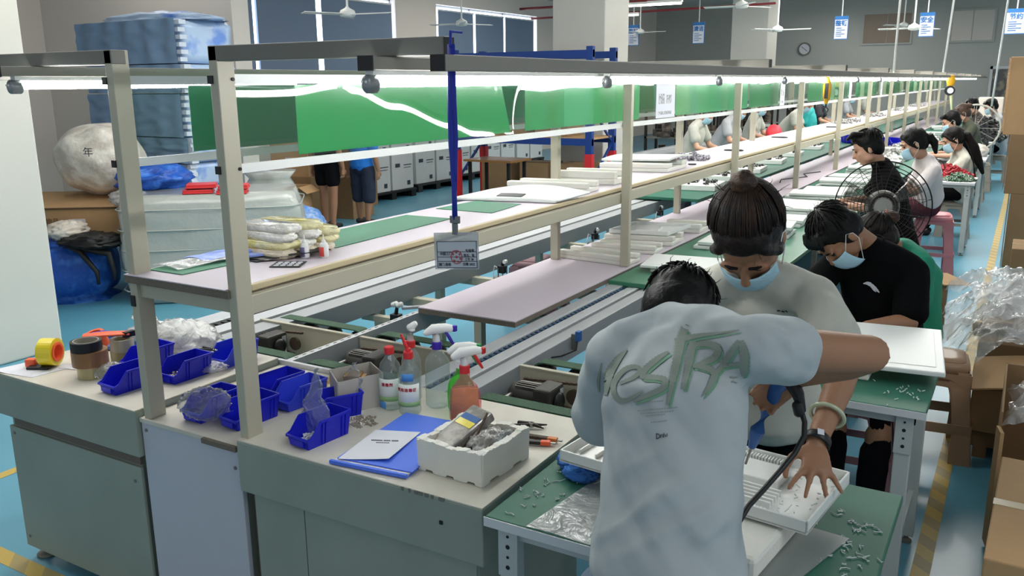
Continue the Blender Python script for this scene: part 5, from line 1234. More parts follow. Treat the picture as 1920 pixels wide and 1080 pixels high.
# shrink-wrapped white pallets along the left wall
for i, (x, y) in enumerate(((-9.15, 10.9), (-9.35, 12.4), (-9.6, 13.9), (-9.9, 15.5), (-10.1, 17.1))):
    t = thing('pallet_load', 'shrink-wrapped white appliance boxes on a black pallet, %s along the left side' % words[i], 'pallet', (x, y, 0), 0, 'white box pallets')
    p = MB(); p.box((x-.55, y-.6, .10), (x+.55, y+.6, .13))
    for yy in (-.58, -.06, .46): p.box((x-.55, y+yy, 0), (x+.55, y+yy+.12, .10))
    p.build('black_pallet', M_black, t)
    for a in (0, 1):
        for b in (0, 1):
            for c in (0, 1):
                bx_ = MB().box((x-.53+.54*a, y-.58+.6*b, .135+.57*c), (x-.53+.54*a+.5, y-.58+.6*b+.55, .135+.57*c+.56)).build('white_box', mat('white_carton', 'c9cbc9', .5, var=.05, scale=3, bump=.3, bscale=8, coat=.4), t, bev=.008)
                if a == 1:
                    xx = x+.512; mb = MB(); yy = y-.58+.6*b; zz = .135+.57*c
                    mb.box((xx, yy+.08, zz+.36), (xx+.002, yy+.2, zz+.42)); mb.box((xx, yy+.3, zz+.38), (xx+.002, yy+.5, zz+.395)); mb.box((xx, yy+.38, zz+.06), (xx+.002, yy+.46, zz+.13)); mb.box((xx, yy+.3, zz+.34), (xx+.002, yy+.48, zz+.35))
                    mb.build('printed_mark', M_ink, bx_)
# blue rack with red guards
t = thing('storage_rack', 'blue steel pallet rack with red guards and brown cartons', 'rack', (-6.6, 11.9, 0))
for x in (-7.78, -5.46):
    for y in (11.5, 12.3):
        p = MB().box((x-.05, y-.04, 0), (x+.05, y+.04, 2.30)).build('upright', M_rackb, t); MB().box((x-.058, y-.048, 0), (x+.058, y+.048, .78)).build('red_guard', M_red, p)
    MB().bar((x, 11.5, .3), (x, 12.3, .9), .03, .03).build('brace', M_rackb, t); MB().bar((x, 11.5, 1.5), (x, 12.3, .9), .03, .03).build('brace', M_rackb, t)
for z in (.95, 2.20):
    for y in (11.5, 12.3): MB().box((-7.83, y-.03, z-.05), (-5.41, y+.03, z+.05)).build('cross_beam', M_rackb, t)
MB().box((-7.8, 11.5, .98), (-5.45, 12.3, 1.01)).build('shelf', M_card, t)
for i, x in enumerate((-7.2, -6.5, -5.85)): carton((x, 11.95), .5, .5, 0, .6, 0, 'brown carton on the floor under the blue rack, %s from left' % words[i], M_cardd, lb=(i == 2))
for i, x in enumerate((-6.9, -6.2)): carton((x, 11.95), .55, .5, 1.012, .42, 0, 'brown carton on the shelf of the blue rack, %s' % ['left', 'right'][i], M_cardd)
t = thing('wooden_table', 'brown wood-topped table standing before the blue rack', 'table', (-6.6, 10.8, 0)); MB().box((-7.0, 10.5, .70), (-6.2, 11.1, .73)).build('tabletop', M_brownt, t)
for x in (-6.95, -6.3):
    for y in (10.55, 11.0): MB().box((x, y, 0), (x+.04, y+.04, .7)).build('leg', M_black, t)
# dark machinery and shelving beyond the line on the left
for i, (x, y, w, h) in enumerate(((-5.7, 14.2, .7, 1.3), (-5.8, 16.0, .8, 1.35), (-5.7, 18.0, .7, 1.4), (-5.8, 20, .8, 1.3), (-5.6, 24, .6, 1.35))):
    t = thing('assembly_jig', 'dark metal work rack with hanging tools beyond the line, %s from the near end' % words[i], 'rack', (x, y, 0), 0, 'dark work racks beyond the line')
    for a in (0, 1):
        for b in (0, 1): MB().box((x+a*w, y+b*.5, 0), (x+a*w+.04, y+b*.5+.04, h)).build('post', M_wire, t)
    for z in (.45, .85, h-.05): MB().box((x, y, z), (x+w+.04, y+.54, z+.03)).build('shelf', M_darksteel, t)
    mb = MB(); random.seed(i)
    for k in range(26):
        px, py, pz = x+random.uniform(.02, w), y+random.uniform(.02, .5), random.choice((.48, .88)); s = random.uniform(.03, .09); mb.box((px-s, py-s, pz), (px+s, py+s, pz+random.uniform(.05, .3)), rz=random.uniform(0, 3))
    mb.build('stored_part', mat('dark_mixed_parts', '2c2a28', .6, c2='6e6256', scale=9), t)['kind'] = 'stuff'
t = thing('second_conveyor', 'second aluminium conveyor line running beyond the first', 'conveyor', (-4.6, 9, 0))
MB().box((-4.85, 11.0, .70), (-4.45, 27, .78)).build('conveyor_bed', M_alu, t); MB().box((-4.90, 11.0, .66), (-4.83, 27, .80)).build('side_rail', M_alud, t); MB().box((-4.47, 11, .66), (-4.40, 27, .80)).build('side_rail', M_alud, t)
for k in range(8):
    for x in (-4.85, -4.5): MB().box((x, 11.2+2.1*k, 0), (x+.05, 11.25+2.1*k, .68)).build('leg', M_cream, t)

# ------------------------------------------------------------------ right side: cartons, bags, stools
carton((.33, 3.03), .58, .82, 0, .45, -.03, 'big brown carton in the lower right corner with a shipping label', lb=True)
t = carton((.36, 3.98), .66, .62, 0, .56, 0, 'tall open brown carton with dark inside behind the corner carton', M_cardd, flaps=0); 
for o in list(t.children): bpy.data.objects.remove(o)
for a, b in (((.035, 3.62, 0), (.042, 4.30, .56)), ((.035, 4.29, 0), (.7, 4.30, .56)), ((.69, 3.62, 0), (.7, 4.30, .56)), ((.035, 3.62, 0), (.7, 3.63, .30)), ((.035, 3.62, 0), (.7, 4.3, .01))): MB().box(a, b).build('side', M_cardd, t)
MB().box((.032, 3.55, .02), (.045, 3.63, .50), rz=.2).build('side_flap', M_card, t)
carton((.12, 4.72), .42, .44, .14, .22, 0, 'closed brown carton behind the stool, under the leaning cardboard sheet', M_card)
t = thing('wooden_pallet', 'wooden pallet under the brown carton beside the stool', 'pallet', (.2, 4.8, 0))
for y in (4.52, 4.75, 4.95): MB().box((-.08, y, .06), (.7, y+.06, .14)).build('board', mat('pallet_wood', '8a6c4b', .8), t)
for x in (-.06, .3): MB().box((x, 4.52, 0), (x+.06, 5.0, .06)).build('bearer', MATS['pallet_wood'], t)
t = MB().grid(lambda u, v: V((-.10+.62*u, 4.42+.45*v-.04*u, .372+.10*u+.03*v+.01*math.sin(u*4))), 8, 6).build('cardboard_sheet', M_card, solid=.008); tag(t, 'leaning flat cardboard sheet under the clear plastic heap', 'cardboard')
for i, (y, z) in enumerate(((5.25, .45), (5.4, .38))): tag(MB().box((-.14, y, z), (.10, y+.1, z+.025), rz=.1).build('wood_strip', MATS['pallet_wood']), ['upper', 'lower'][i]+' wooden strip poking out right of the brown stool', 'wood strip')
carton((.2, 5.55), .6, 1.0, 0, .44, 0, 'brown carton hidden beneath the clear plastic heap', M_cardd)
def film_sheet(c, sx, sy, amp, seed, lab, rz=0, dome=.08, group=None, floor=None, drop=0, nm='clear_plastic_bag'):
    """crumpled clear sheet lying in soft folds"""
    def f(u, v):
        x, y = (u-.5)*sx, (v-.5)*sy; e = 1-max(abs(2*u-1), abs(2*v-1))**3
        n = noise.noise(V((x*5, y*5, seed))); n2 = noise.noise(V((x*11, y*9, seed+5))); n3 = noise.noise(V((x*24, y*24, seed+9)))
        z = dome*e+amp*((1-abs(n)*2)*.55+(1-abs(n2)*2)*.3+abs(n3)*.25)
        x += .05*n2+.03*n; y += .05*n; z -= drop*max(0, .3-u)
        q = V((c[0]+x*math.cos(rz)-y*math.sin(rz), c[1]+x*math.sin(rz)+y*math.cos(rz), c[2]+z))
        if floor is not None and q.z < floor: q.z = floor
        return q
    o = MB().grid(f, 64, 64).build(nm, M_bagc2, smooth=True); return tag(o, lab, 'bag', group)
for i, (c, sx, sy, am, sd, rz, dm, dr) in enumerate((((.05, 5.0, .52), .55, .6, .09, 3, .3, .04, .5), ((.16, 5.2, .57), .6, .7, .10, 7, -.2, .06, .3), ((.26, 5.5, .56), .8, .9, .13, 13, .5, .10, .1), ((.0, 5.6, .48), .6, .7, .10, 17, .1, .05, .5), ((.28, 4.85, .50), .55, .4, .07, 29, -.1, .04, 0), ((.22, 5.3, .62), .6, .5, .12, 33, .9, .06, .2))):
    film_sheet(c, sx, sy, am, sd, ['front left', 'middle', 'big rear', 'left rear, hanging down', 'lowest front', 'highest'][i]+' crinkled clear bag of the heap on the cartons at right', rz, dm, 'clear bags heaped on the right cartons', .30, dr)
film_sheet((.3, 3.98, .44), .5, .5, .07, 37, 'clear film inside the tall open brown carton', 0, .08)
for i, (z0, h, dx) in enumerate(((0, .72, 0), (.72, .56, -.06), (1.28, .72, -.13))):
    carton((.36+dx, 10.1), .86, 1.0, z0, h, 0, 'tall brown carton stack at the right edge, %s carton' % ['lowest', 'middle', 'top'][i], [M_cardd, M_cardd, M_card][i], lb=(i == 0), group='carton stack at the right edge')
    t = MB().grid(lambda u, v: V((-.085+dx+.006*fz((u*8, v*8, i), 1), 9.58+1.0*u, z0+h*v)), 12, 8).build('stretch_film', M_bagc2); tag(t, 'clear stretch film on the side of the right-edge stack, %s carton' % ['lowest', 'middle', 'top'][i], 'film')
carton((.25, 8.0), .5, .5, 0, .5, 0, 'brown carton at the right edge before the tall stack', M_cardd)
carton((-.72, 7.0), .34, .30, .12, .26, .35, 'open brown carton with a spread flap on the floor behind the green-shirted worker', flaps=1)
t = MB().box((-.50, 6.85, .345), (-.30, 7.25, .353), rz=.5).build('cardboard_flap', M_card); tag(t, 'flat brown cardboard piece sticking into the aisle near the pink stool', 'cardboard')
t_ = thing('floor_stand', 'low dark stand supporting the flat cardboard piece', 'stand', (-.5, 7.0, 0)); MB().box((-.52, 6.95, 0), (-.38, 7.1, .343)).build('box', M_cardd, t_)

def stool(m_, lab, x, y, rz, h=.46, w=.15, group=None):
    t = thing('plastic_stool', lab, 'stool', (0, 0, 0), 0, group); wb = w*1.38
    def sq(c, hw, z, n=24, pw=5, cut=1):
        return [V((math.cos(2*PI*k/n)/((abs(math.cos(2*PI*k/n))**pw+abs(math.sin(2*PI*k/n))**pw)**(1/pw))*hw, math.sin(2*PI*k/n)/((abs(math.cos(2*PI*k/n))**pw+abs(math.sin(2*PI*k/n))**pw)**(1/pw))*hw, z)) for k in range(n)]
    MB().rings([sq(0, w*.6, h-.012), sq(0, w*.92, h-.012), sq(0, w, h-.014), sq(0, w*1.04, h-.03), sq(0, w*1.08, h-.06), sq(0, w*1.03, h-.06), sq(0, w*.96, h-.03), sq(0, w*.6, h-.03)], False, True).build('seat_rim', m_, t, smooth=True)
    MB().rings([sq(0, w*.93, h-.02), sq(0, w*.9, h), sq(0, w*.5, h+.002), sq(0, .02, h-.002)]).build('seat', m_, t, smooth=True)
    for sx in (-1, 1):
        for sy in (-1, 1):
            mb = MB()
            for (dx, dy) in ((1, 0), (0, 1)):
                # each leg is an L of two tapering flats
                top = V((sx*w*1.05, sy*w*1.05, h-.05)); bot = V((sx*wb, sy*wb, 0))
                ww = .085; n = []
                rows = []
                for u in (0, .3, .6, .85, 1):
                    p = top.lerp(bot, u); q = ww*(1.15-.25*math.sin(PI*min(1, u*1.1))) 
                    d = V((-sx*dx*q, -sy*dy*q, 0)); tt = V((-sx*dy*.004, -sy*dx*.004, 0))
                    rows.append([p, p+d, p+d+tt, p+tt])
                mb.rings(rows)
            mb.build('leg', m_, t)
    for s in (-1, 1):
        for ax in (0, 1):
            zz = h*.36; q = w*1.05+(wb-w*1.05)*.64
            a = V((-q, s*q, zz)); b = V((q, s*q, zz))
            if ax: a = V((s*q, -q, zz)); b = V((s*q, q, zz))
            MB().bar(a, b, .006, .035, V((0, 1, 0)) if not ax else V((1, 0, 0))).build('brace', m_, t)
    # curved arches under the seat
    for s in (-1, 1):
        for ax in (0, 1):
            rows = []
            for k in range(11):
                u = k/10*2-1; q = w*1.08; zt = h-.06; zb = h-.085-.09*abs(u)**3
                p = V((u*q, s*(q+.004), 0)) if not ax else V((s*(q+.004), u*q, 0)); tt = V((0, s*.004, 0)) if not ax else V((s*.004, 0, 0))
                rows.append([p+V((0, 0, zt)), p+V((0, 0, zb)), p+tt*-1+V((0, 0, zb)), p+tt*-1+V((0, 0, zt))])
            MB().rings(rows).build('apron', m_, t)
    t.location = (x, y, 0); t.rotation_euler = (0, 0, rz); LM[t.name] = Matrix.Translation((x, y, 0)) @ Matrix.Rotation(rz, 4, 'Z')
    return t
stool(M_stool, 'brown plastic stool, lower of the stacked pair on the yellow line', -.245, 4.53, .1, .46, .125)
stool(M_stool, 'brown plastic stool, upper of the stacked pair on the yellow line', -.245, 4.53, .1, .50, .126)
bpy.data.objects['plastic_stool.001'].location.z = .0
stool(M_pink, 'pink plastic stool under the woman in the white blouse', -.665, 9.0, .1, .57, .150)
stool(M_mauve, 'dull mauve plastic stool under the worker in the black shirt', -.52, 3.98, .05, .44, .13)
stool(M_mauve, 'dull mauve stool under the green-shirted worker', -.55, 4.95, .05, .43, .13)
stool(mat('grey_stool', 'a9a295', .5), 'pale grey stool under the young man in the black polo', -.72, 7.35, .05, .42, .14)
stool(M_mauve, 'red-brown stool seen between the conveyor rails below the badge', -3.25, 5.9, .2, .45, .16)
stool(mat('grey_stool', 'a9a295', .5), 'pale stool under the long-haired woman by the aisle', -.64, 11.35, .05, .42, .14)
stool(mat('grey_stool', 'a9a295', .5), 'pale stool under the man in black farther up the aisle', -.75, 14.1, .05, .42, .14)

# ------------------------------------------------------------------ pedestal fan
t = thing('pedestal_fan', 'dark wire-caged pedestal fan behind the green-shirted worker', 'fan', (-.70, 5.62, 0))
fc = V((-.702, 5.6, 1.055)); fd = V((.16, -1, .12)).normalized(); fx = fd.cross(V((0, 0, 1))).normalized(); fy = fx.cross(fd).normalized(); R_ = .272
def fp(r, a, d): return fc+fx*r*math.cos(a)+fy*r*math.sin(a)+fd*d
def dome(r, s): return s*(.10*(1-(r/R_)**2.2)+.0)
mb = MB()
for s in (1, -1):
    for k in range(3, 14):
        r = R_*k/13.5 if k < 13 else R_; mb.tube([fp(r, 2*PI*q/48, dome(r, s)) for q in range(48)], .0016 if k < 13 else .004, 5, closed=True)
    for q in range(16):
        a = 2*PI*q/16; mb.tube([fp(r*R_, a+.25*s*(r-.2), dome(r*R_, s)) for r in (.2, .4, .6, .8, .92, 1)], .0018, 5)
mb.build('cage', M_wire, t, smooth=True)['kind'] = 'stuff'
FMx = Matrix(((fx.x, fy.x, fd.x), (fx.y, fy.y, fd.y), (fx.z, fy.z, fd.z)))
MB().lathe(fc, [(.085, -.20), (.10, -.17), (.10, -.04), (.09, -.01), (.03, 0)], 26, FMx).build('motor_housing', M_darksteel, t, smooth=True)
MB().ring(fc+fd*.095, .078, .06, .015, FMx).build('hub_ring', M_wire, t, smooth=True)
MB().lathe(fc+fd*.095, [(.055, 0), (.055, .006), (.05, .012)], 24, FMx).build('centre_badge', mat('grey_badge', '8a8985', .5), t)
mb = MB()
for q in range(20): a = 2*PI*q/20; mb.bar(fp(.055, a, .10), fp(.078, a, .10), .004, .008)
mb.build('hub_louvre', M_black, t)['kind'] = 'stuff'
for q in range(3):
    a = 2*PI*q/3+.4; mb = MB().grid(lambda u, v: fp(.06+.17*u, a+(v-.5)*(.55-.1*u), .02+(v-.5)*.05), 8, 8); mb.build('blade', M_smoke, t, smooth=True, solid=.003)
MB().cyl(fc-fd*.1+V((0, 0, -.06)), (fc.x-fd.x*.1, fc.y-fd.y*.1, .04), .016).build('pole', M_wire, t, smooth=True)
MB().lathe((fc.x-fd.x*.1, fc.y-fd.y*.1, 0), [(.22, 0), (.22, .015), (.03, .04), (.02, .07)], 30).build('base', M_wire, t, smooth=True)
# second, far fan with pale ring
t = thing('pedestal_fan', 'pale-rimmed pedestal fan standing among the farthest workers', 'fan', (-.72, 15.6, 0)); fc2 = V((-.72, 15.6, 1.05))
mb = MB(); mb.tube([fc2+V((.36*math.cos(a*PI/16), .02, .36*math.sin(a*PI/16))) for a in range(32)], .014, 6, closed=True); mb.build('rim', M_machine, t, smooth=True)
mb = MB()
for k in range(12): a = k*PI/6; mb.bar(fc2, fc2+V((.36*math.cos(a), .02, .36*math.sin(a))), .005, .005)
mb.build('cage', M_machine, t); MB().lathe(fc2, [(.08, 0), (.08, .1)], 16, RY).build('motor_housing', M_darksteel, t); MB().cyl(fc2+V((0, .06, 0)), (fc2.x, fc2.y+.06, .02), .015).build('pole', M_wire, t); MB().lathe((fc2.x, fc2.y+.06, 0), [(.2, 0), (.2, .02)], 20).build('base', M_wire, t)

# hoists hanging from the lamp rail
t = thing('tool_balancer', 'yellow spring balancer with a hook hanging from the light rail', 'hoist', (-1.30, 6.78, 1.6))
MB().loft([(-1.30, 6.78, 1.815), (-1.30, 6.78, 1.76), (-1.30, 6.78, 1.69), (-1.30, 6.78, 1.635)], [(.014, .012), (.03, .02), (.028, .018), (.012, .010)], (1, 0, 0)).build('body', M_yellowp, t, smooth=True)
MB().box((-1.312, 6.755, 1.67), (-1.288, 6.765, 1.78)).build('black_stripe', M_black, t); MB().cyl((-1.30, 6.78, 1.635), (-1.30, 6.78, 1.605), .006).build('stem', M_black, t)
MB().tube([(-1.30+.018*math.cos(a*PI/6), 6.78, 1.588+.018*math.sin(a*PI/6)) for a in range(12)], .004, 6, closed=True).build('hook_ring', M_black, t, smooth=True)
t = thing('tool_balancer', 'far yellow balancer trailing a pale green air hose', 'hoist', (-1.2, 15.3, 1.5))
MB().loft([(-1.10, 15.3, 1.84), (-1.10, 15.3, 1.78), (-1.10, 15.3, 1.70)], [(.05, .04), (.07, .04), (.04, .03)], (1, 0, 0)).build('body', M_yellowp, t, smooth=True)
MB().lathe((-1.10, 15.28, 1.63), [(.075, 0), (.075, .04)], 20, RY).build('drum', M_black, t); MB().lathe((-1.09, 15.235, 1.63), [(.045, 0), (.045, .01)], 16, RY).build('drum_face', M_paper, t)
MB().tube([(-1.08, 15.26, 1.56), (-1.05, 15.26, 1.35), (-.99, 15.26, 1.05)], [.018, .014, .012]).build('hose', mat('pale_green_hose', 'cdd6a0', .5), t, smooth=True)
for i, (x, y) in enumerate(((-1.29, 10.2), (-1.20, 15.0), (-.56, 16.9))):
    z0 = 1.86 if i < 2 else 1.35
    tag(MB().cyl((x, y, z0), (x+(.1 if i else 0), y, 4.3), .012 if i == 0 else .016).build('hanging_conduit', M_wplastic, smooth=True), ['white vertical conduit rising from the light rail, nearest of three', 'white slanting conduit in the middle of three', 'white slanting conduit nearest the right edge'][i], 'conduit')
# far machine, bins, heaps
t = thing('control_cabinet', 'pale grey box machine with a round dark vent at the far end', 'machine', (-.72, 21.5, 0)); MB().box((-.98, 21.5, .6), (-.50, 21.9, 1.42)).build('body', M_machine, t, bev=.02); MB().lathe((-.74, 21.5, 1.19), [(.09, 0), (.09, .02)], 20, RY).build('vent', M_wire, t); MB().box((-.96, 21.52, 0), (-.52, 21.88, .6)).build('stand', M_darksteel, t)
for i, (x, y, z) in enumerate(((-.66, 13.3, .766), (-1.65, 16.0, .775), (-2.1, 14.4, .786), (-2.45, 15.2, .79), (-1.75, 15.0, .775))):
    b_ = dup(bn, (x, y, z), .2*i, ['small blue bin on the pale table by the aisle', 'violet-blue bin far along the line, second from right', 'blue bin far along the line, right of the pair', 'blue bin far along the line, left of the pair', 'violet-blue bin far along the line, rightmost'][i], 'distant blue bins'); b_.scale = (2, 1.5, 1.6)
tag(crumple((-.78, 13.5, .83), (.16, .12, .09), .3, 3, 3, 30, 20).build('clear_bag', M_bagw, smooth=True), 'crumpled clear bag behind the small aisle bin', 'bag')
tag(crumple((-.55, 13.6, .83), (.12, .12, .09), .3, 3, 5, 30, 20).build('clear_bag', M_bagw, smooth=True), 'whitish bag right of the small aisle bin', 'bag')
o = heap('wiring_heap', (-.70, 10.38, .766), .24, .2, 240, .04, M_redcloth, None, .12); tag(o, 'heap of red wiring on the pale aisle table', 'wiring'); o['kind'] = 'stuff'
o = heap('circuit_heap', (-.56, 10.18, .766), .15, .13, 120, .03, M_pcb, None, .07); tag(o, 'heap of green circuit parts before the red wiring', 'parts'); o['kind'] = 'stuff'
o = heap('motor_heap', (-.68, 17.25, .766), .34, .36, 260, .08, mat('dark_heap', '3a3a38', .5, c2='b5b2ac', c2lo=.55, c2hi=.65, scale=12), None, .40); tag(o, 'heap of dark metal parts on the far aisle table', 'parts'); o['kind'] = 'stuff'
tag(MB().tube([(-.80+.09*math.cos(a*PI/10), 10.3, .86+.11*math.sin(a*PI/10)) for a in range(11)], .005, 6).build('wire_loop', M_wire), 'thin wire loop arching over the red wiring', 'wire')
carton((-.75, 19.0), .4, .4, 0, .5, 0, 'brown carton on the floor beside the far aisle table', M_cardd)
o = heap('line_parts', (-1.5, 14.5, .78), .25, 3.5, 220, .05, mat('line_mixed_parts', '8c8a86', .5, c2='f0eeea', scale=8), None, .06); tag(o, 'clutter of white and dark parts far along the right tabletop', 'parts'); o['kind'] = 'stuff'
# ------------------------------------------------------------------ people
def lerp(a, b, t): return V(a)*(1-t)+V(b)*t
def hand(mb, wrist, d, palm_n, scale=1, curl=.5, spread=.25, side=1, fingers=None):
    """palm with five fingers; d points from the wrist to the knuckles, palm_n is the palm side"""
    d = V(d).normalized(); n = V(palm_n); n = (n-d*n.dot(d)).normalized(); a = d.cross(n)*side; w = V(wrist); s = scale
    mb.loft([w, w+d*.04*s, w+d*.085*s], [(.025*s, .016*s), (.036*s, .016*s), (.040*s, .013*s)], a, 14)
    for k in range(4):
        L = (.070, .080, .075, .060)[k]*s; o = (k-1.5)*-.0195*s
        sp = (1.5-k)*spread*.5; c = curl if not fingers else fingers[k]
        base = w+d*.080*s+a*(-o)*-1
        fd_ = (d+a*(-o/abs(o) if o else 0)*0+a*(1.5-k)*spread*.45).normalized()
        p = base; pts = [w+d*.06*s+a*o*-1*-1, base]
        ang = c*.5
        for q, l in enumerate((.42, .32, .26)):
            dirv = (fd_*math.cos(ang)+n*math.sin(ang)).normalized(); p = p+dirv*L*l; pts.append(p); ang += c*.55
        mb.loft(pts, [.0088*s, .0098*s, .0088*s, .0078*s, .0068*s], None, 10)
    tb = w+d*.025*s+a*.028*s
    t1 = tb+(d*.6+a*.9+n*.25).normalized()*.04*s; t2 = t1+(d*.9+a*.35+n*(.2+.5*curl)).normalized()*.032*s; t3 = t2+(d*1+a*.0+n*(.2+.6*curl)).normalized()*.024*s
    mb.loft([w+d*.02*s+a*.012*s, tb, t1, t2, t3], [.014*s, .015*s, .0115*s, .0100*s, .0080*s], None, 10)
def hframe(fd, hu):
    f = V(fd).normalized(); u = V(hu); u = (u-f*u.dot(f)).normalized(); r = f.cross(u)
    return Matrix(((r.x, f.x, u.x), (r.y, f.y, u.y), (r.z, f.z, u.z)))
def head(mb, c, H, s=1):
    P = lambda x, y, z: V(c)+H @ (V((x, y, z))*s)
    E = lambda p, r: mb.ell(P(*p), (r[0]*s, r[1]*s, r[2]*s), H, 20, 14)
    E((0, -.012, .030), (.074, .092, .082)); E((0, .020, -.03), (.060, .070, .080)); E((0, .045, -.088), (.032, .032, .026))
    for q in (-1, 1):
        E((q*.030, .062, -.028), (.024, .020, .022)); E((q*.045, .012, -.065), (.018, .035, .028))
        E((q*.074, -.008, -.018), (.010, .018, .030)); E((q*.03, .078, .018), (.026, .012, .009))
    mb.loft([P(0, .084, .008), P(0, .098, -.018), P(0, .104, -.032)], [.008*s, .011*s, .014*s], None, 10)
    E((0, .085, -.058), (.024, .010, .006)); E((0, .083, -.067), (.021, .010, .006))
def face_bits(par, c, H, s=1, skin=None, glasses=False):
    P = lambda x, y, z: V(c)+H @ (V((x, y, z))*s)
    for q in (-1, 1):
        MB().ell(P(q*.029, .078, .0), (.013*s, .007*s, .006*s), H, 12, 8).build('eye', mat('eye_dark', '1c1512', .3), par, smooth=True)
        MB().loft([P(q*.014, .088, .020), P(q*.030, .088, .025), P(q*.047, .078, .020)], [.0035*s, .004*s, .0025*s], None, 8).build('eyebrow', M_hair, par, smooth=True)
M_hair = mat('black_hair', '0b0908', .5, var=.3, scale=40, bump=.25, bscale=90, spec=.25)
M_hairb = mat('dark_brown_hair', '120b08', .45, scale=30, bump=.25, bscale=90, c2='2a1b14', c2lo=.5, c2hi=.8, spec=.3)
M_bun = mat('brown_bun_hair', '2e1d13', .5, scale=30, c2='5c4028', bump=.7, bscale=70, c2lo=.4, c2hi=.8)
M_bun2 = mat('dark_brown_strand', '17100c', .5, scale=18, c2='3a2619', c2lo=.45, c2hi=.75, spec=.3)
def hair(par, c, H, style, m_, s=1, seed=0):
    P = lambda x, y, z: V(c)+H @ (V((x, y, z))*s)
    mb = MB(); E = lambda p, r, g=24: mb.ell(P(*p), (r[0]*s, r[1]*s, r[2]*s), H, g, 16)
    E((0, -.024, .042), (.084, .096, .084)); E((0, -.055, -.01), (.074, .060, .075)); E((0, .022, .072), (.066, .055, .036))
    if style in ('short', 'quiff'):
        for q in (-1, 1): E((q*.066, -.02, .0), (.016, .045, .05))
        for k in range(7): x = -.054+.018*k; mb.loft([P(x*.9, .04, .098), P(x, .070, .080), P(x*1.02+.006, .083, .052 if style == 'short' else .06)], [.013*s, .011*s, .005*s], None, 8)
        if style == 'quiff':
            for k in range(9): x = -.06+.015*k; mb.loft([P(x, -.0, .10), P(x*1.05, .05, .125), P(x+.006, .10, .105)], [.018*s, .02*s, .01*s], None, 8)
    else:
        for q in (-1, 1):
            mb.loft([P(q*.01, .045, .095), P(q*.05, .060, .065), P(q*.071, .038, .01), P(q*.070, .0, -.04)], [.010*s, .013*s, .013*s, .009*s], None, 10)
            E((q*.068, -.03, -.005), (.014, .05, .06))
    if style == 'pony':
        mb.loft([P(0, -.10, .02), P(0, -.135, .0), P(0, -.145, -.06), P(0, -.125, -.14)], [.022*s, .03*s, .032*s, .014*s], None, 14)
    if style == 'longpony':
        mb.loft([P(0, -.10, .02), P(0, -.14, -.02), P(0, -.15, -.16), P(.01, -.135, -.32), P(.0, -.12, -.44)], [.024*s, .04*s, .048*s, .04*s, .016*s], None, 14)
    o = mb.build('hair', m_, par, remesh=.006 if s*1 > .5 else .01, smit=3, disp=(.004, .03))
    if style == 'bun':
        b = crumple(P(0, -.082, .118), (.031*s, .031*s, .029*s), .14, 3, seed+3, 28, 20, sharp=False).build('hair_bun', M_bun, par, smooth=True)
        MB().tube([P(.022*math.cos(a*PI/8), -.070+.022*math.sin(a*PI/8)*.6, .104+.012*math.sin(a*PI/8)) for a in range(16)], .007*s, 6, closed=True).build('hair_tie', M_bun, par, smooth=True)
    if style == 'claw':
        crumple(P(0, -.115, .055), (.045*s, .04*s, .035*s), .14, 3, seed, 28, 20, sharp=False).build('hair_bun', M_bun, par, smooth=True)
        MB().loft([P(-.03, -.10, .075), P(0, -.12, .095), P(.03, -.10, .075)], [.008*s]*3).build('hair_clip', mat('clip_brown', '7a4a2a', .35), par, smooth=True)
    # long strands combed over the head
    if s < 1.09 or style == 'bun':
        random.seed(seed+50); mb = MB()
        for k in range(420 if style == 'bun' else 190):
            az = random.uniform(0, 2*PI); crown = V((0, -.05, .10)) if style in ('short', 'quiff') else V((0, -.085, .095)); pts = []
            dend = V((math.cos(az), math.sin(az)*1.0, random.uniform(-.35, .25))).normalized()
            if math.sin(az) > .25 and dend.z < .35: dend.z = .45+random.uniform(0, .15); dend.normalize()
            C0 = V((0, -.024, .042)); d0 = (crown-C0).normalized()
            u0 = random.uniform(.1, .75) if style in ('short', 'quiff') else .03; ul = .28 if style in ('short', 'quiff') else .97
            for q in range(7):
                u = u0+ul*q/6; d = d0.lerp(dend, u).normalized(); rr = 1.0+.015*math.sin(u*6+k)+(.07*q/6 if style in ('short', 'quiff') else 0)
                pts.append(P(C0.x+d.x*.0865*rr, C0.y+d.y*.0985*rr, C0.z+d.z*.0865*rr))
            mb.tube(pts, [.0012, .0026, .003, .003, .0026, .002, .0008], 5)
        mb.build('combed_hair', M_bun2 if style == 'bun' else m_, par, smooth=True)['kind'] = 'stuff'
    # fine flyaway strands
    random.seed(seed+1); mb = MB()
    for k in range(40):
        a = random.uniform(0, 2*PI); e = random.uniform(.2, 1.2) if style in ('short', 'quiff') else random.uniform(-.1, 1.2)
        d = V((math.cos(a)*math.cos(e), math.sin(a)*math.cos(e)-.1, math.sin(e)))
        p0 = P(d.x*.080, -.024+d.y*.090, .042+d.z*.082); out = H @ d
        p1 = p0+out*.012*s+V((random.uniform(-.008, .008), random.uniform(-.008, .008), random.uniform(-.006, .006))); p2 = p1+out*random.uniform(.003, .016)*s+V((random.uniform(-.01, .01), 0, random.uniform(-.01, .004)))
        mb.tube([p0, p1, p2], [.0011, .0008, .0004], 4)
    mb.build('loose_hair', m_, par)['kind'] = 'stuff'
    return o
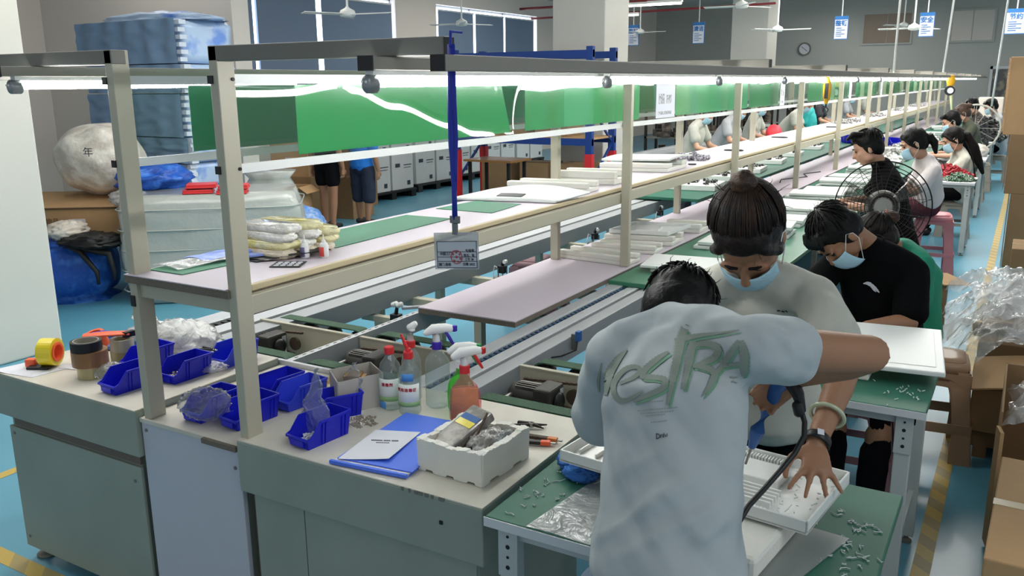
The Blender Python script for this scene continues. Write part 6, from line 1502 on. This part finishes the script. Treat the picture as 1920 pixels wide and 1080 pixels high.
def facemask(par, c, H, s=1):
    P = lambda x, y, z: V(c)+H @ (V((x, y, z))*s)
    def f(u, v):
        a = (u-.5)*2.3; z = -.105+.088*v; b = .092-.012*(abs(v-.55)*2)**2
        return P(.073*math.sin(a), .020+b*math.cos(a)*(1.0 if v > .15 else .97), z-.012*abs(u-.5)*(1-v))
    o = MB().grid(f, 18, 10).build('face_mask', M_mask, par, smooth=True, solid=.0016)
    for q, u in ((-1, 0), (1, 1)):
        MB().tube([f(u, .95), P(q*.079, -.004, .012), P(q*.082, -.020, -.01), P(q*.08, -.012, -.045), f(u, .08)], .0016*s, 5).build('ear_loop', M_elastic, o, smooth=True)
    return o
def person(label, head_c, fd, hu, neck, chest, pelvis, sh, el, wr, hips, knees, ankles, tee, skin=M_skin, pants=M_pants, style='short', hairm=None, mask=True, s=1, vox=.007, hd=None, collar=True, sleeve=.62, hem=None, wid=.165, fold=(.012, .09), shoes=True, seed=0, shorts=False, skirt=0, headless=False, palms=None, curls=None, tee_name='t_shirt', ssc=1, spreads=None, hs=1):
    pel = V(pelvis); t = thing('person', label, 'person', (pel.x, pel.y, 0))
    H = hframe(fd, hu); lat = (V(sh[1])-V(sh[0])).normalized()
    bd = MB()
    if not headless: head(bd, head_c, H, s)
    hc = V(head_c)
    nb = hc+H @ V((0, -.03, -.06))*s
    bd.loft([V(neck)+(V(chest)-V(neck)).normalized()*.03, V(neck), lerp(neck, nb, .6), nb], [(.062, .055), (.052, .050), (.050, .050), (.052, .055)], lat)
    bd.loft([pel, lerp(pel, chest, .5), V(chest), lerp(chest, neck, .8)], [(wid*.88, .10), (wid*.78, .09), (wid*.92, .10), (.09, .06)], lat)
    for i in (0, 1):
        S_, E_, W_ = V(sh[i]), V(el[i]), V(wr[i])
        bd.loft([S_, lerp(S_, E_, .5), E_, lerp(E_, W_, .3), lerp(E_, W_, .75), W_], [.046*ssc, .044*ssc, .037*ssc, .038*ssc, .029*ssc, .024*ssc], None, 16)
        dirh = (hd[i] if hd and hd[i] else (W_-E_)); pn = palms[i] if palms else V((0, 0, -1))
        hand(bd, W_, dirh, pn, .92*hs, (curls[i] if curls else .7), (spreads[i] if spreads else .25), 1 if i == 0 else -1)
        hp, kn, an = V(hips[i]), V(knees[i]), V(ankles[i])
        bd.loft([hp, lerp(hp, kn, .5), kn, lerp(kn, an, .35), an], [.08, .068, .05, .052, .034], None, 14)
        bd.loft([an, an+V((0, 0, -.03))+(H @ V((0, .02, 0)))*0, an+V((fd[0]*.10 if abs(fd[0])+abs(fd[1]) > .2 else 0, fd[1]*.10, -.045))], [.035, .04, .028], None, 10)
    bd.build('body', skin, t, remesh=vox, smit=4 if vox < .006 else 3)
    # shirt
    if tee is not None:
        sb = MB(); ck = V(chest); nk = V(neck)
        hemp = V(hem) if hem is not None else lerp(pel, chest, -.12)
        sb.loft([hemp, lerp(hemp, ck, .35), lerp(hemp, ck, .7), ck, lerp(ck, nk, .55), lerp(ck, nk, .88)], [(wid*1.1, .128), (wid*1.02, .118), (wid*1.04, .120), (wid*1.08, .122), (wid*.98, .10), (.075, .062)], lat, 28)
        mid = lerp(sh[0], sh[1], .5)
        sb.loft([sh[0], lerp(sh[0], lerp(mid, nk, .7), .5), lerp(mid, nk, .75), lerp(sh[1], lerp(mid, nk, .7), .5), sh[1]], [.058*ssc, .068*ssc, .072*ssc, .068*ssc, .058*ssc], None, 20)
        for i in (0, 1):
            sl = sleeve[i] if isinstance(sleeve, tuple) else sleeve
            S_, E_ = V(sh[i]), V(el[i]); sb.loft([S_, lerp(S_, E_, .3), lerp(S_, E_, sl)], [.064*ssc, .066*ssc, (.066+.006*sl)*ssc], None, 18)
        so = sb.build(tee_name, tee, t, remesh=max(vox, .008), smit=6, disp=fold)
        if collar:
            nd = (nk-ck).normalized(); a, b_, _ = basis(nd, lat); cpos = lerp(ck, nk, .90)+nd*.030
            MB().tube([cpos+a*.066*math.cos(k*PI/12)+b_*.058*math.sin(k*PI/12) for k in range(24)], .0055, 8, closed=True).build('neckband', tee, t, smooth=True)
    pb = MB()
    pb.loft([lerp(pel, chest, .18), pel, pel+(V(hips[0])+V(hips[1])-pel*2)*.5+V((0, 0, -.02))], [(wid*.92, .108), (wid*1.0, .118), (wid*.98, .112)], lat, 22)
    for i in (0, 1):
        hp, kn, an = V(hips[i]), V(knees[i]), V(ankles[i])
        if shorts: pb.loft([hp, lerp(hp, kn, .3), lerp(hp, kn, .58)], [.094, .092, .092], None, 16)
        elif skirt: pb.loft([hp, lerp(hp, kn, .6), kn, lerp(kn, an, .2)], [.095, .095, .09, .09], None, 16)
        else: pb.loft([hp, lerp(hp, kn, .5), kn, lerp(kn, an, .5), lerp(kn, an, .93)], [.092, .085, .068, .062, .055], None, 16)
    pb.build('shorts' if shorts else 'trousers', pants, t, remesh=max(.010, vox), smit=4, disp=(.01, .08))
    if shoes:
        for i in (0, 1):
            an = V(ankles[i]); fo = V((fd[0], fd[1], 0)); fo = fo.normalized() if fo.length > .1 else V((0, -1, 0))
            if not hd is None and False: pass
            MB().loft([V((an.x, an.y, .035))-fo*.04, V((an.x, an.y, .04))+fo*.02, V((an.x, an.y, .03))+fo*.13], [(.036, .034), (.042, .038), (.036, .026)], fo.cross(V((0, 0, 1))), 14).build('shoe', M_shoe, t, smooth=True)
    if not headless:
        hair(t, hc, H, style, hairm or M_hair, s, seed)
        face_bits(t, hc, H, s)
        if mask: facemask(t, hc, H, s)
    return t, H
from mathutils.bvhtree import BVHTree
# index 0 of every pair is the person's own right side, index 1 the left
man, Hm = person('person in a white printed tee, back to us, leaning over the near green table',
    (-.668, 1.905, 1.245), (.05, .35, -.93), (-.05, .93, .35), (-.625, 1.775, 1.265), (-.550, 1.57, 1.16), (-.515, 1.43, .84),
    [(-.420, 1.60, 1.295), (-.735, 1.69, 1.215)], [(-.222, 1.80, 1.262), (-.815, 1.80, 1.0)], [(-.385, 1.935, 1.145), (-.76, 2.02, .90)],
    [(-.42, 1.43, .80), (-.60, 1.43, .80)], [(-.40, 1.44, .43), (-.62, 1.44, .43)], [(-.39, 1.42, .08), (-.64, 1.42, .08)],
    M_tee, pants=mat('blue_grey_jeans', '6f7f92', .85, bump=.3, bscale=20), mask=True, vox=.0055, wid=.146, fold=(.022, .10), hem=(-.507, 1.435, .865), sleeve=(.36, .95),
    hd=[(-.5, .1, -.45), (.3, .6, -.4)], palms=[(-.3, -.3, -.3), (0, .1, -1)], curls=[1.15, .5], seed=1, ssc=1.05)
wom, Hw = person('person in a plain white tee with a top bun, pressing the white tray',
    (-.650, 2.42, 1.372), (.10, -.50, -.86), (.06, -.80, .50), (-.655, 2.545, 1.245), (-.635, 2.60, 1.07), (-.60, 2.70, .78),
    [(-.80, 2.52, 1.185), (-.475, 2.50, 1.205)], [(-.86, 2.36, 1.0), (-.335, 2.285, 1.08)], [(-.78, 2.18, .89), (-.357, 2.045, .945)],
    [(-.69, 2.68, .76), (-.51, 2.68, .76)], [(-.69, 2.66, .42), (-.51, 2.66, .42)], [(-.69, 2.70, .08), (-.51, 2.70, .08)],
    M_tee2, style='bun', hairm=M_hairb, vox=.0055, wid=.148, fold=(.010, .08), hem=(-.60, 2.66, .76), sleeve=.66, hd=[(.3, -.6, -.2), (.22, -.80, -.50)], palms=[(0, 0, -1), (0, -.2, -1)], curls=[.3, .22], spreads=[.3, .95], seed=2, s=1.22, skin=M_skin, ssc=1.0, hs=1.02)
blk, Hb = person('person in a black tee and face mask bending over the second green table',
    (-.635, 3.74, 1.17), (-.22, -.34, -.90), (-.68, -.52, .45), (-.53, 3.87, 1.12), (-.47, 3.94, .93), (-.43, 4.00, .58),
    [(-.66, 3.86, 1.02), (-.345, 3.88, 1.03)], [(-.76, 3.70, .84), (-.325, 3.73, .84)], [(-.66, 3.52, .83), (-.47, 3.60, .835)],
    [(-.52, 3.98, .55), (-.36, 3.98, .55)], [(-.56, 3.62, .56), (-.38, 3.62, .56)], [(-.56, 3.56, .08), (-.40, 3.56, .08)],
    M_teeB, vox=.007, wid=.155, sleeve=.85, hd=[(.2, -.6, -.1), (-.7, -.3, -.05)], curls=[.6, .6], seed=3, s=1.06)
grn, Hg = person('person in a green tee with a claw-clipped bun, seated behind the black-shirted worker',
    (-.60, 4.62, 1.02), (-.72, -.35, -.55), (-.5, -.2, .85), (-.48, 4.70, .95), (-.41, 4.76, .82), (-.39, 4.83, .53),
    [(-.50, 4.90, .93), (-.375, 4.60, .92)], [(-.62, 4.86, .72), (-.365, 4.48, .68)], [(-.80, 4.72, .80), (-.52, 4.34, .78)],
    [(-.42, 4.90, .52), (-.42, 4.74, .52)], [(-.80, 4.92, .52), (-.80, 4.72, .52)], [(-.82, 4.92, .08), (-.82, 4.72, .08)],
    M_teeG, style='claw', hairm=M_hairb, vox=.008, wid=.15, sleeve=.7, curls=[.5, .5], pants=M_pantg, seed=4, s=1.0)
yng, Hy = person('young person in a black polo with a swept fringe, behind the fan',
    (-1.03, 7.05, 1.30), (-.86, -.22, -.40), (-.35, 0, .93), (-.94, 7.10, 1.19), (-.86, 7.16, .98), (-.76, 7.30, .56),
    [(-.91, 7.33, 1.09), (-.83, 6.98, 1.08)], [(-1.05, 7.34, .87), (-.93, 6.86, .87)], [(-1.24, 7.18, .86), (-1.14, 6.85, .88)],
    [(-.78, 7.38, .54), (-.78, 7.22, .54)], [(-1.08, 7.40, .55), (-1.08, 7.18, .55)], [(-1.08, 7.40, .08), (-1.05, 7.18, .08)],
    M_teeB, skin=M_skin2, style='quiff', mask=False, vox=.009, wid=.165, sleeve=.7, pants=M_pantg, seed=5, s=1.08)
MB().loft([(-.965, 7.0, 1.15), (-.93, 6.99, 1.18), (-.89, 7.04, 1.17)], [(.03, .008)]*3).build('collar', M_teeB, yng, smooth=True)
wbl, H_ = person('person in a pale blouse with a low ponytail on the pink stool',
    (-.855, 8.45, 1.25), (-.85, -.3, -.42), (-.35, 0, .93), (-.78, 8.52, 1.13), (-.73, 8.60, .98), (-.71, 8.80, .72),
    [(-.74, 8.76, 1.04), (-.66, 8.42, 1.04)], [(-.88, 8.72, .84), (-.78, 8.28, .84)], [(-1.10, 8.62, .88), (-1.02, 8.28, .88)],
    [(-.72, 8.88, .66), (-.72, 8.70, .66)], [(-1.02, 8.84, .62), (-1.02, 8.60, .62)], [(-1.02, 8.84, .08), (-1.0, 8.60, .08)],
    M_teeP, skin=M_skin2, style='pony', vox=.010, wid=.150, sleeve=.75, pants=M_maroon, hem=(-.71, 8.74, .76), seed=6, s=1.1)
person('person in a white top with a long black ponytail, behind the red wiring table',
    (-.715, 11.0, 1.14), (-.8, -.35, -.45), (-.3, 0, .95), (-.65, 11.06, 1.02), (-.60, 11.12, .84), (-.58, 11.3, .54),
    [(-.63, 11.28, .93), (-.56, 10.96, .93)], [(-.76, 11.24, .76), (-.66, 10.86, .78)], [(-.96, 11.1, .84), (-.86, 10.86, .84)],
    [(-.6, 11.38, .52), (-.6, 11.2, .52)], [(-.92, 11.38, .52), (-.92, 11.2, .52)], [(-.92, 11.38, .08), (-.92, 11.2, .08)],
    M_tee2, skin=M_skin2, style='longpony', vox=.011, wid=.165, seed=7, s=1.12)
person('person in black with short black hair and a mask, past the ponytailed worker',
    (-.86, 12.6, 1.27), (-.85, -.35, -.40), (-.3, 0, .95), (-.78, 12.66, 1.15), (-.70, 12.74, .95), (-.64, 13.9, .56) if False else (-.64, 12.85, .56),
    [(-.76, 12.92, 1.05), (-.68, 12.56, 1.05)], [(-.9, 12.88, .84), (-.8, 12.46, .84)], [(-1.12, 12.72, .84), (-1.04, 12.46, .84)],
    [(-.66, 12.94, .54), (-.66, 12.74, .54)], [(-1.0, 12.94, .54), (-1.0, 12.7, .54)], [(-1.0, 12.94, .08), (-1.0, 12.7, .08)],
    M_teeB, skin=M_skin2, vox=.012, wid=.18, seed=8, s=1.12)
def seated(x, y, z, lab, tee, style, hairm, seed, s=1.1, pants=M_pants):
    return person(lab, (x-.20, y-.2, z+.71), (-.85, -.35, -.40), (-.3, 0, .95), (x-.13, y-.14, z+.59), (x-.05, y-.08, z+.40), (x, y, z),
        [(x-.1, y+.08, z+.50), (x-.03, y-.26, z+.50)], [(x-.24, y+.04, z+.29), (x-.14, y-.36, z+.29)], [(x-.46, y-.1, z+.27), (x-.38, y-.36, z+.27)],
        [(x, y+.09, z-.02), (x, y-.09, z-.02)], [(x-.36, y+.09, z-.02), (x-.36, y-.1, z-.02)], [(x-.36, y+.09, .08), (x-.36, y-.1, .08)],
        tee, skin=M_skin2, style=style, hairm=hairm, vox=.013, wid=.17, seed=seed, s=s, pants=pants)
seated(-.66, 14.8, .60, 'person with brown hair and olive top beyond the worker in black', mat('olive_tee', '4f5244', .85), 'claw', M_bun, 9)
seated(-.62, 16.2, .66, 'person in patterned black top under the pale fan ring', mat('patterned_tee', '3c3a3a', .85, scale=40, c2='8d7f7a', c2lo=.55, c2hi=.6), 'short', M_hair, 10)
seated(-.40, 17.9, .62, 'person in a pale grey shirt, farthest of the seated row', M_greyc, 'short', M_hair, 12)
for i, (x, y) in enumerate(((-.64, 14.85), (-.60, 16.25), (-.40, 17.95))): stool(MATS['grey_stool'], 'pale stool far up the aisle, %s of the last three' % ['nearest', 'middle', 'farthest'][i], x, y, 0, .46, .14)

# standing workers on the far side of the line
def standing(x, y, lab, tee, face=1, style='short', bend=.25, z=0, seed=0, mask=True, pants=M_pantg, arm=.3, s=1.05, k=1, **kw):
    f = face
    P = lambda dx, dy, h: (x+dx*f, y+dy, z+h*k)
    return person(lab, P(bend+.06, 0, 1.42), (f*.7, -.25, -.65), (f*.4, 0, .9), P(bend-.03, 0, 1.30), P(bend*.5, 0, 1.10), P(0, 0, .85),
        [P(bend*.7, -.18*f, 1.24), P(bend*.7, .18*f, 1.24)], [P(bend*.7+.08, -.24*f, 1.0), P(bend*.7+.08, .24*f, 1.0)], [P(bend*.7+arm, -.18*f, .93), P(bend*.7+arm, .18*f, .93)],
        [P(0, -.09*f, .82), P(0, .09*f, .82)], [P(0, -.1*f, .44), P(0, .1*f, .44)], [P(0, -.1*f, .08), P(0, .1*f, .08)],
        tee, skin=M_skin2, style=style, vox=.012, wid=.16, seed=seed, s=s, mask=mask, pants=pants, hd=[(f*.6, 0, -.4), (f*.6, 0, -.4)], **kw)
w1, _ = standing(-3.72, 10.7, 'person in a white tee with a dark watch, leftmost worker across the line', M_tee2, seed=21, bend=.2)
MB().tube([(-3.36+.031*math.cos(a*PI/6)*.4, 10.52+.031*math.sin(a*PI/6), .955+.031*math.cos(a*PI/6)) for a in range(12)], .008, 6, closed=True).build('wristwatch', M_black, w1, smooth=True)
standing(-3.80, 12.1, 'person in a light striped tee, second worker across the line', M_greyc, seed=22, bend=.3)
w3, _ = standing(-3.75, 13.6, 'person in a pale tee beside the red round part, third worker across the line', M_tee2, seed=23, bend=.15)
tag(MB().lathe((-3.02, 12.3, 1.10), [(.001, 0), (.10, .0), (.11, .03), (.05, .05), (.001, .05)], 24, Matrix.Rotation(PI/2.4, 3, 'X')).build('red_round_part', mat('bright_red', 'f2404c', .4), smooth=True), 'bright red round part held up across the line', 'part')
standing(-3.70, 15.3, 'person in a white tee bending forward, fourth worker across the line', M_tee2, seed=24, bend=.4)
standing(-3.30, 16.0, 'person in teal with a mask and dark hair, fifth worker across the line', M_teeT, seed=25, bend=.05, face=-1)
standing(-3.9, 19.0, 'person in dark clothes far across the line', M_pantg, seed=26, bend=.2)
standing(-3.8, 21.5, 'person in a pale shirt far across the line', M_greyc, seed=27, bend=.2)
standing(-3.8, 24.0, 'person in white, farthest worker across the line', M_tee2, seed=28, bend=.2)

# two people walking away at the left
def walker(x, y, lab, tee, pants, k=1, seed=0, **kw):
    P = lambda dx, dy, h: (x+dx, y+dy, h*k)
    return person(lab, P(0, .03, 1.50), (.1, 1, -.1), (0, 0, 1), P(0, 0, 1.34), P(0, 0, 1.12), P(0, 0, .86),
        [P(.18, 0, 1.26), P(-.18, 0, 1.26)], [P(.23, -.02, 1.0), P(-.23, -.02, 1.0)], [P(.25, .03, .77), P(-.25, .0, .77)],
        [P(.09, 0, .80), P(-.09, 0, .80)], [P(.10, .0, .44), P(-.10, .03, .44)], [P(.09, -.03, .08), P(-.11, .05, .08)],
        tee, vox=.009, wid=.155, mask=False, pants=pants, hd=[(0, 0, -1), (0, 0, -1)], palms=[(-1, 0, 0), (1, 0, 0)], seed=seed, **kw)
wk, _ = walker(-7.62, 8.3, 'person in very short black shorts with bare legs, walking away at left', M_teeB, M_pants, 1.0, 31, shorts=True, skin=M_skin)
MB().tube([(-7.84+.03*math.cos(a*PI/6), 8.4+.03*math.sin(a*PI/6), .77) for a in range(12)], .007, 6, closed=True).build('wristband', M_wire, wk, smooth=True)
walker(-7.42, 8.75, 'person in a blue shirt and navy knee-length skirt beside the one in shorts', M_blushirt, M_navyc, .92, 32, skirt=1)

# ------------------------------------------------------------------ details on the front figures
mb = MB()
t = thing('power_screwdriver', 'blue power screwdriver with a black cable held over the tray', 'screwdriver', (-.44, 1.93, .93))
MB().loft([(-.487, 1.955, .945), (-.475, 1.953, .99), (-.455, 1.95, 1.05), (-.432, 1.945, 1.11), (-.412, 1.935, 1.135), (-.398, 1.925, 1.135)], [.010, .018, .019, .021, .023, .018]).build('body', M_grip, t, smooth=True)
MB().cyl((-.487, 1.955, .945), (-.50, 1.957, .895), .003).build('bit', M_steel, t)
MB().loft([(-.400, 1.920, 1.138), (-.380, 1.912, 1.110), (-.368, 1.908, 1.075)], [.018, .014, .009]).build('strain_relief', M_black, t, smooth=True)
MB().loft([(-.378, 1.90, 1.09), (-.372, 1.90, 1.07)], [.012, .012]).build('hang_loop', M_black, t, smooth=True)
MB().tube([(-.372, 1.908, 1.08), (-.360, 1.905, 1.05), (-.357, 1.895, 1.02), (-.37, 1.87, .985), (-.39, 1.83, .955), (-.41, 1.77, .93), (-.425, 1.71, .915), (-.435, 1.66, .89), (-.44, 1.60, .84), (-.36, 1.50, .6)], .0062, 10).build('cable', M_black, t, smooth=True)
# bangle and wrist strap
def band(p, q, u, r, th, w, m_, name, par):
    p, q = V(p), V(q); c = p.lerp(q, u); a, b_, tt = basis(q-p)
    pts = [c+a*r*math.cos(k*PI/12)+b_*r*math.sin(k*PI/12) for k in range(24)]
    mb = MB(); rings = []
    for x in pts:
        rr = (x-c).normalized(); rings.append([x+rr*th*math.cos(j*PI/4)+tt*w*math.sin(j*PI/4) for j in range(8)])
    return mb.rings(rings, False, True).build(name, m_, par, smooth=True)
E_, W_ = V((-.335, 2.285, 1.08)), V((-.357, 2.045, .945))
band(E_, W_, .66, .041, .0055, .0055, M_jade, 'jade_bangle', wom)
o = band(E_, W_, .97, .031, .003, .012, M_black, 'black_wrist_strap', wom)
ca = E_.lerp(W_, .97)+V((.010, -.012, .031)); mbox((-.008, -.008, 0), (.008, .008, .0015), frameM(ca, (1, .5, -.3), (.3, -.6, -.5))).build('strap_tag', M_paper, wom)
band(W_, W_+V((.22, -.8, -.5)).normalized()*.05, .4, .0, .0001, .0001, M_skin, 'ring', wom) if False else None

# print on the back of the white tee and small marks, laid on the cloth
dg = bpy.context.evaluated_depsgraph_get(); dg.update()
def bvh(o):
    e = o.evaluated_get(dg); me = e.to_mesh(); mw = o.matrix_world
    P = LM[o.name]; t_ = BVHTree.FromPolygons([P @ v.co for v in me.vertices], [tuple(p.vertices) for p in me.polygons]); e.to_mesh_clear(); return t_
def shirt_of(root): return [c for c in root.children if c.name.startswith('t_shirt')][0]
EYE = V((0, 0, 1.8))
def pxray(x, y): return (r2*(x-960)/1617.74-u2*(y-540)/1617.74+f_).normalized()
def strokes(name, tree, lst, m_, par, lift=.0022, org=(1060, 480), sc=1.8, step=4):
    """brush strokes draped on the cloth"""
    mb = MB()
    for pts, ws in lst:
        P2 = [V((a, b)) for a, b in pts]; out = []
        for i in range(len(P2)-1):
            n = max(2, int((P2[i+1]-P2[i]).length/step))
            for k in range(n):
                u = k/n
                a0, a1, a2, a3 = P2[max(i-1, 0)], P2[i], P2[i+1], P2[min(i+2, len(P2)-1)]
                q = .5*((2*a1)+(a2-a0)*u+(2*a0-5*a1+4*a2-a3)*u*u+(3*a1-a0-3*a2+a3)*u**3)
                out.append((q, ws[i]*(1-u)+ws[i+1]*u))
        out.append((P2[-1], ws[-1])); prev = None
        for i, (q, w) in enumerate(out):
            d = (out[min(i+1, len(out)-1)][0]-out[max(i-1, 0)][0]); 
            if d.length < 1e-6: continue
            d.normalize(); n = V((-d.y, d.x)); row = []
            w *= 1+.12*math.sin(i*2.3)
            for j in range(5):
                c = q+n*w*(j/4-.5); dr = pxray(org[0]+c.x/sc, org[1]+c.y/sc); h = tree.ray_cast(EYE, dr)
                if h[0] is None: row = None; break
                row.append(mb.b.verts.new(h[0]+h[1]*(lift if h[1].dot(dr) < 0 else -lift)))
            if row and prev and (row[0].co-prev[0].co).length < .03:
                for j in range(4): mb.b.faces.new((prev[j], prev[j+1], row[j+1], row[j]))
            prev = row
    if len(mb.b.verts): 
        return mb.build(name, m_, par)
def folds(root, lst, rad=.013, inset=.006):
    """cloth folds: soft ridges worked into the shirt surface"""
    so = shirt_of(root); tr = bvh(so); bm = bmesh.new(); bm.from_mesh(so.data); mb = MB(); mb.b.free(); mb.b = bm; inv = LM[so.name].inverted()
    for pts, w in lst:
        P3 = []
        for i in range(len(pts)-1):
            for k in range(4):
                u = k/4; P3.append((pts[i][0]*(1-u)+pts[i+1][0]*u, pts[i][1]*(1-u)+pts[i+1][1]*u))
        P3.append(pts[-1]); W3 = []
        for x, y in P3:
            h = tr.ray_cast(EYE, pxray(x, y))
            if h[0] is not None: W3.append(inv @ (h[0]-(h[1] if h[1].dot(h[0]-EYE) < 0 else -h[1])*inset))
        if len(W3) > 3 and max((W3[i+1]-W3[i]).length for i in range(len(W3)-1)) < .12:
            n = len(W3); mb.loft(W3, [rad*w*(.35+.65*math.sin(PI*(i+.5)/n)) for i in range(n)], None, 10)
    bm.to_mesh(so.data); bm.free(); so.data.update(); dg.update()
folds(man, [([(1112, 930), (1180, 880), (1280, 820), (1400, 740)], 1.1), ([(1110, 1020), (1200, 960), (1320, 880), (1410, 800)], 1.2), ([(1150, 1050), (1250, 1000), (1380, 930)], .9), ([(1135, 700), (1160, 780), (1150, 850)], 1.0), ([(1150, 860), (1200, 830), (1260, 800)], .8),
    ([(1400, 585), (1450, 620), (1500, 640)], .9), ([(1440, 600), (1480, 640), (1490, 690)], .9), ([(1300, 590), (1360, 600), (1400, 640)], .8), ([(1400, 720), (1440, 690), (1480, 670)], 1.0), ([(1160, 640), (1200, 615), (1250, 600)], .7), ([(1120, 800), (1140, 760), (1150, 700)], .8), ([(1260, 1040), (1330, 1000), (1385, 960)], .8)])
folds(wom, [([(1480, 470), (1510, 540), (1500, 620)], .8), ([(1520, 480), (1555, 560), (1560, 620)], 1.0), ([(1330, 520), (1370, 560), (1440, 590)], .8), ([(1340, 490), (1345, 530), (1360, 570)], .7), ([(1450, 560), (1490, 590), (1520, 640)], .8), ([(1570, 520), (1588, 570), (1585, 620)], .8)])
tm_ = bvh(shirt_of(man))
M_print = mat('grey_brush_print', '838d84', .8, var=.12, scale=30); M_print2 = mat('green_brush_print', '6f9a80', .8, var=.1, scale=30)
LET = [([(212, 318), (178, 352), (150, 400), (138, 470)], [3, 26, 34, 12]), ([(124, 360), (112, 420), (116, 458)], [3, 10, 3]),
       ([(185, 432), (232, 412), (254, 388), (236, 376), (200, 388), (166, 432), (172, 476), (206, 488), (262, 458)], [10, 14, 15, 15, 18, 20, 18, 16, 5]),
       ([(350, 326), (312, 350), (272, 384), (262, 408), (300, 412), (336, 420), (330, 446), (282, 470), (232, 492)], [8, 20, 22, 20, 18, 20, 20, 18, 6]),
       ([(405, 246), (388, 300), (372, 380), (346, 505)], [26, 32, 26, 6]), ([(372, 292), (440, 272), (520, 262), (588, 252)], [22, 16, 8, 3]),
       ([(432, 290), (418, 360), (400, 450)], [26, 24, 14]), ([(432, 302), (480, 296), (516, 312), (506, 342), (460, 366), (430, 376)], [16, 20, 26, 24, 18, 12]), ([(446, 374), (500, 392), (492, 430), (462, 474)], [14, 26, 22, 4]),
       ([(588, 288), (560, 328), (520, 384), (500, 406)], [14, 22, 16, 6]), ([(592, 288), (604, 330), (602, 388), (594, 400)], [18, 30, 24, 6]), ([(520, 376), (560, 366), (600, 364)], [10, 12, 10]),
       ([(392, 240), (402, 250)], [8, 4]), ([(408, 233), (420, 238)], [6, 3]), ([(556, 410), (582, 408)], [6, 5]), ([(560, 424), (578, 428)], [5, 3])]
strokes('back_print_shadow', tm_, [([(a+7, b+9) for a, b in p], [w*.8 for w in ws]) for p, ws in LET[3:12]], M_print2, man, .0016)
strokes('back_print', tm_, LET, M_print, man, .0024)
sm = []
for (x0, x1, y) in ((262, 330, 496), (246, 378, 524), (256, 366, 534), (276, 336, 541), (290, 340, 562)):
    x = x0
    while x < x1: sm.append(([(x, y-(x-x0)*.10), (x+5, y-(x+5-x0)*.10)], [2.6, 2.6])); x += 8
strokes('small_print', tm_, sm, M_print, man, .0024, step=3)
D = [([(310, 600), (310, 618)], [3, 3]), ([(308, 600), (318, 603), (320, 612), (310, 618)], [3, 3, 3, 3]), ([(324, 604), (324, 614)], [3, 3]), ([(324, 605), (330, 604), (331, 613)], [2.5, 2.5, 2.5]), ([(334, 598), (334, 613)], [2.5, 2.5]), ([(334, 606), (339, 605), (340, 612)], [2.5, 2.5, 2.5]), ([(344, 600), (344, 611)], [2.5, 2.5])]
strokes('black_signature', tm_, D, M_ink, man, .0026, step=2)
tb_ = bvh(shirt_of(blk))
strokes('chest_logo', tb_, [([(-14, -5), (-4, -5), (8, 4), (16, 12)], [1, 7, 6, 1.5]), ([(0, 0), (6, 7), (10, 11)], [2, 3, 1])], M_paper, blk, .004, (1633, 536), 1.0, 2)
tw_ = bvh(shirt_of(wom))
strokes('chest_mark', tw_, [([(-8, 0), (-2, 0)], [3, 3]), ([(0, 1), (6, 1)], [3, 3]), ([(8, -1), (12, 2)], [3, 2])], M_ink, wom, .003, (1465, 582), 1.0, 2)
